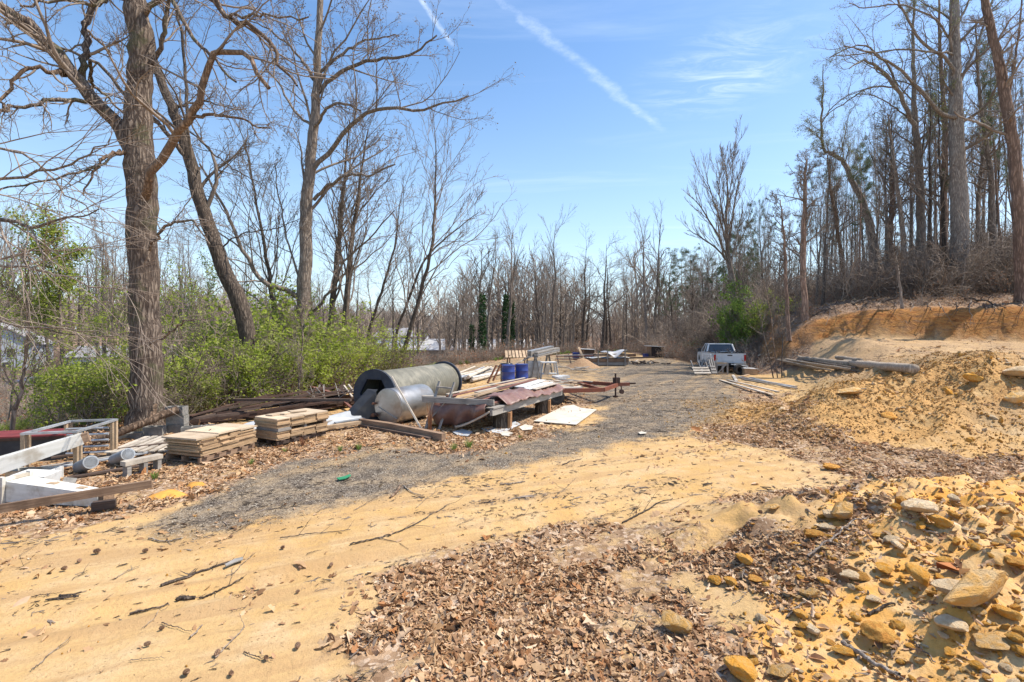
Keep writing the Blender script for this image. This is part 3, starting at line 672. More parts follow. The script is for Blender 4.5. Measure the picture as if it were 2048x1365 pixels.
def lerpP(P, R, t):
    K = P.shape[1]; f = np.clip(t, 0, 0.9999)*(K-1); i = np.floor(f).astype(int); w_ = (f-i)[..., None]; r = np.arange(P.shape[0])[:, None]
    a, b_ = P[r, i], P[r, i+1]; return a+(b_-a)*w_, unit(b_-a), R[r, i]*(1-w_[..., 0])+R[r, i+1]*w_[..., 0]
def spawn(rng, P, R, c, t0, ang, lenf, k, wander, up, rfac=0.6, t1=1.0, rmin=0.004, taper=0.6, Lfix=None, flat=0.0, lmin=0.12, powr=1.0):
    n = P.shape[0]; L = np.linalg.norm(np.diff(P, axis=1), axis=2).sum(1)
    t = t0+(t1-t0)*((np.arange(c)[None]+rng.random((n, c)))/c)**powr
    pos, tan, rad = lerpP(P, R, t)
    rv = unit(rng.normal(size=(n, c, 3))); perp = unit(rv-tan*(rv*tan).sum(-1, keepdims=True))
    if flat: perp[..., 2] *= (1-flat); perp = unit(perp)
    a = ang*rng.uniform(0.65, 1.3, (n, c, 1)); d = unit(tan*np.cos(a)+perp*np.sin(a)+np.array([0, 0, up]))
    ln = (Lfix if Lfix is not None else L[:, None])*lenf*(1.1-taper*t)*rng.uniform(0.55, 1.25, (n, c)); ln = np.maximum(ln, lmin)
    m = n*c; d = d.reshape(m, 3); st = (ln.reshape(m)/(k-1))[:, None]; Q = np.empty((m, k, 3)); Q[:, 0] = pos.reshape(m, 3)
    for j in range(1, k):
        d = unit(d+rng.normal(0, wander, (m, 3))+np.array([0, 0, up*0.35])); Q[:, j] = Q[:, j-1]+d*st
    r0 = np.clip(rad.reshape(m)*rfac, rmin, None)*rng.uniform(0.6, 1.0, m); tt = np.linspace(0, 1, k)
    RR = r0[:, None]*(1-0.75*tt)[None]+rmin*0.5; return Q, RR
def smooth_line(pts, k, wob, rng, rads):
    """catmull-rom through 3-D points -> (1,k,3), radii"""
    P = np.array([tuple(p) for p in pts], float); n = len(P); E = np.concatenate([[2*P[0]-P[1]], P, [2*P[-1]-P[-2]]])
    t = np.linspace(0, n-1-1e-6, k); i = np.floor(t).astype(int); u = (t-i)[:, None]
    a, b_, c, d = E[i], E[i+1], E[i+2], E[i+3]
    Q = 0.5*((2*b_)+(-a+c)*u+(2*a-5*b_+4*c-d)*u**2+(-a+3*b_-3*c+d)*u**3)
    if wob:
        w_ = rng.normal(0, wob, Q.shape); w_[0] = 0; Q = Q+w_
    R = np.interp(t, np.linspace(0, n-1, len(rads)), rads)
    return Q[None], R[None]
def mesh_of(name, sets, mat_, sides, smooth=True):
    V, F = joinVF([tubes(P, R, s) for (P, R), s in zip(sets, sides)])
    me = npmesh(name, V, F, smooth); me.materials.append(mat_); return me
def trunk_mesh(P, R, mat_, sides=20, flare=0.5, ridge=0.05, rng=None, fh=0.9):
    """one trunk with a flared foot and an uneven, ridged section"""
    P = P[0]; R = R[0].copy(); s = np.concatenate([[0], np.cumsum(np.linalg.norm(np.diff(P, axis=0), axis=1))])
    R = R*(1+flare*np.exp(-s/fh*2.2)); V, F = tubes(P[None], R[None], sides)
    V = V.reshape(len(P), sides, 3); ang = np.arange(sides)*2*math.pi/sides
    ph = rng.uniform(0, 6, 4); prof = 1+ridge*(np.sin(3*ang[None]+ph[0]+s[:, None]*0.5)+0.7*np.sin(5*ang[None]+ph[1]-s[:, None]*0.8)+0.8*np.sin(9*ang[None]+ph[2]+s[:, None]*0.7))
    prof += 0.10*flare*np.exp(-s/fh*2.2)[:, None]*np.sin(5*ang[None]+ph[3])+rng.normal(0, ridge*0.35, prof.shape)
    V = P[:, None]+(V-P[:, None])*prof[..., None]
    me = npmesh('trunk', V.reshape(-1, 3), F, True); me.materials.append(mat_); return me
def leafcards(P, size, rng, per=1, spread=0.0, mat_=None, droop=0.0, elong=1.4):
    """small two-faced leaves around points P (n,3)"""
    n = len(P)*per; C = np.repeat(P, per, 0)+rng.normal(0, 1, (n, 3))*spread
    a = unit(rng.normal(size=(n, 3))); a[:, 2] = a[:, 2]*0.7-droop; a = unit(a); r = unit(rng.normal(size=(n, 3))); b_ = unit(np.cross(a, r)); s = (size*rng.uniform(0.6, 1.3, n))[:, None]
    V = np.stack([C-a*s*elong*0.5, C-b_*s*0.42, C+a*s*elong*0.5, C+b_*s*0.42], 1).reshape(-1, 3)
    return V, np.arange(n*4).reshape(n, 4)

# --- hand placed trees: points are (px, py, depth) from the photograph, each branch reaching its own way in depth
def pixpts(pts): return [at(px, py, D) for px, py, D in pts]
def tree(name, label, base, trunk, tr, limbs, bark_='bark_grey', seed=1, k=36, c2=9, c3=7, c4=0, l2=0.42, l3=0.42, up=0.06, limbmats=None, twig='twig', group=None,
         direct=0, buds=None, ang=0.8, flare=0.45, direct_len=0.3, sides=18, ridge=0.05, root=True, rmin=0.0045, dt0=0.3, wand=0.16, extra=None, wob=0.02, cat='tree', c4l=0.45):
    """trunk: px points; tr: radii; limbs: list of (points, r0, r1[, mat])"""
    rng = np.random.default_rng(seed); T3 = pixpts(trunk); b0 = T3[0].copy(); b0.z = min(b0.z, H(b0.x, b0.y))-0.15 if root else b0.z
    T3[0] = b0; tr = [q*(0.82 if name != 'tall_tree' else 0.92) for q in tr]; org = Vector((b0.x, b0.y, b0.z)); o = thing(name, label, cat, org, 0, group); off = np.array(org)
    P, R = smooth_line(T3, k, wob, rng, tr); P = P-off
    link('trunk', trunk_mesh(P, R, M[bark_], sides, flare, ridge, rng), None, o)
    sets = []
    for lb in limbs:
        pts, r0, r1 = lb[:3]; r0 *= 0.8; r1 *= 0.72; m_ = M[lb[3]] if len(lb) > 3 else M[bark_]
        Q, RR = smooth_line(pixpts(pts), 18, 0.006+0.004*len(pts), rng, [r0, (r0+r1)/2, r1]); Q = Q-off
        me = mesh_of('limb', [(Q, RR)], m_, [9]); link('limb', me, None, o); sets.append((Q, RR))
    tw = []; tips = []
    if direct:
        Q, RR = spawn(rng, P, R, direct, dt0, ang, direct_len, 8, wand, up, 0.35, rmin=rmin*1.5); tw.append((Q, RR, 6))
    allp = [(q, r) for q, r in sets]+([(Q, RR)] if direct else [])
    for q, r in allp:
        if c2: 
            m2 = spawn(rng, q, r, c2, 0.22, ang, l2, 8, wand, up, 0.5, rmin=rmin); tw.append((*m2, 5))
            m3 = spawn(rng, *m2, c3, 0.15, ang*0.9, l3*1.1, 6, wand*1.1, up*1.3, 0.6, rmin=rmin*0.8); tw.append((*m3, 3)); tips.append(m3[0][:, -1])
            if c4: m4 = spawn(rng, *m3, c4, 0.15, ang*0.9, c4l, 5, wand*1.1, up, 0.7, rmin=rmin*0.65); tw.append((*m4, 3)); tips.append(m4[0][:, -1])
    if tw:
        V, F = joinVF([tubes(q, r, s) for q, r, s in tw]); me = npmesh('crown', V, F, True); me.materials.append(M[twig]); c = link('crown', me, None, o); c['kind'] = 'stuff'
    if buds and tips:
        tp = np.concatenate(tips); V, F = leafcards(tp, buds[1], rng, buds[2], buds[3]); me = npmesh('foliage', V, F); me.materials.append(M[buds[0]]); c = link('foliage', me, None, o); c['kind'] = 'stuff'
    return o

# --- models for woodland trees, copied with shared meshes
def model_tree(name, h, r, kind, seed, bark_, twig='twig'):
    rng = np.random.default_rng(seed); o = thing(name, '', 'tree', (0, 0, -50))
    lean = rng.normal(0, 0.035, 2); pts = [(lean[0]*z*h+rng.normal(0, 0.12)*z, lean[1]*z*h+rng.normal(0, 0.12)*z, z*h-0.2) for z in (0, 0.2, 0.4, 0.6, 0.8, 1.0)]
    P, R = smooth_line(pts, 20, 0.03, rng, [r, r*0.8, r*0.62, r*0.42, r*0.2, r*0.06])
    link('trunk', trunk_mesh(P, R, M[bark_], 10, 0.4, 0.04, rng, 0.8), None, o)
    tw = []
    if kind == 'fan':       # tall, limbs sweeping up
        a = spawn(rng, P, R, 13, 0.35, 0.55, 0.42, 9, 0.07, 0.10, 0.5, rmin=0.012, taper=0.75); tw.append((*a, 5))
        b_ = spawn(rng, *a, 7, 0.2, 0.5, 0.5, 7, 0.09, 0.12, 0.55, rmin=0.008); tw.append((*b_, 3))
        c = spawn(rng, *b_, 5, 0.2, 0.6, 0.5, 4, 0.1, 0.1, 0.6, rmin=0.006); tw.append((*c, 3))
    elif kind == 'spread':
        a = spawn(rng, P, R, 14, 0.3, 0.95, 0.40, 9, 0.13, 0.07, 0.5, rmin=0.012); tw.append((*a, 5))
        b_ = spawn(rng, *a, 8, 0.2, 0.8, 0.45, 7, 0.15, 0.08, 0.55, rmin=0.008); tw.append((*b_, 3))
        c = spawn(rng, *b_, 5, 0.2, 0.8, 0.5, 4, 0.15, 0.05, 0.6, rmin=0.006); tw.append((*c, 3))
    elif kind == 'slim':
        a = spawn(rng, P, R, 22, 0.22, 0.85, 0.24, 7, 0.12, 0.10, 0.45, rmin=0.010); tw.append((*a, 4))
        b_ = spawn(rng, *a, 8, 0.15, 0.8, 0.5, 5, 0.15, 0.08, 0.55, rmin=0.006); tw.append((*b_, 3)); c = spawn(rng, *b_, 3, 0.2, 0.8, 0.5, 3, 0.15, 0.05, 0.6, rmin=0.005); tw.append((*c, 3))
    elif kind == 'sapling' or kind == 'green':
        a = spawn(rng, P, R, 12, 0.15, 0.7, 0.3, 7, 0.12, 0.12, 0.6, rmin=0.007); tw.append((*a, 3))
        b_ = spawn(rng, *a, 6, 0.15, 0.7, 0.5, 5, 0.15, 0.08, 0.6, rmin=0.005); tw.append((*b_, 3))
    elif kind == 'pine':
        a = spawn(rng, P, R, 30, 0.45, 1.35, 0.19, 7, 0.08, 0.03, 0.3, rmin=0.010, taper=0.65); tw.append((*a, 4))
        b_ = spawn(rng, *a, 6, 0.3, 0.8, 0.4, 4, 0.12, 0.05, 0.5, rmin=0.006); tw.append((*b_, 3))
        c = spawn(rng, *b_, 3, 0.3, 0.8, 0.5, 3, 0.12, 0.05, 0.5, rmin=0.006)
        pts_ = np.concatenate([b_[0][:, 1:].reshape(-1, 3), c[0][:, 1:].reshape(-1, 3), a[0][:, -2:].reshape(-1, 3)])
        pts_ = pts_[fbm(pts_[:, 0]+pts_[:, 2], pts_[:, 1]-pts_[:, 2]*0.7, 0.55, 2, seed=seed) > -0.05]
        n = len(pts_)*6; C = np.repeat(pts_, 6, 0)+rng.normal(0, 0.10, (n, 3))*np.array([1, 1, 0.5]); d = unit(rng.normal(size=(n, 3))*np.array([1, 1, 0.6])+np.array([0, 0, 0.25])); w_ = unit(np.cross(d, rng.normal(size=(n, 3))))
        Lg = rng.uniform(0.09, 0.17, (n, 1)); V = np.stack([C, C+d*Lg*0.6+w_*0.016, C+d*Lg, C+d*Lg*0.6-w_*0.016], 1).reshape(-1, 3)
        me = npmesh('foliage', V, np.arange(n*4).reshape(n, 4)); me.materials.append(M['needle']); f = link('foliage', me, None, o); f['kind'] = 'stuff'
    V, F = joinVF([tubes(q, rr, s) for q, rr, s in tw]); me = npmesh('crown', V, F, True); me.materials.append(M[twig]); c = link('crown', me, None, o); c['kind'] = 'stuff'
    if kind == 'green':
        V, F = leafcards(b_[0][:, 1:].reshape(-1, 3)[::2], 0.055, rng, 4, 0.07); me = npmesh('foliage', V, F); me.materials.append(M['greenleaf']); f = link('foliage', me, None, o); f['kind'] = 'stuff'
    return o
def drop_model(o):
    for ch in list(o.children): bpy.data.objects.remove(ch)
    bpy.data.objects.remove(o)
# ------------------------------------------------------------------ feature trees (left and middle)
big_oak = tree('oak_tree', 'massive rough barked tree, the thickest trunk, standing behind the cinder blocks', None,
    [(291, 862, 11.5), (292, 760, 11.5), (291, 640, 11.5), (286, 500, 11.5), (284, 380, 11.5), (276, 280, 11.5), (278, 180, 11.5), (283, 80, 11.45), (268, 0, 11.4), (262, -180, 11.3), (270, -420, 11.2)],
    [0.42, 0.395, 0.375, 0.36, 0.37, 0.37, 0.31, 0.31, 0.28, 0.24, 0.12],
    [([(262, 300, 11.5), (235, 250, 11.4), (170, 175, 11.2), (120, 110, 11.0), (60, 60, 10.8), (0, 15, 10.6), (-150, -60, 10.3)], 0.20, 0.14, 'bark_oak'),
     ([(150, 165, 11.2), (172, 118, 11.3), (172, 60, 11.5), (185, 10, 11.6), (215, -60, 11.8)], 0.10, 0.09, 'bark_oak'),
     ([(180, 125, 11.3), (185, 170, 11.8), (215, 195, 12.2), (258, 240, 12.3)], 0.05, 0.03),
     ([(200, 205, 11.3), (160, 200, 11.0), (100, 205, 10.6), (40, 215, 10.2), (0, 222, 9.9)], 0.07, 0.035),
     ([(130, 150, 11.1), (100, 140, 10.5), (50, 138, 10.2), (10, 190, 10.0), (0, 225, 9.8)], 0.07, 0.03, 'bark_orange'),
     ([(255, 300, 11.3), (215, 315, 10.9), (190, 340, 10.7), (165, 388, 10.6)], 0.06, 0.02, 'bark_orange'),
     ([(240, 300, 11.2), (190, 335, 10.6), (100, 360, 10.0), (0, 378, 9.6), (-120, 395, 9.2)], 0.035, 0.018),
     ([(290, 395, 11.3), (308, 340, 11.0), (345, 280, 10.7), (385, 235, 10.5), (400, 190, 10.4), (425, 120, 10.3), (455, 102, 10.2), (500, 115, 10.0), (530, 170, 9.9)], 0.13, 0.055, 'bark_orange'),
     ([(385, 238, 10.5), (430, 230, 10.3), (480, 240, 10.1), (540, 260, 9.9)], 0.05, 0.02, 'bark_orange'),
     ([(300, 500, 11.3), (320, 465, 11.0), (345, 445, 10.8), (385, 445, 10.6), (420, 490, 10.4)], 0.05, 0.02),
     ([(305, 130, 11.4), (325, 80, 11.3), (338, 10, 11.2), (345, -70, 11.1)], 0.07, 0.05),
     ([(290, 30, 11.4), (330, -20, 11.2), (350, 10, 11.0), (390, 80, 10.8), (430, 120, 10.6), (470, 170, 10.4)], 0.08, 0.03),
     ([(340, -40, 11.1), (400, -20, 10.8), (460, 35, 10.6), (500, 55, 10.4), (540, 85, 10.2), (560, 130, 10.0), (600, 170, 9.8)], 0.09, 0.03, 'bark_orange'),
     ([(430, -10, 10.7), (450, 30, 10.5), (490, 30, 10.3), (540, 30, 10.1), (620, 40, 9.8)], 0.05, 0.02),
     ([(270, 0, 11.3), (220, -8, 11.2), (190, 10, 11.0), (120, 0, 10.7), (40, 12, 10.3)], 0.08, 0.03),
     ([(300, 690, 11.2), (335, 668, 10.8), (365, 645, 10.5), (420, 635, 10.2)], 0.035, 0.012),
     ([(270, 665, 11.2), (200, 672, 10.4), (100, 660, 9.9), (0, 645, 9.4), (-80, 640, 9.2)], 0.022, 0.012)],
    'bark_oak', 3, 60, 7, 6, 4, 0.46, 0.45, 0.03, c4l=0.5, direct=0, sides=44, ridge=0.022, flare=0.30, rmin=0.005, wand=0.17, ang=0.95)
tree('leaning_tree', 'dark bare tree leaning left behind the massive trunk, ivy round its foot', None,
    [(512, 690, 16), (485, 620, 16), (455, 555, 16), (425, 470, 16), (395, 385, 16), (370, 290, 16), (345, 215, 16), (318, 150, 16), (300, 90, 16), (262, -30, 16), (215, -180, 16)],
    [0.33, 0.30, 0.28, 0.26, 0.24, 0.21, 0.17, 0.15, 0.13, 0.10, 0.06],
    [([(385, 335, 16), (350, 290, 15.8), (318, 250, 15.6), (250, 190, 15.2), (190, 125, 15), (110, 95, 14.8), (20, 90, 14.6)], 0.10, 0.04),
     ([(372, 250, 16), (371, 150, 16.3), (362, 60, 16.5), (350, 5, 16.6), (345, -80, 16.8)], 0.07, 0.04),
     ([(355, 215, 16), (380, 208, 15.5), (420, 205, 15.2), (470, 220, 15)], 0.06, 0.02),
     ([(375, 260, 15.8), (420, 300, 15.2), (470, 340, 14.8), (520, 365, 14.6)], 0.035, 0.015),
     ([(400, 335, 16), (385, 390, 15.5), (350, 440, 15), (330, 480, 14.8)], 0.03, 0.012),
     ([(440, 500, 16), (480, 470, 16), (540, 460, 15.8), (600, 440, 15.6)], 0.035, 0.015)],
    'bark_dark', 5, 44, 8, 7, 4, 0.5, 0.45, 0.05, c4l=0.5, direct=10, flare=0.3, sides=20, ridge=0.04)
tree('maple_tree', 'tall straight bare tree right of the leaning one, long limbs arching right over the reel', None,
    [(608, 760, 21), (608, 690, 21), (607, 600, 21), (612, 480, 21), (615, 380, 21), (625, 280, 21), (632, 200, 21), (636, 100, 21), (641, 0, 21), (646, -120, 21), (650, -300, 21)],
    [0.40, 0.37, 0.34, 0.32, 0.29, 0.25, 0.22, 0.18, 0.15, 0.12, 0.05],
    [([(622, 345, 21), (660, 300, 20.8), (700, 255, 20.4), (740, 225, 20), (790, 217, 19.6), (830, 222, 19.3), (880, 212, 19), (935, 196, 18.8)], 0.14, 0.04),
     ([(632, 190, 21), (665, 155, 20.8), (710, 130, 20.4), (760, 120, 20), (810, 113, 19.7), (845, 95, 19.5), (873, 68, 19.3)], 0.12, 0.04),
     ([(636, 148, 21), (680, 112, 21), (720, 85, 21), (755, 78, 21), (800, 70, 21)], 0.09, 0.03),
     ([(628, 400, 21), (660, 370, 20.5), (700, 350, 20), (740, 350, 19.8), (790, 330, 19.5)], 0.10, 0.04),
     ([(628, 260, 21), (645, 230, 20.4), (670, 208, 20), (700, 210, 19.8), (718, 222, 19.6)], 0.09, 0.05),
     ([(736, 125, 20.2), (736, 60, 20.2), (742, 0, 20.2), (750, -70, 20.2)], 0.04, 0.02),
     ([(628, 160, 21), (610, 130, 21.4), (585, 100, 21.8), (540, 60, 22.3), (490, 40, 22.6)], 0.10, 0.03),
     ([(622, 250, 21), (590, 225, 21.5), (560, 170, 22), (520, 120, 22.5), (470, 60, 23)], 0.08, 0.03),
     ([(602, 598, 21), (560, 575, 20.6), (520, 560, 20.4), (490, 510, 20.2), (465, 450, 20), (440, 400, 19.8), (400, 330, 19.6)], 0.15, 0.05),
     ([(612, 640, 21), (640, 610, 20.7), (668, 570, 20.4), (690, 520, 20.2), (745, 470, 20), (790, 420, 19.6)], 0.09, 0.03),
     ([(600, 560, 21), (575, 480, 21), (560, 400, 21), (548, 330, 21)], 0.06, 0.03)],
    'bark_grey', 8, 44, 8, 7, 5, 0.45, 0.45, 0.09, c4l=0.5, direct=12, direct_len=0.25, wand=0.12, flare=0.3, buds=('twig_brown', 0.05, 1, 0.03))
for i, (pts, rr, lab, sd_, di) in enumerate([
    ([(660, 730, 24), (662, 640, 24), (672, 540, 24), (682, 440, 24), (690, 340, 24), (700, 240, 24)], [0.2, 0.18, 0.15, 0.11, 0.07, 0.03], 'left one of two slim dark trunks just right of the tall arching tree', 21, 22),
    ([(683, 740, 23), (690, 660, 23), (697, 560, 23), (706, 460, 23), (722, 360, 23), (735, 260, 23)], [0.21, 0.19, 0.16, 0.12, 0.07, 0.03], 'right one of two slim dark trunks just right of the tall arching tree', 22, 24),
    ([(555, 740, 23), (552, 660, 23), (542, 580, 23), (530, 500, 23), (512, 400, 23), (490, 290, 23)], [0.17, 0.15, 0.12, 0.09, 0.06, 0.03], 'slim bare tree between the leaning trunk and the tall arching tree', 23, 22),
    ([(797, 745, 27), (812, 690, 27), (838, 600, 27), (862, 500, 27), (868, 430, 27), (873, 340, 27), (870, 262, 27)], [0.18, 0.16, 0.13, 0.10, 0.08, 0.05, 0.02], 'slender tree leaning right behind the cable reel, its crown alone against the sky', 24, 26),
    ([(800, 748, 28), (790, 680, 28), (818, 600, 28), (850, 520, 28), (900, 470, 28), (958, 425, 28)], [0.12, 0.10, 0.09, 0.07, 0.05, 0.02], 'thin tree bending far right with a long bare bough behind the cable reel', 25, 12),
    ([(722, 730, 30), (740, 660, 30), (770, 560, 30), (792, 480, 30), (800, 400, 30)], [0.14, 0.12, 0.09, 0.06, 0.02], 'thin dark bare tree left of the cable reel among the pale saplings', 26, 16),
    ([(20, 900, 9.5), (32, 830, 9.5), (45, 760, 9.5), (52, 690, 9.5), (55, 600, 9.5), (60, 560, 9.5)], [0.05, 0.042, 0.032, 0.026, 0.018, 0.008], 'thin pale sapling in front of the parked cars at the left edge', 27, 10),
    ([(120, 830, 14), (124, 740, 14), (122, 640, 14), (118, 560, 14), (112, 480, 14)], [0.06, 0.05, 0.04, 0.03, 0.012], 'thin upright sapling with fresh green leaves left of the massive trunk', 28, 26),
    ([(225, 850, 13), (220, 760, 13), (226, 640, 13), (224, 560, 13), (226, 470, 13)], [0.035, 0.03, 0.022, 0.016, 0.008], 'slim dark sapling close beside the massive trunk on its left', 29, 14),
    ([(590, 850, 15), (600, 760, 15), (604, 690, 15), (606, 620, 15)], [0.04, 0.035, 0.025, 0.012], 'thin brown stem rising from the green thicket in front of the arching tree', 30, 12)]):
    tree('bare_tree' if i < 6 else 'sapling', lab, None, pts, rr, [], 'bark_dark' if i < 6 else 'bark_grey', sd_, 24, 6, 4, 3, 0.5, 0.5, 0.10, direct=di, direct_len=0.42 if i < 6 else 0.3, ang=0.6, dt0=0.22, sides=10, rmin=0.007 if i < 6 else 0.004,
         buds=(('greenleaf', 0.06, 3, 0.1) if i == 7 else None))
# boughs of unseen tree hanging into the left edge
tree('overhanging_tree', 'bare tree mostly outside the left edge, its long twigs sagging into the sky', None,
    [(-330, 1000, 9.0), (-330, 700, 9), (-330, 400, 9), (-320, 100, 9), (-300, -200, 9)], [0.2, 0.18, 0.15, 0.12, 0.05],
    [([(-330, 500, 9), (-150, 440, 8.8), (0, 440, 8.6), (60, 455, 8.4), (120, 440, 8.2), (200, 420, 8.0)], 0.07, 0.012),
     ([(-330, 420, 9), (-100, 370, 8.8), (60, 350, 8.6), (180, 310, 8.4), (235, 275, 8.3)], 0.05, 0.008),
     ([(-330, 600, 9), (-100, 520, 8.7), (60, 540, 8.5), (150, 560, 8.3), (260, 590, 8.1)], 0.04, 0.008),
     ([(-330, 700, 9), (-100, 590, 8.7), (0, 640, 8.5), (120, 660, 8.3), (260, 668, 8.1)], 0.04, 0.008),
     ([(-330, 300, 9), (-60, 290, 9), (60, 320, 9), (150, 400, 9), (200, 430, 9)], 0.04, 0.008)],
    'bark_grey', 31, 30, 9, 6, 0, 0.45, 0.5, -0.02, wand=0.1, ang=0.5, rmin=0.004)

# ------------------------------------------------------------------ feature trees (right hillside)
tree('tall_tree', 'tallest thick pale trunk on the wooded hill, rising out of the top of the picture', None,
    [(1922, 552, 30), (1918, 440, 30), (1916, 330, 30), (1913, 230, 30), (1910, 130, 30), (1908, 30, 30), (1912, -100, 30), (1915, -300, 30)],
    [0.52, 0.47, 0.42, 0.37, 0.32, 0.26, 0.2, 0.08],
    [([(1915, 240, 30), (1880, 225, 29.5), (1840, 180, 29), (1800, 140, 28.5), (1750, 110, 28), (1690, 92, 27.5)], 0.18, 0.04),
     ([(1912, 160, 30), (1895, 120, 29.6), (1850, 90, 29.2), (1810, 30, 28.8), (1780, -30, 28.5)], 0.14, 0.06),
     ([(1912, 180, 30), (1940, 120, 30), (1965, 60, 30), (1985, 0, 30)], 0.12, 0.06),
     ([(1910, 110, 30), (1880, 105, 29), (1800, 100, 28.5), (1720, 108, 28), (1665, 112, 27.6)], 0.09, 0.03),
     ([(1908, 60, 30), (1930, 20, 30), (1950, -30, 30)], 0.1, 0.05),
     ([(1908, 90, 30), (1870, 40, 29), (1800, 10, 28.5), (1730, 18, 28), (1700, 5, 27.5)], 0.08, 0.03)],
    'bark_pale', 41, 40, 9, 7, 4, 0.35, 0.42, 0.06, c4l=0.5, direct=14, direct_len=0.16, flare=0.2, buds=('budleaf', 0.05, 1, 0.08))
tree('tall_tree', 'dark ruddy trunk leaning left at the right edge of the wood', None,
    [(2046, 565, 25), (2040, 450, 25), (2030, 330, 25), (2018, 240, 25), (2002, 150, 25), (1985, 70, 25), (1970, 0, 25), (1950, -120, 25), (1935, -260, 25)],
    [0.32, 0.29, 0.27, 0.25, 0.22, 0.2, 0.17, 0.12, 0.05], [([(2010, 220, 25), (2025, 150, 25), (2038, 60, 25), (2045, -20, 25)], 0.09, 0.04)],
    'bark_pine', 42, 34, 8, 6, 3, 0.4, 0.45, 0.04, direct=22, direct_len=0.12, flare=0.2, ang=1.1)
tree('forked_tree', 'grey tree on the hill whose limbs arch far left in bows above the cedar side', None,
    [(1838, 560, 33), (1842, 470, 33), (1840, 380, 33), (1835, 300, 33), (1830, 255, 33), (1828, 180, 33), (1826, 90, 33), (1828, 0, 33)],
    [0.36, 0.32, 0.28, 0.25, 0.2, 0.16, 0.11, 0.06],
    [([(1832, 262, 33), (1815, 225, 32.6), (1795, 180, 32.2), (1768, 145, 31.8), (1735, 122, 31.4), (1715, 125, 31), (1700, 135, 30.8)], 0.19, 0.05),
     ([(1798, 182, 32.2), (1775, 130, 31.8), (1750, 105, 31.4), (1720, 92, 31), (1690, 100, 30.6), (1660, 115, 30.2)], 0.09, 0.04),
     ([(1840, 280, 33), (1870, 250, 32.5), (1885, 200, 32), (1890, 120, 31.8)], 0.10, 0.05),
     ([(1790, 175, 32.2), (1740, 175, 31.8), (1700, 200, 31.4), (1660, 225, 31), (1640, 245, 30.8)], 0.07, 0.03),
     ([(1820, 240, 33), (1780, 208, 32), (1740, 190, 31.5), (1710, 190, 31)], 0.06, 0.03)],
    'bark_pale', 43, 40, 8, 7, 4, 0.38, 0.42, 0.05, c4l=0.5, direct=12, direct_len=0.2, flare=0.2, buds=('budleaf', 0.05, 1, 0.08))
tree('crooked_tree', 'crooked tree whose trunk bends sharply left then shoots straight up', None,
    [(1752, 560, 36), (1745, 480, 36), (1728, 410, 36), (1705, 365, 36), (1688, 325, 36), (1665, 309, 35.8), (1648, 300, 35.6), (1643, 270, 35.4), (1645, 200, 35.4), (1646, 130, 35.4)],
    [0.34, 0.30, 0.26, 0.22, 0.18, 0.14, 0.12, 0.10, 0.07, 0.03],
    [([(1645, 245, 35.5), (1665, 215, 35), (1700, 190, 34.5), (1760, 172, 34)], 0.06, 0.03), ([(1643, 280, 35.5), (1625, 262, 35), (1605, 250, 34.5)], 0.04, 0.02), ([(1680, 318, 36), (1690, 270, 36), (1700, 220, 36)], 0.05, 0.02)],
    'bark_grey', 44, 44, 8, 6, 4, 0.5, 0.5, 0.06, c4l=0.5, direct=16, direct_len=0.14, flare=0.2, buds=('budleaf', 0.05, 1, 0.08))
for i, (pts, rr, lab, bk, di) in enumerate([
    ([(1888, 560, 34), (1886, 450, 34), (1890, 340, 34), (1888, 220, 34), (1880, 100, 34), (1878, -40, 34)], [0.3, 0.27, 0.23, 0.18, 0.12, 0.05], 'reddish trunk directly left of the tallest pale trunk', 'bark_pine', 34),
    ([(1782, 570, 34), (1780, 480, 34), (1785, 400, 34), (1784, 320, 34), (1782, 240, 34)], [0.26, 0.23, 0.2, 0.14, 0.05], 'straight brown trunk between the crooked tree and the arching grey tree', 'bark_pine', 30),
    ([(1808, 565, 32), (1806, 470, 32), (1795, 380, 32), (1785, 300, 32), (1776, 230, 32)], [0.2, 0.18, 0.15, 0.1, 0.04], 'slim trunk tilting left just left of the arching grey tree', 'bark_grey', 24),
    ([(1610, 615, 28), (1606, 540, 28), (1608, 450, 28), (1610, 380, 28), (1612, 320, 28)], [0.22, 0.19, 0.16, 0.12, 0.05], 'ruddy straight tree standing at the left end of the clay cutting', 'bark_pine', 34),
    ([(1578, 640, 27), (1572, 560, 27), (1568, 480, 27), (1560, 400, 27)], [0.13, 0.11, 0.08, 0.03], 'thin leaning tree at the very tip of the clay cutting', 'bark_pine', 22),
    ([(1690, 590, 31), (1684, 520, 31), (1672, 440, 31), (1660, 370, 31), (1655, 310, 31)], [0.17, 0.15, 0.12, 0.09, 0.03], 'orange barked trunk leaning left above the middle of the clay cutting', 'bark_orange', 26),
    ([(1805, 595, 26), (1796, 540, 26), (1788, 500, 26), (1790, 450, 26)], [0.08, 0.065, 0.05, 0.02], 'short pale stem rooted on the lip of the clay cutting', 'bark_pale', 14),
    ([(1990, 560, 31), (1985, 450, 31), (1980, 340, 31), (1965, 240, 31), (1955, 140, 31), (1950, 40, 31)], [0.24, 0.22, 0.18, 0.14, 0.09, 0.04], 'grey trunk between the tallest trunk and the leaning one at the edge', 'bark_grey', 30),
    ([(1950, 560, 33), (1955, 460, 33), (1960, 360, 33), (1972, 280, 33), (1980, 200, 33)], [0.17, 0.15, 0.13, 0.09, 0.04], 'thin trunk leaning right just right of the tallest pale trunk', 'bark_grey', 24)]):
    tree('woodland_tree', lab, None, pts, rr, [], bk, 60+i, 26, 6, 4, 3, 0.5, 0.5, 0.05, direct=di, direct_len=0.2, ang=0.85, dt0=0.3, sides=10, rmin=0.008, c4l=0.5)
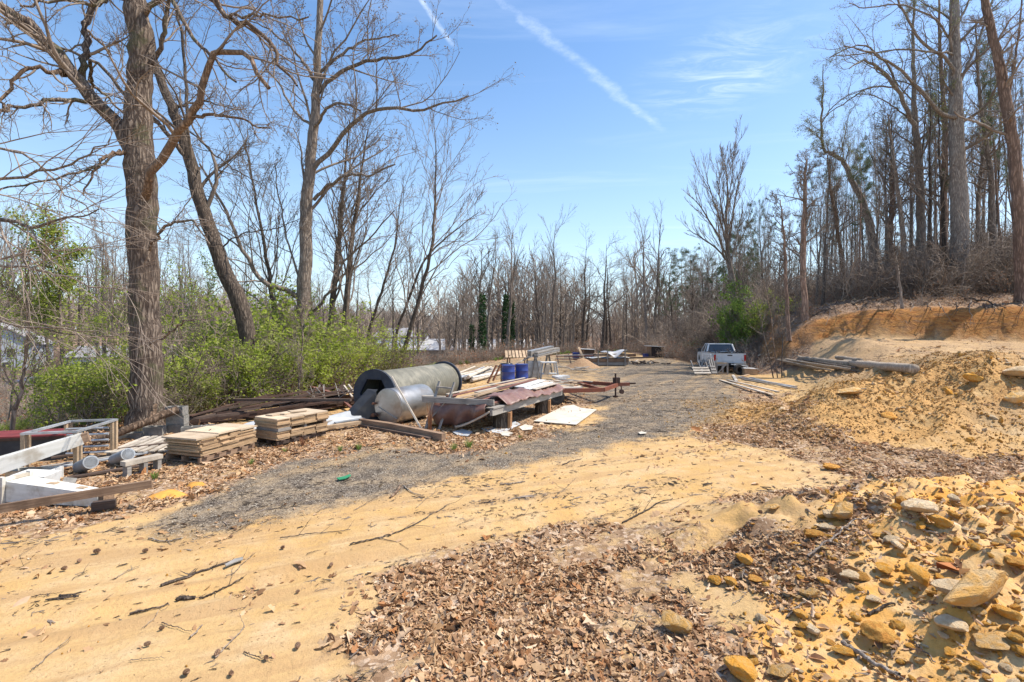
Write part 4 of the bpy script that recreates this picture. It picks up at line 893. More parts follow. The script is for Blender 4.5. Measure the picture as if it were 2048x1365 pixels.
tree('fan_tree', 'bare vase shaped tree behind the pickup with a wide fan of upswept limbs', None,
    [(1475, 640, 36), (1468, 585, 36), (1462, 545, 36), (1455, 500, 36), (1452, 440, 36), (1455, 380, 36), (1452, 330, 36)],
    [0.30, 0.27, 0.24, 0.17, 0.12, 0.08, 0.02],
    [([(1462, 545, 36), (1445, 510, 35.8), (1410, 480, 35.4), (1375, 460, 35)], 0.12, 0.03), ([(1460, 530, 36), (1435, 470, 35.5), (1405, 420, 35), (1385, 395, 34.6)], 0.11, 0.03),
     ([(1458, 510, 36), (1440, 440, 36.4), (1420, 380, 36.8), (1412, 345, 37)], 0.10, 0.03), ([(1456, 490, 36), (1468, 420, 36.4), (1475, 370, 36.8), (1478, 345, 37)], 0.09, 0.03),
     ([(1454, 470, 36), (1440, 400, 35), (1432, 340, 34)], 0.08, 0.02), ([(1460, 520, 36), (1490, 460, 36), (1505, 400, 36)], 0.07, 0.02)],
    'bark_grey', 45, 30, 10, 6, 4, 0.5, 0.45, 0.14, c4l=0.5, direct=14, direct_len=0.4, ang=0.45, wand=0.06, flare=0.3, rmin=0.008)

# ------------------------------------------------------------------ woodland models and their copies
MOD = {}
for nm, h_, r_, kind, n_, bk in (('fan', 16, 0.24, 'fan', 3, 'bark_grey'), ('spread', 15, 0.26, 'spread', 3, 'bark_dark'), ('slim', 14, 0.14, 'slim', 3, 'bark_grey'), ('sapling', 7, 0.06, 'sapling', 3, 'bark_grey'), ('pine', 14, 0.17, 'pine', 3, 'bark_pine'), ('green', 5, 0.035, 'green', 2, 'bark_grey')):
    MOD[nm] = [(model_tree('%s_tree' % nm, h_, r_, kind, 100+len(MOD)*10+k, bk, 'twig' if nm not in ('slim',) else 'twig_brown'), h_) for k in range(n_)]
used_models = set()
NAMES = {'fan': 'bare_tree', 'spread': 'bare_tree', 'slim': 'bare_tree', 'sapling': 'sapling', 'green': 'green_sapling', 'pine': 'pine_tree'}
def plant(kind, px, D, top=None, h=None, label='', group='', k=None, pos=None, name=None, cat='tree'):
    m_, h0 = MOD[kind][RNG.integers(0, len(MOD[kind])) if k is None else k]
    X = (px-1024)/FPX*D; z = H(X, D)
    if h is None: h = (CH-(top-HY)/FPX*D)-z
    s = h/h0; wd = min(max(s, 0.42), 0.9 if px < 1500 else 0.5)*RNG.uniform(0.85, 1.15)
    r = copy_tree(m_, (X, D, z-0.1), RNG.uniform(0, 6.28), (wd, wd, s), label, group, (RNG.normal(0, 0.03), RNG.normal(0, 0.03)))
    r.name = name or NAMES[kind]; r['category'] = cat
    return r
MID = [('fan', 1100, 52, 440, 'broad topped bare tree standing highest in the far wood, behind the lumber rack'), ('fan', 1012, 50, 452, 'bare tree with ivy clad foot behind the blue barrels, left of a pair'),
       ('fan', 1024, 52, 462, 'bare tree with ivy clad foot behind the blue barrels, right of a pair'), ('fan', 965, 48, 465, 'bare tree with dense ivy on its lower trunk behind the pipe bundle'),
       ('slim', 944, 50, 520, 'thin bare tree just left of the ivy covered trunk behind the pipe bundle'), ('fan', 1296, 56, 432, 'twin stemmed bare tree behind the small black shed, its left stem'),
       ('fan', 1306, 57, 438, 'twin stemmed bare tree behind the small black shed, its right stem'), ('spread', 1205, 58, 482, 'round crowned bare tree behind the long tarp covered timber pile'),
       ('spread', 1165, 60, 490, 'bare tree with tangled crown left of the round crowned one'), ('fan', 1080, 56, 500, 'bare tree close on the left of the broad topped highest one'),
       ('pine', 1325, 60, 498, 'pine with a few dark tiers right of the twin stemmed tree'), ('pine', 1375, 58, 512, 'dark spreading pine left above the pickup'),
       ('spread', 905, 55, 560, 'low branching bare tree behind the reel on the valley side'), ('slim', 1245, 60, 500, 'slender bare tree between the timber pile and the black shed')]
for kd, px, D, top, lab in MID: plant(kd, px, D, top, None, lab, 'tall bare trees at the far end of the yard')
def hill_at(px): return ('behind the pickup' if px < 1480 else 'behind the cedars' if px < 1560 else 'by the left tip of the clay' if px < 1640 else 'over the left half of the clay' if px < 1760 else 'over the middle of the clay' if px < 1880 else 'by the tallest trunk' if px < 1980 else 'at the right edge')
def yard_at(px): return ('behind the reel' if px < 960 else 'behind the barrels' if px < 1060 else 'behind the reddish rails' if px < 1160 else 'behind the timber pile' if px < 1260 else 'behind the black shed' if px < 1340 else 'left of the pickup' if px < 1400 else 'above the pickup')
def env(px, xs_, ys_): return float(np.interp(px, xs_, ys_))
rt = np.random.default_rng(77)
for i in range(84):     # the far wood closing the yard
    px = rt.uniform(880, 1500); D = rt.uniform(52, 95); top = env(px, [880, 960, 1250, 1330, 1500], [560, 520, 510, 520, 480])+abs(rt.normal(0, 45))
    if D < 60 and 1120 < px < 1300: D += 8
    kd = rt.choice(['fan', 'spread', 'slim', 'slim', 'slim', 'pine' if px > 1320 else 'spread']); X = (px-1024)/FPX*D
    plant(kd, px, D, min(top, 610), None, {'fan': 'upswept bare tree in the far wood', 'spread': 'crooked bare tree in the far wood', 'slim': 'thin bare tree in the far wood', 'pine': 'dark pine in the far wood'}[kd]+', '+('farther, ' if D > 75 else 'nearer, ')+yard_at(px), 'wood beyond the end of the yard')
for i in range(44):     # left valley side
    px = rt.uniform(-80, 800); D = rt.uniform(58, 95); top = env(px, [-80, 250, 500, 800], [415, 430, 470, 560])+abs(rt.normal(0, 35))
    plant(rt.choice(['spread', 'fan', 'spread']), px, D, top, None, 'bare tree beyond the parking area, '+('left of the massive trunk' if px < 250 else 'between massive and leaning trunk' if px < 480 else 'right of the leaning trunk' if px < 640 else 'behind the two slim dark trunks')+(', deeper in' if D > 76 else ''), 'bare trees beyond the parking area')
for i in range(16):
    px = rt.uniform(430, 900); D = rt.uniform(26, 42); top = rt.uniform(480, 620)
    plant(rt.choice(['sapling', 'slim']), px, D, top, None, 'thin bare sapling behind the green thicket, '+('left of the arching tree' if px < 600 else 'right of the arching tree' if px < 740 else 'behind the reel'), 'bare saplings along the left edge of the yard')
for i in range(140):    # hillside wood on the right
    px = rt.uniform(1380, 2110); D = rt.uniform(29, 72) if px > 1600 else rt.uniform(38, 75)
    top = env(px, [1380, 1450, 1540, 1620, 1700, 1780, 1850, 2110], [520, 450, 370, 305, 235, 180, 110, 20])+abs(rt.normal(0, 70 if px > 1700 else 55))
    kd = rt.choice(['pine', 'slim', 'fan', 'spread', 'slim'], p=[.24, .34, .14, .10, .18])
    plant(kd, px, D, min(top, 520), None, {'fan': 'upswept bare tree in the hillside wood', 'spread': 'twisted bare tree in the hillside wood', 'slim': 'thin bare trunk in the hillside wood', 'pine': 'tall thin pine in the hillside wood'}[kd]+(' deep in ' if D > 50 else ' in front ')+hill_at(px), 'hillside wood above the clay cutting')
for i in range(14):
    px = rt.uniform(1340, 1570); D = rt.uniform(50, 68); plant('pine', px, D, rt.uniform(490, 560), None, 'dense dark pine '+('nearer ' if D < 58 else 'farther ')+yard_at(px) if px < 1420 else 'dense dark pine '+('nearer ' if D < 58 else 'farther ')+hill_at(px), 'pines around the pickup')
for i in range(44):
    px = rt.uniform(1500, 2090); D = rt.uniform(27.5, 36)
    X = (px-1024)/FPX*D
    if float(psdf(BANK, np.array([X]), np.array([D]))[0]) < 1.2 and px > 1570: continue
    plant('sapling', px, D, None, rt.uniform(2.0, 5.5), 'leafless sapling on the brow '+hill_at(px)+(', back' if D > 31 else ', front'), 'saplings on the brow of the clay cutting')
# far ridges and undergrowth: masses nobody could count
fw = []
for k in range(3):
    rngk = np.random.default_rng(200+k); P, R = smooth_line([(0, 0, -0.3), (0.1, 0, 5), (0, 0.1, 11)], 8, 0.05, rngk, [0.2, 0.15, 0.03])
    a = spawn(rngk, P, R, 16, 0.2, 0.7, 0.42, 5, 0.1, 0.1, 0.5, rmin=0.03); b_ = spawn(rngk, *a, 8, 0.15, 0.7, 0.5, 4, 0.15, 0.08, 0.6, rmin=0.025)
    fw.append(link('far_tree', mesh_of('far_tree', [(P, R), a, b_], M['twig_brown' if k else 'twig'], [5, 3, 3])))
fwc = proto_collection('far trees', fw)
n_ = 3800; D = np.sqrt(RNG.uniform(105**2, 420**2, n_)); px = RNG.uniform(-150, 2200, n_); X = (px-1024)/FPX*D
scatter('far_woods', 'grey brown bare woods covering the valley and the low far ridges', 'far woods', np.stack([X, D, height(X, D)-0.3], 1), np.stack([RNG.normal(0, .04, n_), RNG.normal(0, .04, n_), RNG.uniform(0, 6.28, n_)], 1), RNG.uniform(0.75, 1.25, n_)*(1+0.15*(px < 500)), RNG.integers(0, 3, n_), fwc)
bp = []; bq = []
for k in range(4):      # twiggy brush
    rngk = np.random.default_rng(300+k); m_ = 14; base = np.stack([rngk.normal(0, 0.12, m_), rngk.normal(0, 0.12, m_), np.full(m_, -0.05)], 1)
    dr = unit(np.stack([rngk.normal(0, 0.55, m_), rngk.normal(0, 0.55, m_), np.full(m_, 1.0)], 1)); t = np.linspace(0, 1, 6)
    P = base[:, None]+dr[:, None]*t[None, :, None]*rngk.uniform(0.5, 1.2, (m_, 1, 1))+rngk.normal(0, 0.025, (m_, 6, 3)); R = np.tile((0.008*(1-0.7*t))[None], (m_, 1))
    a = spawn(rngk, P, R, 6, 0.2, 0.7, 0.5, 4, 0.2, 0.03, 0.6, rmin=0.003); b_ = spawn(rngk, *a, 3, 0.2, 0.8, 0.6, 3, 0.2, 0.0, 0.7, rmin=0.0025)
    o = link('brush', mesh_of('brush', [(P, R), a, b_], M['twig_brown' if k % 2 else 'twig'], [4, 3, 3])); bq.append(link('thicket', o.data.copy()))
    V, F = leafcards(b_[0][:, -1][::3 if k == 1 else 9], 0.06, rngk, 1, 0.03); me = o.data; bp.append(o)
    V0 = np.empty(len(me.vertices)*3, np.float32); me.vertices.foreach_get('co', V0)
    F0 = np.empty(len(me.loops), np.int32); me.loops.foreach_get('vertex_index', F0)
    VV, FF = joinVF([(V0.reshape(-1, 3), F0.reshape(-1, 4)), (V, F)]); m2 = npmesh('brush', VV, FF); m2.materials.append(me.materials[0]); m2.materials.append(M['hangleaf'])
    mi = np.zeros(len(FF), np.int32); mi[len(F0)//4:] = 1; m2.polygons.foreach_set('material_index', mi); o.data = m2
bpc = proto_collection('brush kinds', bp)
n_ = 5200; D = np.sqrt(RNG.uniform(24**2, 75**2, n_)); X = RNG.uniform(0.25, 1.2, n_)*D; dbv = psdf(BANK, X, D); tr_ = psdf([(15, 40), (17.5, 36), (20, 36), (60, 62), (90, 90), (20, 75), (14.5, 48)], X, D)
k = RNG.random(n_) < np.maximum(sst(3, 8, dbv), sst(-.5, 1, tr_))*.27; X, D = X[k], D[k]; n_ = len(X)
scatter('hillside_thicket', 'grey brown tangle of fine bare saplings filling the hillside wood', 'thicket', np.stack([X, D, height(X, D)-.1], 1), np.stack([RNG.normal(0, .08, n_), RNG.normal(0, .08, n_), RNG.uniform(0, 6.28, n_)], 1), RNG.uniform(1.8, 4.4, n_), RNG.integers(0, 4, n_), proto_collection('thicket kinds', bq))
n_ = 110; D = RNG.uniform(78, 118, n_); px = RNG.uniform(820, 1600, n_); X = (px-1024)/FPX*D
scatter('distant_wood', 'pale bare wood closing the view beyond the yard', 'wood', np.stack([X, D, height(X, D)-.3], 1), np.stack([RNG.normal(0, .04, n_), RNG.normal(0, .04, n_), RNG.uniform(0, 6.28, n_)], 1), RNG.uniform(1.0, 1.75, n_), RNG.integers(0, 3, n_), fwc)
n_ = 26000; D = np.sqrt(RNG.uniform(16**2, 85**2, n_)); X = RNG.uniform(-1.15, 1.2, n_)*D
f_ = zones(X, D)[3]; dyv = psdf(YARD, X, D); dbv = psdf(BANK, X, D)
keep = RNG.random(n_) < np.where(dbv > 1.0, (0.08+0.80*sst(2.5, 12, dbv))*np.clip(f_, 0, 1), np.where(dyv < -0.5, 0.30, 0.42*f_*(D > 26)))
X, D, dbv = X[keep], D[keep], dbv[keep]; n_ = len(X); print('brush', n_)
scatter('undergrowth', 'leafless brown brush covering the hillside, the slope and the valley edge', 'undergrowth', np.stack([X, D, height(X, D)], 1), np.stack([RNG.normal(0, .12, n_), RNG.normal(0, .12, n_), RNG.uniform(0, 6.28, n_)], 1),
        RNG.uniform(0.6, 1.5, n_)*np.where(D > 40, 1.2, 1.0)*np.where((dbv > 0) & (dbv < 3), 0.7, 1), RNG.integers(0, 4, n_), bpc)

# ------------------------------------------------------------------ leafy shrubs along the left edge
def model_shrub(name, h, w_, seed, leaf, size, nl_, fill=0.5, stem='twig', cone=False):
    rngk = np.random.default_rng(seed); o = thing(name, '', 'shrub', (0, 0, -50)); m_ = 16
    base = np.stack([rngk.normal(0, 0.15*w_, m_), rngk.normal(0, 0.15*w_, m_), np.full(m_, -0.1)], 1)
    dr = unit(np.stack([rngk.normal(0, 0.42*w_/h*1.6, m_), rngk.normal(0, 0.42*w_/h*1.6, m_), np.full(m_, 1.0)], 1)); t = np.linspace(0, 1, 7)
    P = base[:, None]+dr[:, None]*t[None, :, None]*rngk.uniform(0.5, 1.05, (m_, 1, 1))*h+rngk.normal(0, 0.04, (m_, 7, 3)); R = np.tile((0.016*(1-0.75*t))[None], (m_, 1))
    a = spawn(rngk, P, R, 9, 0.12, 0.85, 0.42, 6, 0.18, 0.03, 0.55, rmin=0.004); b_ = spawn(rngk, *a, 6, 0.15, 0.9, 0.5, 4, 0.2, 0.02, 0.6, rmin=0.003)
    me = mesh_of('stems', [(P, R), a, b_], M[stem], [5, 3, 3]); s_ = link('stems', me, None, o); s_['kind'] = 'stuff'
    tp = np.concatenate([b_[0][:, 1:].reshape(-1, 3), a[0][:, 2:].reshape(-1, 3)]); tp = tp[rngk.permutation(len(tp))[:nl_//4]]
    gap = fbm(tp[:, 0]*1.3+tp[:, 2]*0.7, tp[:, 1]*1.3-tp[:, 2], 0.9, 2, seed=seed) > -0.12
    V, F = leafcards(tp[gap], size, rngk, 4, 0.07); me = npmesh('foliage', V, F); me.materials.append(M[leaf]); f = link('foliage', me, None, o); f['kind'] = 'stuff'
    return o
SH = [model_shrub('leafy_shrub', 2.0, 1.5, 400+k, ('greenleaf', 'greenleaf', 'oliveleaf', 'greenleaf')[k], 0.047, (8000, 4200, 4000, 6000)[k]) for k in range(4)]
shl = ['bright green leafy shrub in the left thicket', 'sparse bright green shrub in the left thicket', 'olive brown leaved shrub in the left thicket', 'dense fresh green shrub in the left thicket']
rs_ = np.random.default_rng(9)
spots = [(40, 905, 0, .75), (110, 890, 3, .8), (190, 880, 0, 1.0), (250, 868, 3, .9), (345, 868, 2, 1.05), (400, 850, 0, 1.2), (455, 840, 3, 1.3), (520, 830, 0, 1.3), (560, 822, 2, .9), (600, 812, 0, 1.35), (650, 800, 3, 1.3), (690, 790, 0, 1.1), (735, 770, 1, 1.0)]
for px, py, k, s in [(a_, b_, c_, d_*(0.5 if a_ < 120 else 1)) for a_, b_, c_, d_ in spots]:
    D = CH*FPX/(py-HY)*1.10+0.4; X = (px-1024)/FPX*D; copy_tree(SH[k], (X, D, H(X, D)-0.05), rs_.uniform(0, 6), s*rs_.uniform(0.6, 1.15), shl[k]+(' left of the massive trunk' if px < 330 else ' behind the dark rusty bars' if px < 620 else ' beside the reel'), 'leafy shrubs of the left thicket')
for i in range(46):
    px = rs_.uniform(-60, 770); D = rs_.uniform(14.5, 27) if px > 250 else rs_.uniform(12, 24); X = (px-1024)/FPX*D
    if float(psdf(YARD, np.array([X]), np.array([D]))[0]) > 0.1: D *= 1.35; X = (px-1024)/FPX*D
    if px < 125: continue
    k = int(rs_.choice([0, 1, 1, 1, 2, 3])); s = rs_.uniform(1.4, 2.7) if 300 < px < 600 else rs_.uniform(1.0, 2.0) if px > 330 else rs_.uniform(0.8, 1.7)
    copy_tree(SH[k], (X, D, H(X, D)-0.05), rs_.uniform(0, 6), s, shl[k]+(', back row left of massive trunk' if px < 290 else ', back row right of massive trunk' if px < 480 else ', back row by the arching tree' if px < 640 else ', back row behind the reel'), 'leafy shrubs of the left thicket')
for i in range(30):
    px = rs_.uniform(10, 720); D = rs_.uniform(13.5, 24) if px > 240 else rs_.uniform(12.5, 22); X = (px-1024)/FPX*D
    if float(psdf(YARD, np.array([X]), np.array([D]))[0]) > 0.1: D *= 1.4; X = (px-1024)/FPX*D
    plant('green', px, D, rs_.uniform(515, 640) if px < 640 else rs_.uniform(600, 680), None, 'airy sapling in fresh yellow green leaf '+('left of the massive trunk' if px < 250 else 'between massive and leaning trunk' if px < 450 else 'by the arching tree' if px < 640 else 'left of the reel')+(', back row' if D > 18 else ', front row'), 'green saplings above the thicket', cat='sapling')
# cedar behind the pickup, conical
cd = model_shrub('cedar_shrub', 2.6, 0.7, 420, 'cedar', 0.065, 15000)
C_ = [(1462, 33.0, 1.5), (1478, 33.8, 1.9), (1490, 32.6, 1.15)]
for i, (px, D, s) in enumerate(C_):
    X = (px-1024)/FPX*D; copy_tree(cd, (X, D, H(X, D)), i, (s*0.8, s*0.8, s), ['bright green cedar on the left behind the pickup bed', 'tallest bright green cedar behind the pickup', 'small green cedar right of the tallest one behind the pickup'][i], 'cedars behind the pickup')
gs_ = [(1515, 34, 1.5, 1), (1535, 36, 1.6, 1), (1500, 38, 1.7, 2), (1420, 40, 0.9, 2), (1395, 42, 0.8, 1), (1365, 44, 0.7, 2)]
for i, (px, D, s, k) in enumerate(gs_):
    X = (px-1024)/FPX*D; copy_tree(SH[k], (X, D, H(X, D)), i, s, 'thin leaved shrub in the brush around the cedars' if px > 1450 else 'low green brush on the small bank left of the pickup', 'shrubs near the pickup')
# leaning stems right of the pickup
for i, (x0, y0, x1, y1) in enumerate([(1548, 700, 1506, 580), (1556, 698, 1526, 560), (1564, 692, 1552, 600)]):
    tree('leaning_sapling', ('left', 'middle', 'right')[i]+' one of three thin brown stems leaning left beside the pickup', None, [(x0, y0, 24), ((x0+x1)/2+6*(i-1), (y0+y1)/2, 24.6), (x1, y1, 25.2)], [0.035, 0.025, 0.008], [], 'bark_orange' if i % 2 else 'bark_dark', 90+i, 12, 5, 3, 0, 0.5, 0.5, 0.05, direct=12, direct_len=0.22, sides=7, rmin=0.004, flare=0.1, group='leaning stems right of the pickup', cat='sapling')
# ivy on four far trunks
def ivy_on(px, D, top, r, lab):
    X = (px-1024)/FPX*D; z0 = H(X, D); h_ = (CH-(top-HY)/FPX*D)-z0; n_ = 1500; t = RNG.random(n_)**1.3; a = RNG.uniform(0, 6.28, n_)
    C = np.stack([np.cos(a)*r*(1.2-0.5*t), np.sin(a)*r*(1.2-0.5*t), t*h_], 1)+RNG.normal(0, 0.05, (n_, 3)); V, F = leafcards(C, 0.13, RNG, 2, 0.06)
    me = npmesh('ivy', V, F); me.materials.append(M['ivy']); o = link('ivy', me, None, None, (X, D, z0)); tag(o, lab, 'ivy', 'ivy on the far trunks')
for px, D, top, r, lab in ((1012, 50, 590, .28, 'dark ivy wrapped round the left trunk of the pair behind the barrels'), (1024, 52, 600, .26, 'dark ivy wrapped round the right trunk of the pair behind the barrels'), (965, 48, 590, .3, 'dark ivy on the trunk behind the pipe bundle'), (944, 50, 650, .22, 'short ivy on the thin trunk left of the pipe bundle ivy')): ivy_on(px, D, top, r, lab)
for l_ in MOD.values():
    for o, _h in l_: drop_model(o)
for o in SH: drop_model(o)
drop_model(cd)
# ------------------------------------------------------------------ object materials
M['wd_tan'] = wood('tan board', (0.50, 0.37, 0.24), (0.38, 0.26, 0.16))
M['wd_pale'] = wood('pale weathered board', (0.52, 0.46, 0.38), (0.40, 0.34, 0.27))
M['wd_grey'] = wood('grey weathered board', (0.36, 0.33, 0.29), (0.23, 0.205, 0.18))
M['wd_dark'] = wood('dark board', (0.13, 0.09, 0.07), (0.07, 0.05, 0.04))
M['wd_brown'] = wood('brown timber', (0.34, 0.23, 0.15), (0.19, 0.12, 0.08))
M['wd_red'] = wood('reddish painted board', (0.27, 0.125, 0.095), (0.19, 0.085, 0.065))
M['ply'] = wood('weathered plywood', (0.60, 0.55, 0.46), (0.50, 0.45, 0.37), dirt=(0.36, 0.30, 0.23), dsc=2.5)
M['door_top'] = mat('cut panel face', (0.57, 0.45, 0.32), (0.50, 0.385, 0.265), sc=4, bump=0.05, dirt=(0.36, 0.27, 0.18), dsc=5, damt=0.4)
M['mdf'] = wood('panel edges', (0.50, 0.35, 0.21), (0.36, 0.235, 0.13))
M['white'] = mat('flaking white paint', (0.74, 0.72, 0.66), (0.62, 0.60, 0.53), sc=5, stretch=(0.4, 3, 3), dirt=(0.30, 0.22, 0.13), dsc=3.0, damt=0.6, var=0.05)
M['white2'] = mat('dirty white', (0.66, 0.66, 0.64), (0.52, 0.52, 0.50), sc=5, dirt=(0.30, 0.28, 0.25), dsc=4, damt=0.5, var=0.1)
M['concrete'] = mat('grey block', (0.30, 0.28, 0.25), (0.20, 0.19, 0.17), sc=14, bump=0.5, dirt=(0.12, 0.115, 0.09), dsc=3)
M['black'] = mat('black plastic', (0.022, 0.024, 0.030), (0.035, 0.038, 0.045), sc=5, rough=0.55, bump=0.1, dirt=(0.12, 0.11, 0.09), dsc=3, damt=0.25, spec=0.4)
M['navy'] = mat('dark blue black flange', (0.045, 0.055, 0.075), (0.03, 0.036, 0.05), sc=4, rough=0.6, bump=0.15, dirt=(0.13, 0.12, 0.11), damt=0.3)
M['steel'] = mat('dull stainless steel', (0.55, 0.53, 0.50), (0.42, 0.40, 0.37), sc=3, rough=0.38, bump=0.08, metal=0.85, dirt=(0.28, 0.20, 0.13), dsc=2.2, damt=0.5, var=0.03)
M['galv'] = mat('galvanised metal', (0.52, 0.53, 0.54), (0.38, 0.39, 0.40), sc=6, rough=0.45, metal=0.5, bump=0.1, dirt=(0.30, 0.26, 0.22), damt=0.3)
M['rust'] = mat('rusty steel', (0.24, 0.10, 0.055), (0.13, 0.055, 0.035), sc=10, bump=0.5, dirt=(0.33, 0.17, 0.09), dsc=6)
M['rust_dk'] = mat('dark rusty steel', (0.085, 0.05, 0.038), (0.05, 0.032, 0.026), sc=10, bump=0.4, dirt=(0.15, 0.08, 0.05), dsc=5, var=0.4)
M['rust_red'] = mat('red brown trailer paint', (0.30, 0.10, 0.055), (0.20, 0.07, 0.045), sc=6, bump=0.3, dirt=(0.14, 0.08, 0.06), dsc=5)
M['tyre'] = mat('tyre rubber', (0.03, 0.03, 0.03), (0.05, 0.045, 0.04), sc=20, bump=0.2)
M['pvc'] = mat('grey pipe', (0.34, 0.36, 0.38), (0.27, 0.29, 0.31), sc=3, rough=0.5, bump=0.05, dirt=(0.22, 0.19, 0.15), damt=0.4)
M['tarp_grey'] = mat('silver grey tarp', (0.50, 0.52, 0.54), (0.42, 0.44, 0.46), sc=3, rough=0.45, bump=0.2, dirt=(0.28, 0.27, 0.25), damt=0.35)
M['tarp_brown'] = mat('brown tarp', (0.20, 0.10, 0.075), (0.15, 0.075, 0.058), sc=4, rough=0.45, bump=0.25, dirt=(0.30, 0.22, 0.17), dsc=3, damt=0.35, bd=0.02, spec=0.5)
M['tarp_hem'] = mat('pale tarp hem', (0.45, 0.38, 0.30), (0.36, 0.29, 0.22), sc=4)
M['blue'] = mat('blue barrel', (0.02, 0.045, 0.22), (0.03, 0.06, 0.28), sc=3, rough=0.45, bump=0.05, dirt=(0.10, 0.09, 0.10), damt=0.3, spec=0.5)
M['lumber_red'] = mat('maroon paint', (0.25, 0.05, 0.05), (0.18, 0.04, 0.04), sc=4)
M['truck'] = mat('white pickup paint', (0.66, 0.66, 0.65), (0.60, 0.60, 0.59), sc=3, rough=0.32, bump=0.0, dirt=(0.48, 0.42, 0.34), dsc=2.5, damt=0.4, var=0.0, spec=0.5)
M['glass'] = mat('dark glass', (0.05, 0.055, 0.06), (0.035, 0.04, 0.045), sc=2, rough=0.08, bump=0.0, spec=0.7, var=0)
M['lamp_red'] = mat('red lamp lens', (0.45, 0.02, 0.015), (0.35, 0.015, 0.01), sc=2, rough=0.25, bump=0)
M['dark'] = mat('dark underside', (0.02, 0.02, 0.02), (0.03, 0.03, 0.03), sc=3, bump=0)
M['chrome'] = mat('bumper', (0.55, 0.52, 0.46), (0.45, 0.42, 0.38), sc=3, rough=0.4, metal=0.4, bump=0)
M['green_pl'] = mat('green plastic scrap', (0.04, 0.24, 0.12), (0.03, 0.19, 0.09), sc=3, bump=0)
M['wood_end'] = mat('split log end', (0.42, 0.22, 0.10), (0.30, 0.15, 0.07), sc=4, bump=0.4)
M['sandpatch'] = mat('orange sand', (0.58, 0.29, 0.06), (0.48, 0.23, 0.05), sc=14, bump=0.6)
M['asphalt'] = mat('pale worn asphalt', (0.36, 0.34, 0.32), (0.28, 0.265, 0.25), sc=2, bump=0.1, var=0)
M['siding'] = mat('pale blue grey siding', (0.44, 0.46, 0.50), (0.40, 0.42, 0.46), sc=2, bump=0, var=0.03)
M['roof_grey'] = mat('grey shingle roof', (0.30, 0.29, 0.29), (0.24, 0.23, 0.23), sc=8, bump=0.2)
M['roof_white'] = mat('white metal roof', (0.50, 0.49, 0.48), (0.42, 0.42, 0.42), sc=2, rough=0.5, bump=0, dirt=(0.45, 0.42, 0.38), damt=0.3, var=0.03)
M['wall_tan'] = mat('tan wall', (0.30, 0.26, 0.22), (0.24, 0.21, 0.18), sc=2, bump=0, var=0.05)
M['brick'] = mat('dull red brick wall', (0.32, 0.16, 0.12), (0.26, 0.13, 0.10), sc=8, bump=0.1)
M['carblue'] = mat('dark blue car paint', (0.05, 0.07, 0.16), (0.045, 0.06, 0.14), sc=2, rough=0.25, bump=0, var=0, spec=0.6)
M['carblack'] = mat('black car paint', (0.03, 0.03, 0.035), (0.035, 0.035, 0.04), sc=2, rough=0.25, bump=0, var=0, spec=0.6)
M['carwhite'] = mat('white car paint', (0.7, 0.71, 0.72), (0.66, 0.67, 0.68), sc=2, rough=0.3, bump=0, var=0, spec=0.5)
M['cone'] = mat('orange plastic', (0.85, 0.13, 0.03), (0.75, 0.11, 0.03), sc=2, bump=0)

# ------------------------------------------------------------------ beyond the left edge: lot, houses, cars
lx_, ly_ = np.meshgrid(np.linspace(-74, -13.5, 60), np.linspace(24.5, 50, 30)); lx_ = lx_+(ly_-24)*0.12
V = np.stack([lx_.ravel(), ly_.ravel(), height(lx_.ravel(), ly_.ravel())+0.05], 1); ii = (np.arange(29)[:, None]*60+np.arange(59)[None]).ravel()
lot = link('parking_lot', npmesh('lot', V, np.stack([ii, ii+1, ii+61, ii+60], 1), True), M['asphalt']); tag(lot, 'pale asphalt parking area below the left thicket', kind='structure')
def house(name, label, x, y, L, Dp, hw, hr, rz, wallm, roofm, wins, gable=True, zb=None, cat='house'):
    z = (H(x, y)-0.3) if zb is None else zb; o = thing(name, label, cat, (x, y, z), rz)
    box(o, 'wall', (0, 0, hw/2), (L, Dp, hw), wallm)
    if gable:
        V = [(-L/2, -Dp/2, hw), (-L/2, Dp/2, hw), (-L/2, 0, hw+hr-0.1), (L/2, -Dp/2, hw), (L/2, Dp/2, hw), (L/2, 0, hw+hr-0.1)]
        link('gable', pymesh('gable', V, [(0, 1, 2), (3, 5, 4), (0, 3, 4, 1), (1, 4, 5, 2), (0, 2, 5, 3)]), wallm, o)
        e = 0.35
        for s in (-1, 1):
            n_ = math.hypot(Dp/2+e, hr*(1+2*e/Dp)); a = math.atan2(hr, Dp/2)
            box(o, 'roof', (0, s*(Dp/4+e/2), hw+hr/2-hr*e/Dp+0.12), (L+2*e, n_, 0.14), roofm, (-s*a, 0, 0))
    else: box(o, 'roof', (0, 0, hw+hr/2), (L+0.6, Dp+0.6, hr), roofm)
    for (wx, wz, ww, wh) in wins:
        f = box(o, 'window', (wx, -Dp/2-0.02, wz), (ww, 0.06, wh), M['white2']); box(f, 'pane', (0, -0.032, 0), (ww-0.16, 0.03, wh-0.16), M['glass'])
    return o
h1 = house('house', 'pale blue grey gabled house behind the parked cars at the left edge', -72.5, 69, 9, 9, 4.2, 2.8, math.radians(90+35), M['siding'], M['roof_grey'], [])
for s, wz in ((-1.6, 3.0), (1.8, 1.6), (-1.2, 1.2)):
    f = box(h1, 'window', (-4.53, s, wz), (0.06, 1.0, 1.3), M['white2']); box(f, 'pane', (-0.035, 0, 0), (0.03, 0.8, 1.1), M['glass'])
    f = box(h1, 'window', (s*1.6, 4.53, wz), (1.0, 0.06, 1.3), M['white2']); box(f, 'pane', (0, 0.035, 0), (0.8, 0.03, 1.1), M['glass'])
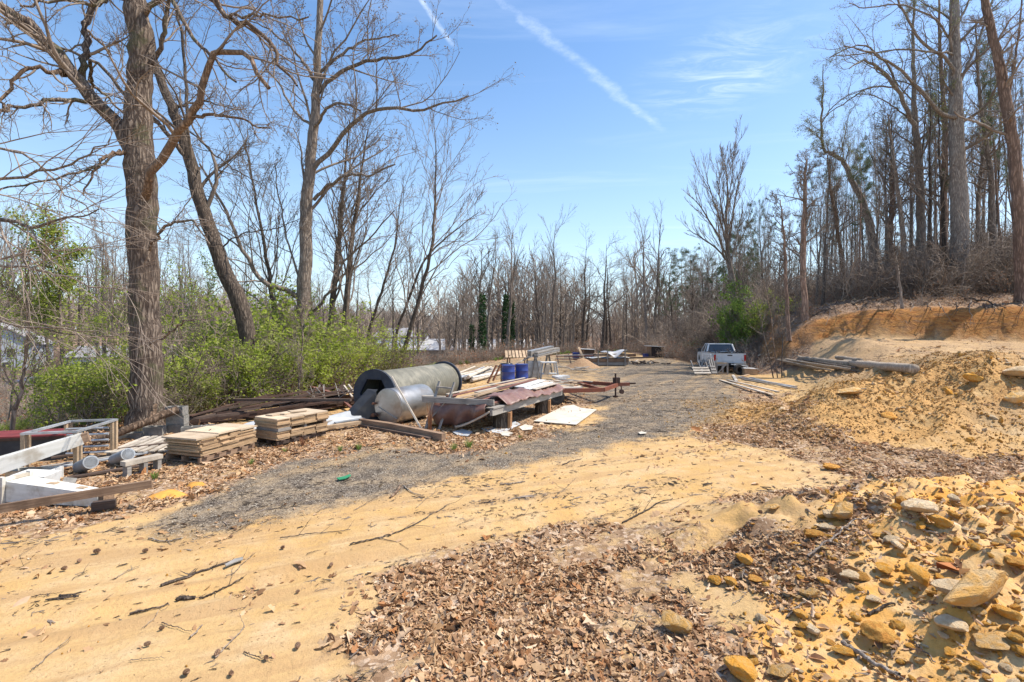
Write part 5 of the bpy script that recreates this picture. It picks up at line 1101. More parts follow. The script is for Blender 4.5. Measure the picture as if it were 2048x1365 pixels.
house('garage', 'low grey roofed outbuilding behind green saplings right of the blue grey house', -58, 74, 14, 7, 2.6, 1.4, math.radians(8), M['white2'], M['roof_grey'], [(-4, 1.3, 1.6, 1.4), (1, 1.3, 1.6, 1.4), (5, 1.2, 2.2, 2.2)], cat='outbuilding')
house('long_building', 'long low building with a white metal roof down in the valley', -9.5, 103, 37, 14, 4.0, 2.0, math.radians(-3), M['wall_tan'], M['roof_white'], [(-14, 2.2, 1.5, 1.2), (-9, 2.2, 1.5, 1.2), (-3, 2.2, 1.5, 1.2), (3, 2.2, 1.5, 1.2), (9, 2.2, 1.5, 1.2)], zb=-5.3, cat='building')
house('brick_building', 'low reddish building left of the white roofed one behind the slim trunks', -34, 96, 11, 8, 3.8, 1.2, math.radians(4), M['brick'], M['roof_white'], [(-3, 2.0, 1.2, 1.2), (1, 2.0, 1.2, 1.2)], gable=False, zb=-4.8, cat='building')
house('house', 'far grey two storey house above the white roof behind the slender leaning tree', -29, 128, 12, 8, 6.5, 2.2, math.radians(-14), M['siding'], M['roof_grey'], [(-3, 4.6, 1.3, 1.4), (0.5, 4.6, 1.3, 1.4), (3.6, 4.6, 1.3, 1.4)], zb=-5.4)
def car(label, x, y, rz, paint, L=4.5, hgt=1.45):
    o = thing('car', label, 'car', (x, y, H(x, y)+0.05), rz)
    prof = [(-L/2, .35), (-L/2, .75), (-L/2+.12, .95), (-L*.27, 1.0), (-L*.17, hgt-.06), (L*.02, hgt), (L*.16, hgt-.06), (L*.29, .95), (L/2-.15, .82), (L/2, .65), (L/2, .3)]
    def slab(p, w0, w1, zs):
        n_ = len(p); V = [(a, -(w0 if b_ < 1.0 else w1), b_) for a, b_ in p]+[(a, (w0 if b_ < 1.0 else w1), b_) for a, b_ in p]
        F = [tuple(range(n_))[::-1], tuple(range(n_, 2*n_))]+[(i, (i+1) % n_, n_+(i+1) % n_, n_+i) for i in range(n_)]; return pymesh('body', V, F)
    link('body', slab(prof, .88, .70, 0), paint, o)
    g = [(-L*.24, 1.0), (-L*.155, hgt-.10), (L*.15, hgt-.10), (L*.25, 1.0)]
    for s in (-1, 1):
        V = [(a, s*(.885 if b_ < 1.02 else .735), b_) for a, b_ in g]; link('side_window', pymesh('w', V, [(0, 1, 2, 3)] if s > 0 else [(3, 2, 1, 0)]), M['glass'], o)
        for wx in (-L*.31, L*.31):
            lathe(o, 'wheel', (wx, s*.70, .32), (wx, s*.90, .32), [(.0, 0), (.33, 0), (.33, .2), (.20, .205), (.19, .17), (0, .17)], M['tyre'], 16)
        box(o, 'headlight', (L/2-.06, s*.62, .68), (.14, .35, .14), M['white2']); box(o, 'tail_light', (-L/2+.0, s*.68, .82), (.08, .28, .16), M['lamp_red'])
    V = [(L*.17, -.68, hgt-.085), (L*.285, -.84, .965), (L*.285, .84, .965), (L*.17, .68, hgt-.085)]; link('windscreen', pymesh('w', [(a+.02, b_, c+.02) for a, b_, c in V], [(0, 1, 2, 3)]), M['glass'], o)
    return o
car('dark blue car parked nearest in the parking area behind the sapling', -46.5, 46, math.radians(-8), M['carblue'])
car('black car parked behind the blue one at the left edge', -50.5, 45, math.radians(-6), M['carblack'])
car('white car parked beyond the dark blue car', -50, 51, math.radians(5), M['carwhite'], 4.7, 1.6)
car('dark car parked beside the outbuilding among the green saplings', -47, 62, math.radians(14), M['carblack'])
for px, py, lb in ((40, 790, 'orange traffic cone left of the thin pale sapling at the parking area'), (204, 775, 'orange traffic cone just left of the massive trunk at the parking area')):
    p = G(px, py); o = thing('traffic_cone', lb, 'cone', p); box(o, 'base', (0, 0, .03), (.42, .42, .05), M['cone']); lathe(o, 'cone_body', (0, 0, .05), (0, 0, .95), [(.17, 0), (.10, .4), (.098, .41), (.035, .9), (0, .91)], M['cone'], 14)
    lathe(o, 'reflective_band', (0, 0, .45), (0, 0, .7), [(.104, 0), (.068, .22)], M['white2'], 14)

# ------------------------------------------------------------------ left foreground heap
def frame_at(p0, p1):
    """origin p0, rotation so that local X runs to p1 on the ground"""
    return math.atan2(p1[1]-p0[1], p1[0]-p0[0])
def xy(px, py): return gp(px, py)
o = thing('metal_bin', 'black bin with a rust brown rim at the left edge in front of the shrubs', 'bin', onG(-9.05, 8.75), math.radians(14))
box(o, 'body', (0, 0, .22), (1.9, .6, .44), M['black']); box(o, 'rim', (0, 0, .455), (1.96, .66, .03), M['lumber_red'])
box(o, 'rim_lip', (0, -.32, .42), (1.96, .025, .05), M['rust_dk'])
def tapered(name, label, p0, p1, w0, w1, roll=0.0, cap=True, holes=True, rot_end=True, cat='post'):
    p0, p1 = Vector(p0), Vector(p1); L = (p1-p0).length; o = thing(name, label, cat, p0)
    o.rotation_euler = ((p1-p0).to_track_quat('X', 'Z') @ Euler((roll, 0, 0)).to_quaternion()).to_euler()
    for nm, s, ax in (('side_board', 1, 1), ('side_board', -1, 1), ('side_board', 1, 2), ('side_board', -1, 2)):
        V = []
        for x, wv in ((0, w0/2), (L, w1/2)):
            if ax == 1: a = [(x, s*wv, -wv), (x, s*wv, wv), (x, s*(wv-.03), wv), (x, s*(wv-.03), -wv)]
            else: a = [(x, -wv+.031, s*(wv-.003)), (x, wv-.031, s*(wv-.003)), (x, wv-.031, s*(wv-.033)), (x, -wv+.031, s*(wv-.033))]
            V += a
        F = [(0, 1, 5, 4), (1, 2, 6, 5), (2, 3, 7, 6), (3, 0, 4, 7), (3, 2, 1, 0), (4, 5, 6, 7)]
        link(nm, pymesh('side', V, F), M['white'], o)
    if cap:
        for s in (-1, 1):
            box(o, 'trim', (.03, s*(w0/2+.022), 0), (.07, .04, w0+.125), M['white']); box(o, 'trim', (.03, 0, s*(w0/2+.022)), (.07, w0+.004, .04), M['white'])
    if holes:
        for t in (0.42, 0.74):
            wv = (w0+(w1-w0)*t)/2; box(o, 'notch', (L*t, .02, wv+.001), (.12, .07, .012), M['wd_tan'], (0, 0, .15))
    if rot_end: box(o, 'rotten_end', (L+.03, 0, 0), (.10, w1*.86, w1*.86), M['wd_brown'])
    return o
tapered('tapered_post', 'white tapered boxed post lying flat, nearest white piece at the left edge', (-6.87, 6.67, .15), (-5.42, 6.42, .095), .28, .17)
tapered('tapered_post', 'white tapered boxed post propped up with a rotten upper end', (-7.95, 7.0, .20), (-6.88, 7.75, .60), .26, .17, holes=False)
o = thing('trough', 'small white open box between the propped post and the lying one', 'box', onG(-7.35, 7.45, 0), math.radians(8))
for s in (-1, 1): box(o, 'side_board', (0, s*.11, .10), (.62, .025, .18), M['white']); box(o, 'end_board', (s*.30, 0, .10), (.03, .19, .18), M['white2'])
box(o, 'bottom', (0, 0, .015), (.6, .19, .02), M['wd_brown'])
o = box(None, 'block', (-6.95, 7.05, .13), (.42, .34, .24), M['white2'], (0, .1, .2)); tag(o, 'chunky white boxed end cut off by the left edge', 'box')
o = box(None, 'block', (-7.05+.45, 7.2, .06), (.15, .12, .09), M['concrete'], (.5, .3, .6)); tag(o, 'small tilted pale chunk in leaves behind the lying white post', 'block')
a_, b_ = G(-70, 1056), G(301, 967); o = bar(None, 'beam', (-8.2, 4.85, .03), (-4.78, 6.42, .29), .05, .10, M['wd_brown'], roll=0.0); tag(o, 'long brown wooden beam lying across the white post at left', 'beam')
o = box(None, 'wood_block', (-5.3, 6.28, .06), (.24, .10, .10), M['wd_dark'], (0, 0, .5)); tag(o, 'dark wood block propping up the long beam', 'block')
# steel stand
o = thing('steel_stand', 'open metal frame stand with round rungs at one end, beside the propped white post', 'stand', onG(-7.16, 7.94), math.atan2(1.06, -.24))
Lx, Wy, Hh = 1.12, .72, .66
for x in (0, Lx):
    for y in (0, Wy): 
        box(o, 'leg', (x, y, Hh/2), (.055, .055, Hh), M['wd_tan'] if (x+y) else M['wd_tan']); box(o, 'inner_leg', (x+(.11 if x == 0 else -.11), y, Hh/2), (.05, .04, Hh-.04), M['wd_tan'])
for y in (0, Wy): box(o, 'top_rail', (Lx/2, y, Hh+.015), (Lx+.06, .06, .035), M['galv'])
for x in (0, Lx): box(o, 'end_rail', (x, Wy/2, Hh+.018), (.055, Wy-.062, .035), M['galv'])
for k in range(5): cyl(o, 'rung', (Lx-.16, .03, .12+k*.11), (Lx-.16, Wy-.03, .12+k*.11), .022, M['galv'], seg=10)
# cut pipes
for i, (x, y, an, l_, lb) in enumerate(((-6.75, 7.75, 35, .42, 'grey cut pipe with its pale open mouth up, under the metal stand'), (-6.55, 8.25, 20, .5, 'second grey cut pipe lying behind the first by the stand'))):
    o = thing('pipe', lb, 'pipe', (x, y, .19), 0); d_ = Vector((-.72, .42, -.22)).normalized()
    lathe(o, 'wall', (0, 0, .03), tuple(d_*l_), [(.088, 0), (.105, 0), (.105, l_), (.088, l_), (.088, 0)], M['pvc'], 24)
o = bar(None, 'plank', (-6.95, 7.55, .03), (-6.1, 8.3, .05), .10, .03, M['wd_dark']); tag(o, 'narrow dark board under the grey cut pipes', 'board')
for i, (a_, b_) in enumerate((((-7.9, 8.1), (-6.9, 9.0)), ((-7.6, 7.9), (-6.7, 8.9)), ((-8.1, 8.5), (-6.6, 9.7)))):
    o = bar(None, 'plank', (*a_, .04+.03*i), (*b_, .06+.03*i), .09, .025, M[('wd_grey', 'pvc', 'wd_dark')[i]]); tag(o, ('grey strip on the leaves inside the metal stand', 'bluish strip on the leaves inside the metal stand', 'dark thin board behind the metal stand')[i], 'board')
# little bench of pale block
o = thing('bench', 'small pale three legged wooden bench on the leaves in front of the slats', 'bench', onG(-6.08, 7.95), math.radians(66))
box(o, 'seat', (0, 0, .22), (.56, .15, .07), M['wd_pale'])
for x in (-.22, .02, .23): box(o, 'leg', (x, 0, .09), (.06, .13, .18), M['wd_grey'])
# forked log on cinder blocks
rg = np.random.default_rng(3)
o = thing('log', 'forked broken log propped on cinder blocks at the foot of the massive tree', 'log', onG(-8.45, 10.25))
P, R = smooth_line([(-.15, -.35, .10), (.2, .05, .25), (.55, .45, .42), (.85, .75, .56)], 12, .01, rg, [.07, .085, .085, .09]); link('stem', mesh_of('log', [(P, R)], M['bark_orange'], [12]), None, o)
P, R = smooth_line([(.50, .40, .40), (.48, .48, .55), (.52, .52, .72)], 8, .01, rg, [.07, .06, .045]); link('fork', mesh_of('log', [(P, R)], M['bark_orange'], [10]), None, o)
def cinder(x, y, z, rz, label, m_='concrete', s=(.40, .20, .20)):
    o = thing('cinder_block', label, 'cinder block', (x, y, H(x, y)+z), rz, 'cinder blocks at the foot of the massive tree')
    t_ = .03
    for sy in (-1, 1): box(o, 'face', (0, sy*(s[1]/2-t_/2), s[2]/2), (s[0], t_, s[2]), M[m_])
    for sx in (-1, 0, 1): box(o, 'web', (sx*(s[0]/2-t_/2-.001), 0, s[2]/2), (t_, s[1]-2*t_-.004, s[2]-.004), M[m_])
    return o
cinder(-8.05, 10.9, 0, .15, 'cinder block under the top end of the forked log'); cinder(-7.72, 11.15, 0, .1, 'bottom cinder block of the stack of three right of the trunk')
cinder(-7.72, 11.16, .205, .05, 'middle cinder block of the stack of three right of the trunk'); cinder(-7.73, 11.15, .41, .0, 'top cinder block of the stack of three right of the trunk')
cinder(-7.25, 10.95, 0, .5, 'mossy cinder block in front of the stack of three'); cinder(-6.9, 11.1, 0, -.2, 'dark cinder block under old sticks right of the stack'); cinder(-8.35, 10.6, -.08, .4, 'low half sunk cinder block left of the propped log')
# slatted pallet
o = thing('slatted_panel', 'weathered grey slatted panel lying flat between stand and panel stack', 'panel', onG(-7.08, 9.72, .04), math.radians(106))
for k in range(8): box(o, 'slat', (random.uniform(-.05, .05)-.02*k, .52-k*.145, .075+.004*(k % 2)), (1.7+random.uniform(-.08, .08), .095, .022), M['wd_pale'], (0, .03, random.uniform(-.02, .02)))
for x in (-.7, 0, .7): box(o, 'batten', (x, .0, .035), (.07, 1.15, .05), M['wd_grey'])
# stacks of cut panels
def boards_layer(o, z, L, W, n, th, cols, m_, jit=.012, seed=0):
    r = random.Random(seed); 
    for k in range(n):
        for c in range(cols):
            box(o, 'panel', (-L/2+L/cols*(c+.5)+r.uniform(-jit, jit), r.uniform(-jit, jit)*2, z+th*(k+.5)), (round(L/cols-.012, 2), round(W+r.choice([0, -.02, -.04]), 2), th-.002), m_, (0, 0, r.uniform(-1, 1)*jit*1.2))
    return z+th*n
a_, b_ = Vector((-5.45, 8.42, 0)), Vector((-5.08, 9.62, 0)); ang = math.atan2(1.2, .37); c_ = (a_+b_)/2+Vector((-math.sin(ang), math.cos(ang), 0))*.42
o = thing('pallet', 'wooden pallet carrying the left untidy stack of tan panels', 'pallet', onG(c_.x, c_.y), ang)
for y in (-.38, 0, .38): box(o, 'stringer', (0, y, .085), (1.2, .05, .09), M['wd_brown'])
for k in range(5): box(o, 'slat', (-.5+k*.25, 0, .142), (.10, .9, .02), M['wd_brown'])
for k in (-1, 0, 1): box(o, 'base_board', (k*.5, 0, .03), (.12, .9, .02), M['wd_brown'])
o = thing('panel_stack', 'untidy stack of tan cut panels with three wide sheets on top, left of two', 'panel stack', onG(c_.x, c_.y, .153), ang, 'stacks of tan cut panels')
z = 0
for k, (dx, dy, n_, cols) in enumerate(((.03, 0, 2, 1), (-.02, .02, 1, 2), (.0, -.03, 2, 3), (.05, .01, 2, 2), (-.03, .0, 1, 3), (.02, .02, 2, 4))):
    th = (.035, .028, .026, .03, .03, .024)[k]
    for q in range(n_):
        for c in range(cols):
            L_ = 1.22/cols; box(o, 'panel', (-1.22/2+L_*(c+.5)+dx+random.uniform(-.02, .02), dy+random.uniform(-.03, .03), z+th/2), (round(L_-.015, 2), .80, th-.002), M['mdf'], (0, 0, random.uniform(-.03, .03)))
        z += th
for c, (w_, dz) in enumerate(((.44, 0), (.50, .0), (.40, .0))): box(o, 'top_sheet', ((-.44, .03, .46)[c], .01, z+.016+(.018 if c == 1 else 0)), (w_, .83, .03), M['door_top'], (random.uniform(-.01, .01), 0, random.uniform(-.02, .02)))
box(o, 'hook', (-.05, 0, z+.052), (.12, .012, .012), M['black'], (0, 0, .6))
p = G(400, 925); o = box(None, 'plank', (p.x-.05, p.y+.15, .06), (.42, .5, .03), M['wd_grey'], (0.02, 0, ang)); tag(o, 'wide grey board poking out under the left panel stack', 'board')
a_, b_ = Vector((-4.69, 9.69, 0)), Vector((-4.10, 10.78, 0)); ang2 = math.atan2(1.09, .59); c_ = (a_+b_)/2+Vector((-math.sin(ang2), math.cos(ang2), 0))*.37
o = thing('pallet', 'low pallet under the right neat stack of tan panels', 'pallet', onG(c_.x, c_.y), ang2)
for y in (-.3, 0, .3): box(o, 'stringer', (0, y, .06), (1.2, .05, .07), M['wd_dark'])
for k in range(5): box(o, 'slat', (-.5+k*.25, 0, .108), (.10, .74, .02), M['wd_dark'])
o = thing('panel_stack', 'neat double stack of tan cut panels split by a dark gap, right of two', 'panel stack', onG(c_.x, c_.y, .12), ang2, 'stacks of tan cut panels')
z = boards_layer(o, 0, 1.25, .72, 5, .034, 4, M['mdf'], seed=1)
box(o, 'spacer', (-.45, 0, z+.035), (.30, .70, .066), M['wd_grey']); box(o, 'spacer', (.05, 0, z+.035), (.06, .70, .066), M['wd_grey']); box(o, 'spacer', (.55, 0, z+.035), (.08, .70, .066), M['wd_brown'])
z = boards_layer(o, z+.07, 1.27, .74, 5, .034, 4, M['mdf'], seed=2)
for c in range(4): box(o, 'top_sheet', (-.48+c*.315, random.uniform(-.01, .01), z+.012), (.30, .73, .022), M['door_top'], (0, 0, random.uniform(-.02, .02)))
for (x, y, r_) in ((-.1, .1, .3), (.15, .05, -.3), (-.3, .15, .1)): box(o, 'loose_sheet', (x, y, z+.038+.012*(x > 0)), (.34, .2, .022), M['door_top'], (0, .02, r_))
# plank bits right of stacks
for i, (x0, y0, x1, y1, m_, lb) in enumerate(((-4.3, 11.2, -3.5, 11.9, 'wd_tan', 'tan timber offcut lying right behind the neat panel stack'), (-4.25, 11.6, -3.7, 12.1, 'pvc', 'grey blue strip on top of offcuts behind the neat panel stack'), (-4.6, 11.5, -3.9, 12.3, 'wd_pale', 'pale board behind the neat panel stack'), (-5.9, 9.9, -5.3, 10.7, 'wd_grey', 'grey strip lying between the two panel stacks'))):
    o = bar(None, 'plank', (x0, y0, .10+.03*i), (x1, y1, .12+.03*i), .13, .07 if i == 0 else .025, M[m_]); tag(o, lb, 'board')
# draped grey tarp
def sheet(name, label, cat, fn, nu, nv, m_, group=None, thick=.006, loc=(0, 0, 0), rz=0):
    V = [fn(i/(nu-1), j/(nv-1)) for j in range(nv) for i in range(nu)]; F = [(j*nu+i, j*nu+i+1, (j+1)*nu+i+1, (j+1)*nu+i) for j in range(nv-1) for i in range(nu-1)]
    me = pymesh(name, V, F, True); o = link(name, me, m_, None, loc, (0, 0, rz)); md = o.modifiers.new('thickness', 'SOLIDIFY'); md.thickness = thick
    return tag(o, label, cat, group)
def tp(u, v):
    x = -6.2+2.2*u+.15*v; y = 10.55+1.9*u+.7*(v-.5); d_ = abs(v-.45)*2
    z = .06+.23*max(0, 1-d_**1.6)*(.75+.25*math.sin(u*9))+.03*math.sin(u*17+v*9)+.02*math.sin(v*23+u*5); return (x-.5*(v-.5), y, z+H(x, y))
sheet('tarp', 'silver grey tarp draped over pipes behind the panel stacks', 'tarp', tp, 40, 22, M['tarp_grey'])
o = thing('pipe', 'grey roll of pipe sticking out at the left end of the silver tarp', 'pipe', (-6.5, 10.35, .13)); lathe(o, 'wall', (0, 0, 0), (.75, .55, .02), [(.05, 0), (.085, 0), (.085, .93), (0, .93)], M['pvc'], 20)
o = thing('pipe', 'short grey pipe end between the two panel stacks', 'pipe', (-5.55, 10.25, .11)); lathe(o, 'wall', (0, 0, 0), (.45, .5, .0), [(.05, 0), (.07, 0), (.07, .67), (0, .67)], M['pvc'], 20)
# heap of dark rusty bars
for i in range(64):
    t = i/64; v_ = random.uniform(0, 1); x0 = -8.3+random.uniform(0, 2.6)+.4*v_; y0 = 11.2+(x0+8.3)*1.05+v_*1.1; L_ = random.uniform(1.6, 3.6); an = math.radians(46+random.gauss(0, 6 if i < 52 else 28)); z0 = .06+.40*(1-abs(v_-.5)*2)*random.random()+ (0.15 if i > 52 else 0)
    x1, y1 = x0+math.cos(an)*L_, y0+math.sin(an)*L_; zz0 = max(H(x0, y0), -.25)
    o = bar(None, 'metal_bar', (x0, y0, zz0+z0), (x1, y1, max(H(x1, y1), -.25)+z0+random.uniform(0, .22)), random.choice([.03, .05, .09, .12]), random.choice([.025, .04, .06]), M['rust_dk' if random.random() < .75 else 'wd_dark'])
    tag(o, ('long ' if L_ > 2.6 else 'short ')+'dark rusty bar in the heap before the thicket, '+('left end' if x0 < -7.6 else 'middle' if x0 < -6.6 else 'right end')+(', on top' if z0 > .25 else ', low down'), 'metal bar', 'heap of dark rusty bars before the thicket')
for i in range(16):
    x0 = random.uniform(-6.0, -4.2); y0 = 14.0+(x0+6)*1.1; o = bar(None, 'thin_rod', (x0, y0, .1), (x0+random.uniform(-.5, .5), y0+random.uniform(-.5, .5), random.uniform(.4, .75)), .018, .018, M['wd_grey']); tag(o, 'thin grey rod standing out of the rusty heap left of the reel', 'rod', 'thin rods over the rusty heap')
for i, (x0, y0, D0, x1, y1, D1, w_, m_, lb) in enumerate(((600, 772, 17.5, 668, 799, 15.5, .16, 'wd_grey', 'grey double plank leaning on the rusty heap'), (603, 768, 17.4, 700, 797, 15.0, .12, 'wd_red', 'reddish plank leaning beside the grey double plank'), (680, 797, 15.2, 705, 818, 14.0, .07, 'wd_red', 'short red brown board by the reel flange'), (620, 763, 17.6, 655, 785, 16.5, .08, 'wd_tan', 'short tan stick above the grey double plank'), (614, 744, 17.8, 665, 790, 16.0, .07, 'rust_dk', 'dark bar slanting down from the thicket to the planks'), (625, 800, 15.6, 640, 770, 16, .03, 'wd_grey', 'thin upright stick in the rusty heap'), (688, 772, 15.2, 705, 795, 14.6, .05, 'wd_pale', 'left rail of a small pale frame behind the reel flange'), (697, 770, 15.3, 712, 790, 14.8, .05, 'wd_pale', 'right rail of a small pale frame behind the reel flange'))):
    o = bar(None, 'plank', at(x0, y0, D0), at(x1, y1, D1), w_, .05, M[m_]); tag(o, lb, 'board')

# ------------------------------------------------------------------ cable reel
c0 = Vector((-3.62, 12.75, .66)); c1 = Vector((-2.28, 16.2, .66)); ax = (c1-c0).normalized(); Lr = (c1-c0).length
o = thing('cable_reel', 'large black cable reel on its side with a long grey drum and broken flange', 'cable reel', (c0.x, c0.y, H(c0.x, c0.y)))
zb = c0.z-H(c0.x, c0.y); A = (0, 0, zb); B = tuple(Vector(A)+ax*Lr)
M['drum'] = mat('grey green wound drum', (0.20, 0.19, 0.15), (0.12, 0.115, 0.09), sc=3.5, stretch=(.5, .5, 9), rough=0.6, bump=0.5, dirt=(0.33, 0.30, 0.23), dsc=2.5, damt=0.6, var=0)
lathe(o, 'drum', A, B, [(.565, 1.0), (.565, .05), (.585, .04), (.60, .06), (.60, Lr*.62), (.607, Lr*.625), (.607, Lr*.63), (.60, Lr*.635), (.60, Lr-.06), (.585, Lr-.04)], M['drum'], 48)
def flange(hole):
    bm_v = []; F = []; n_ = 48
    for k in range(n_):
        a = 2*math.pi*k/n_; hx = a % (math.pi/3); rh = (.46*math.cos(math.pi/6)/math.cos(hx-math.pi/6)) if hole else .02
        for r_, z_ in ((rh, 0), (.67, 0), (.67, .07), (rh, .07)): bm_v.append((r_*math.cos(a), r_*math.sin(a)*1.0, z_))
    for k in range(n_):
        j = (k+1) % n_
        for q in range(4): F.append((k*4+q, j*4+q, j*4+(q+1) % 4, k*4+(q+1) % 4))
    return pymesh('flange', bm_v, F)
f = link('flange', flange(True), M['navy'], o, Vector(A)-ax*.03); f.rotation_euler = ax.to_track_quat('Z', 'Y').to_euler()
f = link('flange', flange(True), M['navy'], o, Vector(B)-ax*.04); f.rotation_euler = ax.to_track_quat('Z', 'Y').to_euler()
lathe(o, 'core', tuple(Vector(A)+ax*.9), tuple(Vector(A)+ax*.95), [(0, 0), (.56, 0), (.56, .03)], M['black'], 32)  # black disc added inside the drum: the hole's shade put into its colour
link('broken_board', pymesh('piece', [(-.75, -.62, -.62), (-.55, -.70, -.66), (.12, -.35, .10), (.16, -.30, .16), (-.10, -.32, .18), (-.75, -.57, -.60), (-.55, -.65, -.64), (.12, -.30, .10), (.16, -.25, .16), (-.10, -.27, .18), (.25, -.3, -.63), (.25, -.25, -.63)],
     [(0, 1, 10, 2, 3, 4), (5, 9, 8, 7, 11, 6), (0, 4, 9, 5), (4, 3, 8, 9), (3, 2, 7, 8), (2, 10, 11, 7), (10, 1, 6, 11), (1, 0, 5, 6)]), M['black'], o, (0, 0, zb))
# steel tank
c0 = Vector((-3.06, 11.95, .46)); c1 = Vector((-2.42, 13.15, .46)); ax = (c1-c0).normalized(); Lr = (c1-c0).length
o = thing('steel_tank', 'dented stainless steel tank lying in front of the cable reel', 'tank', (c0.x, c0.y, 0)); A = Vector((0, 0, .46)); 
lathe(o, 'shell', A, A+ax*Lr, [(.445, 0), (.455, .01), (.455, .03), (.445, .04), (.445, Lr-.08), (.43, Lr-.02), (.36, Lr+.04), (.2, Lr+.075), (0, Lr+.085)], M['steel'], 40)
hd = lathe(o, 'head', A, A-ax*.1, [(.44, -.005), (.43, .012), (.30, .022), (.0, .026)], M['steel'], 40)
side = Vector((ax.y, -ax.x, 0)).normalized(); 
bar(o, 'crease', A-ax*.032-side*.30+Vector((0, 0, -.02)), A-ax*.032+side*.30+Vector((0, 0, -.27)), .02, .012, M['steel'])
cyl(o, 'nozzle', A-side*.40+Vector((0, 0, .06))-ax*.12, A-side*.40+Vector((0, 0, .06)), .03, M['rust'], seg=10)
cyl(o, 'fitting', A-side*.38-ax*.14+Vector((0, 0, -.22)), A-side*.38+Vector((0, 0, -.22)), .05, M['rust'], seg=10); cyl(o, 'valve', A-side*.47-ax*.1+Vector((0, 0, -.25)), A-side*.30-ax*.1+Vector((0, 0, -.2)), .035, M['rust_dk'], seg=10)
cyl(o, 'foot', A+ax*.35+side*.1+Vector((0, 0, -.46)), A+ax*.35+side*.1+Vector((0, 0, -.40)), .07, M['rust'], seg=10)
# leaning pole, trestle, grey plank, ground beam
o = bar(None, 'plank', at(845, 862, 11.25), at(783, 753, 11.85), .075, .035, M['wd_pale'], roll=.6); tag(o, 'pale batten leaning against the steel tank', 'board')
o = thing('trestle', 'grey wooden trestle leaning at the near end of the loaded trailer', 'trestle', (-1.75, 11.5, 0)); off = Vector((-1.75, 11.5, 0))
for a, b_, D0, D1, nm in (((877, 862), (909, 765), 11.35, 11.6, 'leg'), ((850, 862), (879, 763), 11.5, 11.9, 'leg'), ((853, 845), (905, 790), 11.45, 11.55, 'brace'), ((873, 774), (904, 777), 11.85, 11.65, 'rung')):
    bar(o, nm, at(*a, D0)-off, at(*b_, D1)-off, .06 if nm == 'leg' else .05, .035, M['wd_grey'])
o = bar(None, 'plank', at(845, 799, 11.7), at(988, 806, 10.95), .05, .13, M['wd_grey']); tag(o, 'long grey board laid level through the trestle onto the loaded trailer', 'board')
o = bar(None, 'plank', at(845, 793, 12.2), at(900, 795, 12.0), .10, .04, M['wd_pale']); tag(o, 'second paler board behind the long level grey one', 'board')
a_, b_ = G(722, 853), G(888, 884); o = bar(None, 'timber', (a_.x, a_.y, .12), (b_.x, b_.y, .07), .13, .15, M['wd_brown'], warp=.02); tag(o, 'thick old brown timber lying in leaves in front of the tank', 'timber')
o = bar(None, 'plank', (a_.x+.05, a_.y-.12, .05), (b_.x-.3, b_.y+.05, .03), .12, .05, M['wd_dark'], warp=.01); tag(o, 'rotten dark board under the thick old timber', 'board')
p = G(866, 842); o = rock(880, 852, 70, 'rk_tan', 'flat grey rock between tank and trestle feet', 0, .5)
# ------------------------------------------------------------------ loaded flat trailer
u_ = Vector((1.9, 3.54, 0)).normalized(); v_ = Vector((-u_.y, u_.x, 0)); org = Vector((-.42, 10.95, 0)); rzt = math.atan2(u_.y, u_.x)
o = thing('flat_trailer', 'low flatbed trailer loaded with boards under a brown tarp', 'trailer', org, rzt)
Lt, Wt, zt = 4.15, 1.5, .56
box(o, 'frame_rail', (Lt/2, .06, zt-.09), (Lt, .07, .14), M['wd_grey']); box(o, 'frame_rail', (Lt/2, Wt-.06, zt-.09), (Lt, .07, .14), M['wd_grey'])
for k in range(5): box(o, 'cross_member', (.1+k*.98, Wt/2, zt-.085), (.08, Wt-.2, .10), M['wd_dark'])
for k in range(7): box(o, 'deck_board', (Lt/2+random.uniform(-.03, .03), .11+k*.213, zt), (Lt, .20, .035), M['wd_grey'], (0, 0, random.uniform(-.004, .004)))
def wheel(o, x, y, r_, m_hub, s=1):
    w_ = lathe(o, 'wheel', (x, y, r_), (x, y-.2*s, r_), [(0, 0), (r_*.6, .0), (r_*.62, .02), (r_, .02), (r_*1.0, .18), (r_*.66, .2), (r_*.60, .16), (r_*.2, .13), (0, .13)], M['tyre'], 24); return w_
for x in (.75, 3.1):
    lg = thing('log_round', 'upright split log round propping the %s end of the loaded trailer' % ('near' if x < 2 else 'far'), 'log', org+u_*x+v_*.20, rzt+.3)
    lathe(lg, 'bark_side', (.0, .0, 0), (0, 0, zt-.17), [(.0, 0), (.23, 0), (.215, .2), (.22, zt-.17), (0, zt-.17)], M['bark_dark'], 18)
    link('split_face', pymesh('f', [(-.16, -.17, .0), (.17, -.15, .0), (.16, -.155, zt-.175), (-.15, -.175, zt-.175), (-.16, -.235, .01), (.17, -.215, .01), (.16, -.22, zt-.18), (-.15, -.24, zt-.18)], BOXF), M['wood_end'], lg)
wheel(o, 1.9, 1.45, .30, None, -1)
def loc2w(x, y, z): return org+u_*x+v_*y+Vector((0, 0, z))
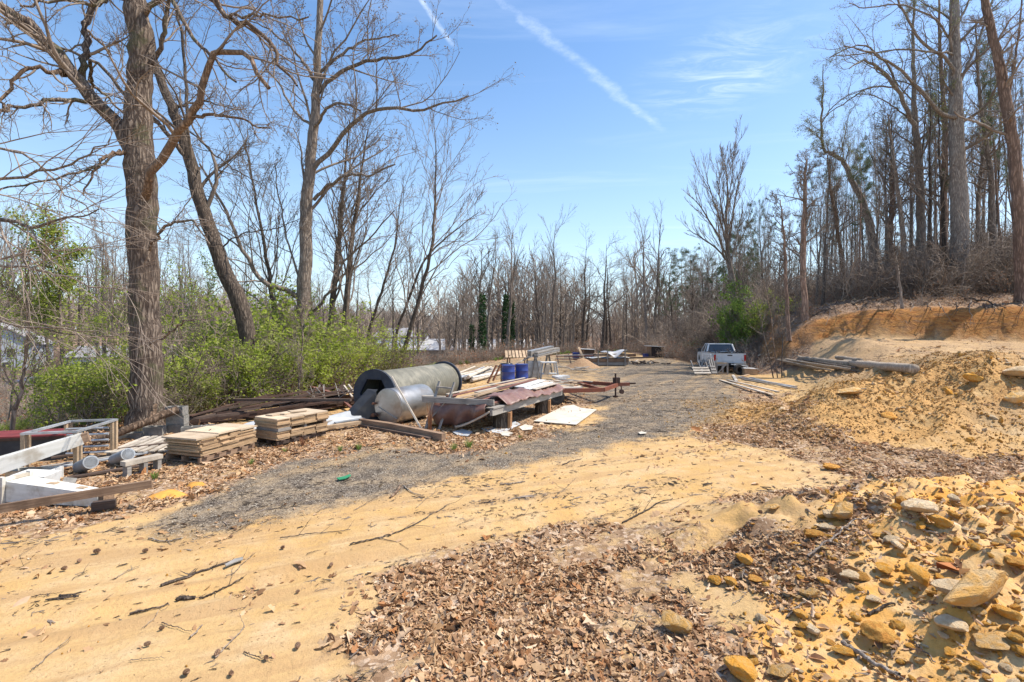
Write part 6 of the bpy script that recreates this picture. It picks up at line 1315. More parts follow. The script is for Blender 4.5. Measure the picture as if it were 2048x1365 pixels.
brd = [(-.10, .30, 4.0, .22, .02, 'wd_red', 0), (.15, .62, 3.7, .26, .05, 'wd_red', .5), (.1, .98, 3.9, .20, .03, 'wd_brown', -.6), (.3, 1.22, 4.1, .16, .08, 'wd_tan', .6), (.6, .85, 3.6, .11, .13, 'wd_tan', 1.4), (.9, 1.05, 3.3, .10, .17, 'wd_pale', .4), (.2, 1.40, 4.2, .12, .12, 'wd_red', .3),
       (1.1, .55, 2.7, .18, .11, 'wd_dark', 1.2), (.7, .45, 1.0, .15, .09, 'wd_grey', -7), (.55, .75, .9, .22, .07, 'wd_dark', 6), (1.5, .70, 2.4, .12, .21, 'wd_red', 2.5), (1.9, .95, 2.3, .10, .24, 'wd_tan', .5), (.25, 1.48, 4.3, .07, .17, 'wd_pale', 0.3), (2.2, .35, 1.7, .35, .16, 'white2', 1.8), (2.3, .55, 1.7, .34, .19, 'white2', 3.8), (2.45, .25, 1.6, .30, .135, 'wd_pale', .3),
       (.15, .20, 3.9, .10, .0, 'wd_dark', 0), (1.6, .30, 2.6, .14, .07, 'wd_brown', 1)]
names_ = ['edge', 'wide reddish', 'brown', 'tan', 'narrow tan', 'pale', 'red brown', 'dark', 'short grey', 'short dark', 'red', 'thin tan', 'long pale', 'white', 'upper white', 'lower pale', 'low dark', 'brown side']
for i, (x, y, L_, w_, z_, m_, yaw) in enumerate(brd):
    a_ = loc2w(x, y, zt+.05+z_); d_ = (Euler((0, 0, math.radians(yaw))).to_matrix() @ u_)
    o2 = bar(None, 'plank', a_, a_+d_*L_+Vector((0, 0, .02 if i % 2 else .045)), w_, .022, M[m_], warp=.012 if L_ > 2 else 0); tag(o2, '%s board on the load of the brown tarped trailer' % names_[i], 'board', 'boards loaded on the flat trailer')
for k in range(10):
    x, y = random.uniform(2.2, 3.1), random.uniform(.45, .85); a_ = loc2w(x, y, zt+.16+random.uniform(0, .08)); o2 = bar(None, 'short_offcut', a_, a_+u_*.3+Vector((0, 0, random.uniform(-.03, .05))), .07, .05, M[random.choice(['wd_pale', 'wd_dark', 'wd_tan'])]); tag(o2, 'short wood offcut wedged among the boards of the loaded trailer', 'offcut', 'offcuts on the loaded trailer')
# tarp hanging over the near end and the right side
def tf(u, v):   # near end: u across, v down
    y = -.10+1.0*u*1.45; sag = .5+.28*math.sin(math.pi*min(1, u*1.15))*(1-u*.3); z = zt+.08-v*(.50*(1-.62*max(0, u-.25))*1.05)-.03*math.sin(u*11)
    z -= .10*v*math.exp(-((u-.40)/.13)**2); x = -.06-.10*math.sin(v*3.1)*(1+.5*math.sin(u*9))-.05*v*math.sin(u*14+1)+.10*v*u
    if v > .0: x -= .05*math.sin(u*21+v*5)*v
    p = loc2w(x, 1.5-y, max(z, .06)); return tuple(p)
sheet('tarp', 'brown tarp bunched and hanging over the near end of the loaded trailer', 'tarp', tf, 46, 20, M['tarp_brown'])
def tf2(u, v):  # right side strip
    x = .55+3.6*u; y = .52-.60*v-.03*math.sin(x*7)*v; top = zt+.17+.05*math.sin(x*1.3)+.05*u; z = top-(.02*v if v < .55 else .02+(v-.55)*(.38-.1*u))+.022*math.sin(x*9+v*4)+.012*math.sin(x*23)
    return tuple(loc2w(x, y, z))
sheet('tarp', 'brown tarp lying wrinkled along the right side of the trailer load', 'tarp', tf2, 70, 14, M['tarp_brown'])
def hem(u, v):
    t = u; x = -.14-.06*math.sin(t*3); y = .95-.95*t; z = .10+.42*t**1.4; w_ = .05*(v-.5); return tuple(loc2w(x-.03, y, z+w_))
sheet('tarp_hem', 'pale rope edged hem of the tarp drooping toward the ground', 'rope', hem, 20, 3, M['tarp_hem'], thick=.012)
# sheets on the ground by the trailer
def flat_sheet(name, label, cat, pts, m_, th=.015, lift=.03):
    P_ = [G(*p) for p in pts]; c = sum(P_, Vector())/len(P_); n_ = len(P_); V = [(p.x-c.x, p.y-c.y, p.z-c.z+lift) for p in P_]+[(p.x-c.x, p.y-c.y, p.z-c.z+lift+th) for p in P_]
    F = [tuple(range(n_))[::-1], tuple(range(n_, 2*n_))]+[(i, (i+1) % n_, n_+(i+1) % n_, n_+i) for i in range(n_)]; me = pymesh(name, V, F); o = link(name, me, m_, None, c)
    import bmesh; bm = bmesh.new(); bm.from_mesh(me); bmesh.ops.recalc_face_normals(bm, faces=bm.faces[:]); bm.to_mesh(me); bm.free(); return tag(o, label, cat)
flat_sheet('plywood_sheet', 'large pale plywood sheet lying flat on the gravel', 'plywood sheet', [(1067, 846), (1129, 815), (1148, 813), (1160, 819), (1193, 823), (1180, 833), (1152, 853), (1110, 850)], M['ply'])
flat_sheet('metal_sheet', 'grey sheet lying in the shade beside the loaded trailer', 'sheet', [(962, 860), (1003, 852), (1030, 845), (1041, 851), (1020, 862), (1000, 869), (975, 866)], M['tarp_grey'], .01, .02)
flat_sheet('scrap', 'torn whitish scrap in leaves just left of the plywood, larger of two', 'scrap', [(1038, 858), (1050, 852), (1066, 856), (1064, 862), (1045, 864)], M['ply'], .008)
flat_sheet('scrap', 'torn whitish scrap in leaves nearer the camera, smaller of two', 'scrap', [(1000, 870), (1012, 865), (1026, 870), (1018, 876), (1004, 875)], M['ply'], .008)
flat_sheet('scrap', 'thin pale scrap alone on the gravel right of the plywood', 'scrap', [(1276, 869), (1283, 867), (1293, 869), (1292, 871), (1280, 872)], M['ply'], .008)
flat_sheet('scrap', 'crumpled bright green plastic scrap on the gravel', 'scrap', [(673, 962), (690, 958), (700, 954), (702, 957), (690, 963), (678, 965)], M['green_pl'], .012)
flat_sheet('scrap', 'small grey rag on the dirt at the middle left', 'scrap', [(450, 1137), (470, 1127), (486, 1123), (486, 1127), (468, 1134), (452, 1141)], M['concrete'], .01)
flat_sheet('scrap', 'grey crushed sheet under the tarp corner', 'scrap', [(905, 868), (925, 862), (945, 868), (935, 876), (915, 874)], M['tarp_grey'], .01)
for px, py, w_, lb in ((335, 992, .26, 'orange sand patch in the leaves, larger of two left of the gravel'), (390, 973, .15, 'orange sand patch in the leaves, smaller of two left of the gravel')):
    p = G(px, py); V = []; n_ = 18
    for k in range(n_): a = k/n_*6.283; rr0 = w_*(1+.2*math.sin(3*a+px)+.1*math.sin(7*a)); V += [(rr0*math.cos(a), rr0*.8*math.sin(a), -.02), (rr0*.55*math.cos(a), rr0*.45*math.sin(a), .05)]
    V.append((0, 0, .06)); F = [(2*k, 2*((k+1) % n_), 2*((k+1) % n_)+1, 2*k+1) for k in range(n_)]+[(2*k+1, 2*((k+1) % n_)+1, 2*n_) for k in range(n_)]
    me = pymesh('patch', V, F, True); me.materials.append(M['sandpatch']); tag(link('sand_heap', me, None, None, p), lb, 'sand heap')
# ------------------------------------------------------------------ car trailer frame
u_ = Vector((.975, .22, 0)).normalized(); v_ = Vector((-u_.y, u_.x, 0)); org = Vector((1.15, 15.4, 0)); rzc = math.atan2(u_.y, u_.x)
o = thing('car_trailer', 'low rust red open trailer frame with its tongue pointing right', 'trailer', org, rzc)
Lc, Wc, zc = 1.9, 2.6, .42
for y in (0, Wc): box(o, 'side_rail', (Lc/2, y, zc), (Lc, .07, .13), M['rust_red'])
for x in (.04, .65, 1.27, 1.86): box(o, 'cross_member', (x, Wc/2, zc-.01), (.07, Wc-.08, .10), M['rust_red'])
for y0 in (0, Wc): bar(o, 'tongue_beam', (Lc, y0, zc), (Lc+1.05, Wc/2+(-.06 if y0 == 0 else .06), zc), .07, .13, M['rust_red'])
bar(o, 'drawbar', (Lc+.8, Wc/2, zc+.01), (Lc+1.55, Wc/2, zc+.01), .09, .11, M['rust_red']); cyl(o, 'jack', (Lc+.95, Wc/2-.14, .05), (Lc+.95, Wc/2-.14, zc+.42), .03, M['rust_dk'], seg=10)
cyl(o, 'jack_foot', (Lc+.95, Wc/2-.14, .0), (Lc+.95, Wc/2-.14, .05), .09, M['rust_dk'], seg=12)
box(o, 'winch', (Lc+1.05, Wc/2, zc+.16), (.2, .18, .2), M['rust_dk']); cyl(o, 'chain_ring', (Lc+1.25, Wc/2-.05, zc-.25), (Lc+1.25, Wc/2+.05, zc-.25), .08, M['rust_dk'], seg=12); bar(o, 'chain', (Lc+1.25, Wc/2, zc-.2), (Lc+1.22, Wc/2, zc), .03, .03, M['rust_dk'])
bar(o, 'coupler', (Lc+1.5, Wc/2, zc+.03), (Lc+1.8, Wc/2+.02, zc+.03), .05, .05, M['rust_dk'])
lathe(o, 'wheel', (.2, -.05, .27), (.2, -.25, .27), [(0, 0), (.16, 0), (.27, .02), (.27, .18), (.17, .2), (0, .12)], M['tyre'], 20)
lathe(o, 'wheel', (.2, Wc+.05, .27), (.2, Wc+.25, .27), [(0, 0), (.16, 0), (.27, .02), (.27, .18), (.17, .2), (0, .12)], M['tyre'], 20)
for k in range(7): box(o, 'deck_board', (.55, .18+k*.36, zc+.083), (1.0+(.25 if k % 3 == 0 else 0), .33, .03), M['wd_tan' if k % 2 else 'wd_pale'], (0, 0, random.uniform(-.02, .02)))
for i, (x, y, L_, yaw, m_) in enumerate(((.9, .3, 1.6, 64, 'wd_tan'), (1.4, .5, 1.5, 118, 'wd_brown'), (1.9, 1.0, 1.5, 128, 'wd_grey'), (.3, .2, 1.1, 80, 'wd_pale'), (.7, .9, .5, 10, 'wd_pale'), (.9, .6, .5, 5, 'wd_tan'))):
    a_ = org+u_*x+v_*y+Vector((0, 0, zc+.125+.02*i)); d_ = Euler((0, 0, math.radians(yaw))).to_matrix() @ u_
    o2 = bar(None, 'plank', a_, a_+d_*L_, .13, .025, M[m_]); tag(o2, ('long tan board across the rust red trailer frame', 'brown board slanting across the open half of the red trailer', 'grey board nearest the tongue of the red trailer', 'pale board at the left end of the red trailer deck', 'short pale offcut on the red trailer deck', 'short tan offcut on the red trailer deck')[i], 'board')
# ------------------------------------------------------------------ barrels and the things round them
def barrel(x, y, label, lid):
    o = thing('blue_barrel', label, 'barrel', onG(x, y)); lathe(o, 'body', (0, 0, 0), (0, 0, .9), [(.27, 0), (.29, .02), (.285, .28), (.297, .30), (.297, .31), (.285, .33), (.285, .58), (.297, .60), (.297, .61), (.285, .63), (.285, .86), (.292, .875), (.292, .89), (.27, .89)], M['blue'], 30)
    lathe(o, 'lid', (0, 0, .875), (0, 0, .9), [(0, .0), (.27, 0), (.27, .012), (0, .014)], M[lid], 24); return o
barrel(-.16, 21.0, 'left blue steel barrel, its dark lid littered with leaves', 'carblack'); barrel(.43, 21.4, 'right blue steel barrel with a rusty tan lid', 'wd_tan')
o = thing('blue_barrel', 'dark topped barrel almost hidden behind the left blue barrel', 'barrel', onG(-.25, 21.9)); lathe(o, 'body', (0, 0, 0), (0, 0, .92), [(.27, 0), (.28, .3), (.28, .9), (.26, .92), (0, .92)], M['carblack'], 20)
for i, (a, b_, D0, D1) in enumerate((((975, 767), (993, 731), 19.2, 19.5), ((986, 762), (1001, 730), 19.6, 19.9))):
    o = bar(None, 'rusty_post', at(*a, D0), at(*b_, D1), .07, .05, M['rust']); tag(o, ('left one of two rusty posts leaning beside the blue barrels', 'right one of two rusty posts leaning beside the blue barrels')[i], 'post')
for i in range(20):
    k_ = i/20; px0, py0 = 907+random.uniform(0, 40), 766-random.uniform(0, 14)-k_*6; D0 = 21.5+k_*1.6; px1, py1 = px0+random.uniform(40, 70), py0-random.uniform(10, 22); D1 = D0+random.uniform(4.5, 6)
    a_ = at(px0, py0, D0); b_ = at(px1, py1, D1); a_.z = max(a_.z, H(a_.x, a_.y)+.03); b_.z = max(H(b_.x, b_.y)+.05, min(b_.z, H(b_.x, b_.y)+.4))
    o = thing('pole', 'silvery grey pole in the loose bundle behind the cable reel', 'pole', a_, 0, 'silvery poles behind the cable reel'); q = lathe(o, 'shaft', (0, 0, 0), b_-a_, [(.0, 0), (random.uniform(.05, .08), 0), (.05, (b_-a_).length), (0, (b_-a_).length)], M[random.choice(['wd_pale', 'galv', 'white2'])], 9)
for i in range(7):
    a_ = onG(-3.0+i*.33, 26+i*.3, .05); b_ = a_+Vector((.9, .3, .05)); o = bar(None, 'plank', a_, b_, .16, .03, M[('white2', 'lumber_red', 'wd_tan')[i % 3]]); tag(o, 'coloured scrap board in the brush behind the silvery poles', 'board', 'scrap boards behind the silvery poles')
# lumber on supports
S1 = Vector((1.55, 25.2, H(1.55, 25.2)))
def sawhorse(px, D, hgt, lab):
    X = (px-1024)/FPX*D; o = thing('sawhorse', lab, 'sawhorse', onG(X, D)); box(o, 'top', (0, 0, hgt), (.12, .9, .1), M['wd_grey'])
    for sx in (-1, 1):
        for sy in (-.35, .35): bar(o, 'leg', (sx*.22, sy, 0), (sx*.04, sy, hgt-.04), .09, .05, M['wd_grey'])
    return o
sawhorse(1071, 24.5, .98, 'grey sawhorse under the left end of the stacked grey lumber'); sawhorse(1096, 27.0, 1.12, 'grey sawhorse under the right end of the stacked grey lumber')
for i in range(7):
    D0, D1 = 24.2+.12*(i % 2), 27.6; a_ = Vector(((1058-1024)/FPX*D0+.1*(i % 2), D0, H(1, 24.5)+1.08+.09*(i//2))); b_ = Vector(((1104-1024)/FPX*D1+.1*(i % 2), D1, H(2, 27)+1.24+.09*(i//2)))
    o = bar(None, 'plank', a_+Vector((.24*(i % 2), 0, 0)), b_+Vector((.24*(i % 2), 0, 0)), .22, .07, M['wd_grey' if i % 3 else 'galv'], warp=.01); tag(o, 'long grey plank on the two sawhorses, %s layer, %s one' % (('bottom', 'second', 'third', 'top')[i//2], ('left', 'right')[i % 2]), 'board', 'grey lumber on sawhorses')
for i in range(6):
    a_ = at(1030+i*2, 729-i, 24); b_ = at(1058+i*2, 716-i*1.2, 25); o = bar(None, 'plank', a_, b_, .07, .03, M['wd_pale']); tag(o, 'thin pale strip slanting up to the sawhorse lumber', 'board', 'pale strips by the sawhorses')
o = thing('slat_roof', 'tan slatted lid tilted on short posts behind the barrels', 'rack', onG(.35, 32.5), .2)
for x in (-.6, .6): 
    for y in (-.4, .4): box(o, 'post', (x, y, .38), (.08, .08, .76), M['wd_brown'])
for k in range(7): bar(o, 'slat', (-.85+k*.24, -.75, .62), (-.62+k*.24, .7, 1.02), .17, .03, M['wd_tan'])
o = thing('work_table', 'grey table with white panel beneath on splayed legs right of the barrels', 'table', onG(1.75, 23.2), .15)
box(o, 'top', (0, 0, .84), (.75, .5, .05), M['white2'])
for sx in (-1, 1):
    for sy in (-1, 1): bar(o, 'leg', (sx*.45, sy*.3, 0), (sx*.32, sy*.2, .82), .06, .05, M['galv'])
box(o, 'shelf', (0, 0, .30), (.8, .45, .04), M['white2']); box(o, 'leaning_panel', (-.12, -.28, .5), (.22, .03, .5), M['ply'], (.2, .2, 0))
o = thing('roll_of_sheet', 'white ribbed sheet lying in folds beside the grey table', 'sheet', onG(2.35, 22.6, .12), .5); 
for k in range(5): cyl(o, 'rib', (-.35+k*.11, -.4, .02+.02*k), (-.25+k*.13, .4, .05), .075, M['white2'], seg=8)
o = box(None, 'container', (1.1, 24.5, .45), (.7, .5, .8), M['galv'], (0, 0, .2)); tag(o, 'grey metal cabinet standing under the sawhorse lumber', 'cabinet')
# rack of rails, sand heap, pallets
o = thing('rail_stack', 'stack of long reddish rails with one light post leaning, beyond the barrels', 'rail stack', onG(4.3, 36.2), .05)
for k in range(5): box(o, 'rail', (0, .5-k*.22, .08+k*.13), (2.1, .10, .06), M['wd_red' if k % 2 else 'wd_pale'])
for x in (-.9, 0, .9): bar(o, 'bearer', (x, .6, .7), (x, -.6, .02), .07, .05, M['wd_dark'])
bar(o, 'leaning_post', (.75, .3, 1.15), (1.05, -.75, .02), .17, .06, M['wd_tan'])
for i in range(4): 
    a_ = onG(5.4, 38.5+i*.3, .15+.1*i); o = bar(None, 'plank', a_, a_+Vector((2.4, .2, .06)), .22, .05, M['wd_grey' if i % 2 else 'wd_red']); tag(o, 'long weathered board lying right of the reddish rails', 'board', 'boards right of the reddish rails')
V = []; n_ = 20; rg = np.random.default_rng(5)
for j, (r_, z_) in enumerate(((1.25, -.03), (.95, .12), (.65, .33), (.3, .55), (.1, .60))):
    for k in range(n_): a = k/n_*6.283; q = 1+rg.normal(0, .05); V.append((r_*q*math.cos(a), r_*.8*q*math.sin(a), z_+rg.normal(0, .012)))
V.append((0, 0, .62)); F = [(j*n_+k, j*n_+(k+1) % n_, (j+1)*n_+(k+1) % n_, (j+1)*n_+k) for j in range(4) for k in range(n_)]+[(4*n_+k, 4*n_+(k+1) % n_, 5*n_) for k in range(n_)]
M['dirt'] = mat('brown dirt', (0.36, 0.22, 0.12), (0.26, 0.155, 0.085), sc=12, bump=0.8, bd=.03, dirt=(0.46, 0.32, 0.18), dsc=8)
me = pymesh('heap', V, F, True); me.materials.append(M['dirt']); tag(link('dirt_heap', me, None, None, onG(4.6, 31.5)), 'small brown dirt heap between the reddish rails and the long timber pile', 'dirt heap')
for i in range(9):
    a_ = onG(3.3+random.uniform(0, 1.3), 27.6+random.uniform(-.4, 1.2), .05+.03*i); an = random.choice([.5, .6, 2.4, 2.6])+random.uniform(-.2, .2); o = bar(None, 'plank', a_, a_+Vector((math.cos(an), math.sin(an), .03))*1.1, .13, .025, M[random.choice(['wd_pale', 'wd_tan', 'wd_grey'])]); tag(o, 'loose board of the broken pallet lying before the dirt heap', 'board', 'broken pallet boards before the dirt heap')
for i in range(5):
    a_ = onG(1.9+random.uniform(0, 1.2), 19.8+random.uniform(-.3, 1.0), .04+.03*i); an = random.uniform(0, 3); o = bar(None, 'plank', a_, a_+Vector((math.cos(an), math.sin(an), .02))*1.0, .13, .025, M[random.choice(['wd_pale', 'wd_tan'])]); tag(o, 'loose tan board on the gravel behind the red trailer', 'board', 'loose boards behind the red trailer')
# long timber pile
o = thing('timber_pile', 'long staked pile of timbers half covered by white sheeting', 'timber pile', onG(6.55, 33.4), .06)
for k in range(10): box(o, 'timber', (random.uniform(-.1, .1), (k % 5-2)*.21, .14+(k//5)*.24), (2.75, .19, .21), M['wd_brown' if k % 2 else 'wd_grey'])
for k in range(6): box(o, 'upper_board', (.25+random.uniform(-.1, .1), (k % 3-1)*.28, .70+(k//3)*.09), (2.2, .24, .06), M['wd_tan' if k % 2 else 'wd_brown'])
for x in (-.75, -.1, 1.1): box(o, 'stake', (x, -.60, .55), (.07, .06, 1.12), M['wd_grey'])
def tf3(u, v): x = -1.35+2.8*u; return (x, -.58+1.15*v, .56+.03*math.sin(x*7)+.02*math.sin(v*9))
sheet('sheet', 'grey white sheet lying along the middle of the timber pile', 'sheet', tf3, 30, 8, M['white2'], loc=tuple(onG(6.55, 33.4)), rz=.06)
def tf4(u, v): x = -.35+1.75*u; z = .92+.05*math.sin(u*9)-(.42*max(0, 1-abs(u-.42)/.36) if v < .35 else 0)*(1-v/.35) ; return (x, -.62+1.2*v, z+.12*u)
sheet('sheet', 'bright white sheet hanging in a v over the front of the timber pile', 'sheet', tf4, 30, 12, M['roof_white'], loc=tuple(onG(6.55, 33.4)), rz=.06)
for i in range(22):
    x = 8.2+random.uniform(0, 2.8); y = 35+random.uniform(-1, 1.5); a_ = onG(x, y, .05); an = random.uniform(0, 3.1); o = bar(None, 'split_wood', a_, a_+Vector((math.cos(an)*.45, math.sin(an)*.45, random.uniform(-.02, .15))), .10, .09, M[random.choice(['wd_tan', 'wd_pale', 'bark_orange'])]); tag(o, 'split firewood piece strewn right of the long timber pile', 'firewood', 'firewood right of the timber pile')
o = bar(None, 'pole', onG(8.0, 36.6, .35), onG(11.2, 38, .35), .12, .12, M['wd_dark']); tag(o, 'long dark log behind the strewn firewood', 'log')
# sheds
def shed(x, y, w_, d_, h_, label, side):
    o = thing('shed', label, 'shed', onG(x, y), .12)
    for k in range(int(w_/.2)): box(o, 'board', (-w_/2+.1+k*.2, -d_/2, h_/2), (.19, .03, h_), M['carblack' if side == 'black' else 'wd_dark'])
    for k in range(int(d_/.2)): box(o, 'board', (-w_/2-.01, -d_/2+.12+k*.2, h_/2), (.03, .19, h_), M['wd_brown']); box(o, 'board', (w_/2+.01, -d_/2+.12+k*.2, h_/2), (.03, .19, h_), M['wd_dark'])
    box(o, 'back_wall', (0, d_/2, h_/2), (w_, .03, h_), M['wd_dark']); box(o, 'roof', (-.08, 0, h_+.05), (w_+.35, d_+.3, .04), M['white2'], (0, .05, 0)); return o
shed(13.1, 44.2, 1.15, 1.0, .98, 'small black shed with a pale flat roof at the end of the track', 'black'); shed(6.45, 41.3, .85, .9, .80, 'dark little shed with a white roof behind the timber pile', 'dark')
o = box(None, 'white_container', onG(14.1, 44.0, .26), (.75, .6, .46), M['white2'], (0, 0, .1)); tag(o, 'white box on the ground right of the small black shed', 'box')
o = box(None, 'blue_container', onG(12.15, 44.0, .18), (.35, .4, .34), M['blue'], (0, 0, .3)); tag(o, 'blue container on the ground left of the small black shed', 'container')
o = box(None, 'chest', onG(5.5, 41.6, .3), (.55, .4, .55), M['blue'], (0, 0, .1)); tag(o, 'dark blue box with white front left of the dark little shed', 'box')
o = bar(None, 'pole', onG(4.6, 42.5, .18), onG(6.1, 42.9, .22), .16, .16, M['wd_pale']); tag(o, 'pale log lying left of the dark little shed', 'log')
o = box(None, 'crate', onG(11.2, 45.5, .14), (.8, .5, .22), M['wd_brown'], (0, 0, .1)); tag(o, 'low brown crate on the ground well left of the black shed', 'crate')

# ------------------------------------------------------------------ pickup
hd = math.atan2(5.1, .95); fwd = Vector((math.cos(hd), math.sin(hd), 0)); rgt = Vector((fwd.y, -fwd.x, 0))
org = Vector((12.25, 27.2, 0)); org.z = 0.0
T_ = thing('pickup_truck', 'old white pickup seen from behind with scrap in its bed', 'pickup', org, hd)   # local X forward, -Y right side
def poly_side(name, prof, y0, y1, m_, par=T_):
    n_ = len(prof); V = [(a, y0, b_) for a, b_ in prof]+[(a, y1, b_) for a, b_ in prof]; F = [tuple(range(n_))[::-1], tuple(range(n_, 2*n_))]+[(i, (i+1) % n_, n_+(i+1) % n_, n_+i) for i in range(n_)]
    me = pymesh(name, V, F); import bmesh; bm = bmesh.new(); bm.from_mesh(me); bmesh.ops.recalc_face_normals(bm, faces=bm.faces[:]); bm.to_mesh(me); bm.free(); return link(name, me, m_, par)
def arch(cx, r_, z0, n_=8): return [(cx+r_*math.cos(a), z0+r_*math.sin(a)) for a in [math.pi*k/n_ for k in range(n_+1)]]
W2 = .84
bed = [(0, .50), (0, 1.12), (1.95, 1.12), (1.95, .42)]+[(x, z) for x, z in arch(.95, .42, .42)]
for s in (-1, 1): poly_side('bed_side', bed, s*W2, s*(W2-.06), M['truck'])
box(T_, 'tailgate', (.0, 0, .82), (.06, 2*W2-.17, .60), M['truck']); box(T_, 'tailgate_handle', (-.035, 0, 1.0), (.02, .26, .06), M['carblack'])
box(T_, 'bed_rail_cap', (0, 0, 1.135), (.09, 2*W2-.17, .03), M['carblack'])
for s in (-1, 1): box(T_, 'bed_rail_cap', (.98, s*(W2-.03), 1.135), (1.95, .09, .03), M['carblack']); box(T_, 'tail_light', (-.012, s*(W2-.05), .86), (.07, .10, .34), M['lamp_red'])
box(T_, 'bed_floor', (.98, 0, .60), (1.9, 2*W2-.14, .05), M['dark']); box(T_, 'bed_front', (1.93, 0, .85), (.04, 2*W2-.14, .5), M['truck'])
for s in (-1, 1): box(T_, 'bumper', (-.14, s*.50, .50), (.14, .62, .16), M['chrome'])
box(T_, 'number_plate_recess', (-.10, 0, .50), (.06, .36, .14), M['dark'])
cab = [(2.0, .40), (2.0, 1.12), (2.12, 1.50), (2.25, 1.58), (3.1, 1.60), (3.28, 1.55), (3.72, 1.10), (3.75, .40)]
for s in (-1, 1): poly_side('door', [(2.0, .42), (2.0, 1.10), (3.68, 1.10), (3.72, .42)], s*W2, s*(W2-.06), M['truck'])
box(T_, 'roof', (2.68, 0, 1.585), (.95, 1.30, .045), M['truck']); 
for s in (-1, 1):
    bar(T_, 'pillar', (2.03, s*(W2-.04), 1.10), (2.24, s*.66, 1.58), .09, .06, M['truck']); bar(T_, 'pillar', (3.70, s*(W2-.04), 1.10), (3.16, s*.66, 1.58), .06, .05, M['truck']); bar(T_, 'pillar', (2.75, s*(W2-.04), 1.10), (2.78, s*.66, 1.58), .05, .05, M['truck'])
    V = [(2.06, s*(W2-.045), 1.10), (3.66, s*(W2-.045), 1.10), (3.14, s*.665, 1.57), (2.25, s*.665, 1.57)]; link('side_window', pymesh('w', V, [(0, 1, 2, 3)]), M['glass'], T_)
    box(T_, 'mirror', (3.45, s*(W2+.14), 1.18), (.12, .20, .22), M['carblack'])
V = [(2.02, -.76, 1.12), (2.02, .76, 1.12), (2.22, .62, 1.56), (2.22, -.62, 1.56)]; link('rear_window', pymesh('w', V, [(0, 1, 2, 3)]), M['glass'], T_)
V = [(3.70, -.76, 1.12), (3.70, .76, 1.12), (3.2, .62, 1.56), (3.2, -.62, 1.56)]; link('windscreen', pymesh('w', V, [(3, 2, 1, 0)]), M['glass'], T_)
box(T_, 'cab_back', (2.01, 0, .78), (.05, 2*W2-.14, .68), M['truck']); box(T_, 'cab_floor', (2.9, 0, .45), (1.7, 2*W2-.14, .08), M['dark'])
hood = [(3.72, .42), (3.72, 1.10), (4.75, .98), (4.86, .80), (4.86, .45)]+[(x, z) for x, z in arch(4.25, .42, .42)]
for s in (-1, 1): poly_side('fender', hood, s*W2, s*(W2-.09), M['truck'])
V = [(3.72, -W2+.08, 1.11), (3.72, W2-.08, 1.11), (4.76, W2-.09, .995), (4.76, -W2+.09, .995)]; link('hood', pymesh('w', V, [(0, 3, 2, 1)]), M['truck'], T_); box(T_, 'grille', (4.84, 0, .72), (.05, 1.4, .4), M['carblack'])
for x in (.95, 4.25):
    for s in (-1, 1):
        w_ = lathe(T_, 'wheel', (x, s*.60, .34), (x, s*.80, .34), [(0, 0), (.22, 0), (.34, .02), (.35, .10), (.34, .19), (.22, .21), (.0, .2)], M['tyre'], 24); lathe(w_, 'rim', (0, 0, .2), (0, 0, .25), [(0, .03), (.08, .03), (.12, .005), (.19, .02), (.2, .0)], M['galv'], 18)
    box(T_, 'axle', (x, 0, .34), (.1, 1.2, .1), M['dark'])
for i, (x, y, z, sx, sy, m_, lb) in enumerate(((1.2, .1, 1.10, 1.0, .7, 'white2', 'white sheet lying over the scrap in the pickup bed'), (.7, -.3, 1.0, .8, .5, 'wd_pale', 'pale board on the scrap in the pickup bed'), (1.5, .4, 1.02, .6, .5, 'tarp_grey', 'grey panel near the cab in the pickup bed'))):
    p = org+fwd*x-rgt*y*-1*-1; o = box(None, 'sheet' if i != 1 else 'plank', (p.x, p.y, z), (sx, sy, .03), M[m_], (.12*(i-1), .18, hd+.4*i)); tag(o, lb, 'sheet' if i != 1 else 'board')
for k in range(14):
    p = org+fwd*random.uniform(.3, 1.8)+rgt*random.uniform(-.6, .6); o = bar(None, 'branch', (p.x, p.y, random.uniform(.75, 1.05)), (p.x+random.uniform(-.5, .5), p.y+random.uniform(-.4, .4), random.uniform(1.05, 1.35)), .035, .03, M['bark_orange']); tag(o, 'broken branch among the scrap in the pickup bed', 'branch', 'branches in the pickup bed')
# pallets, chair, crates before the truck
def pallet_tilted(px0, py0, px1, D, rise, label, m_, n_=7, seed=0):
    a_ = at(px0, py0, D); a_.z = H(a_.x, a_.y)+.02; Wd = (px1-px0)/FPX*D; o = thing('pallet', label, 'pallet', a_, .05)
    t = math.atan2(rise, 1.0)
    for k in range(3): bar(o, 'stringer', (Wd*(.06+.44*k), 0, .04), (Wd*(.06+.44*k)+.1, math.cos(t)*1.1, math.sin(t)*1.1), .05, .09, M['wd_grey'])
    for k in range(3): f = .08+.17*k; bar(o, 'slat', (0, f*math.cos(t)*1.1-.05, f*math.sin(t)*1.1+.06), (Wd, f*math.cos(t)*1.1-.05, f*math.sin(t)*1.1+.06), .11, .025, M[m_], roll=t)
    return o
pallet_tilted(1389, 745, 1423, 25.4, .85, 'pale pallet leaning back in front of the pickup, lowest slats whole', 'wd_pale')
pallet_tilted(1424, 745, 1434, 25.6, 1.3, 'narrow broken pallet leaning beside the pale one before the pickup', 'wd_grey')
for k in range(4):
    a_ = at(1402+k*9, 741, 26.1); a_.z = H(a_.x, a_.y)+.3; o = bar(None, 'plank', a_, a_+Vector((.28, .35, .55)), .10, .03, M['wd_grey']); tag(o, 'grey upright board leaning behind the pallets at the pickup', 'board', 'upright boards by the pickup')
o = thing('open_crate', 'open grey wooden crate frame behind the white chair at the pickup', 'crate', Vector((11.0, 26.0, H(11, 26))), .1)
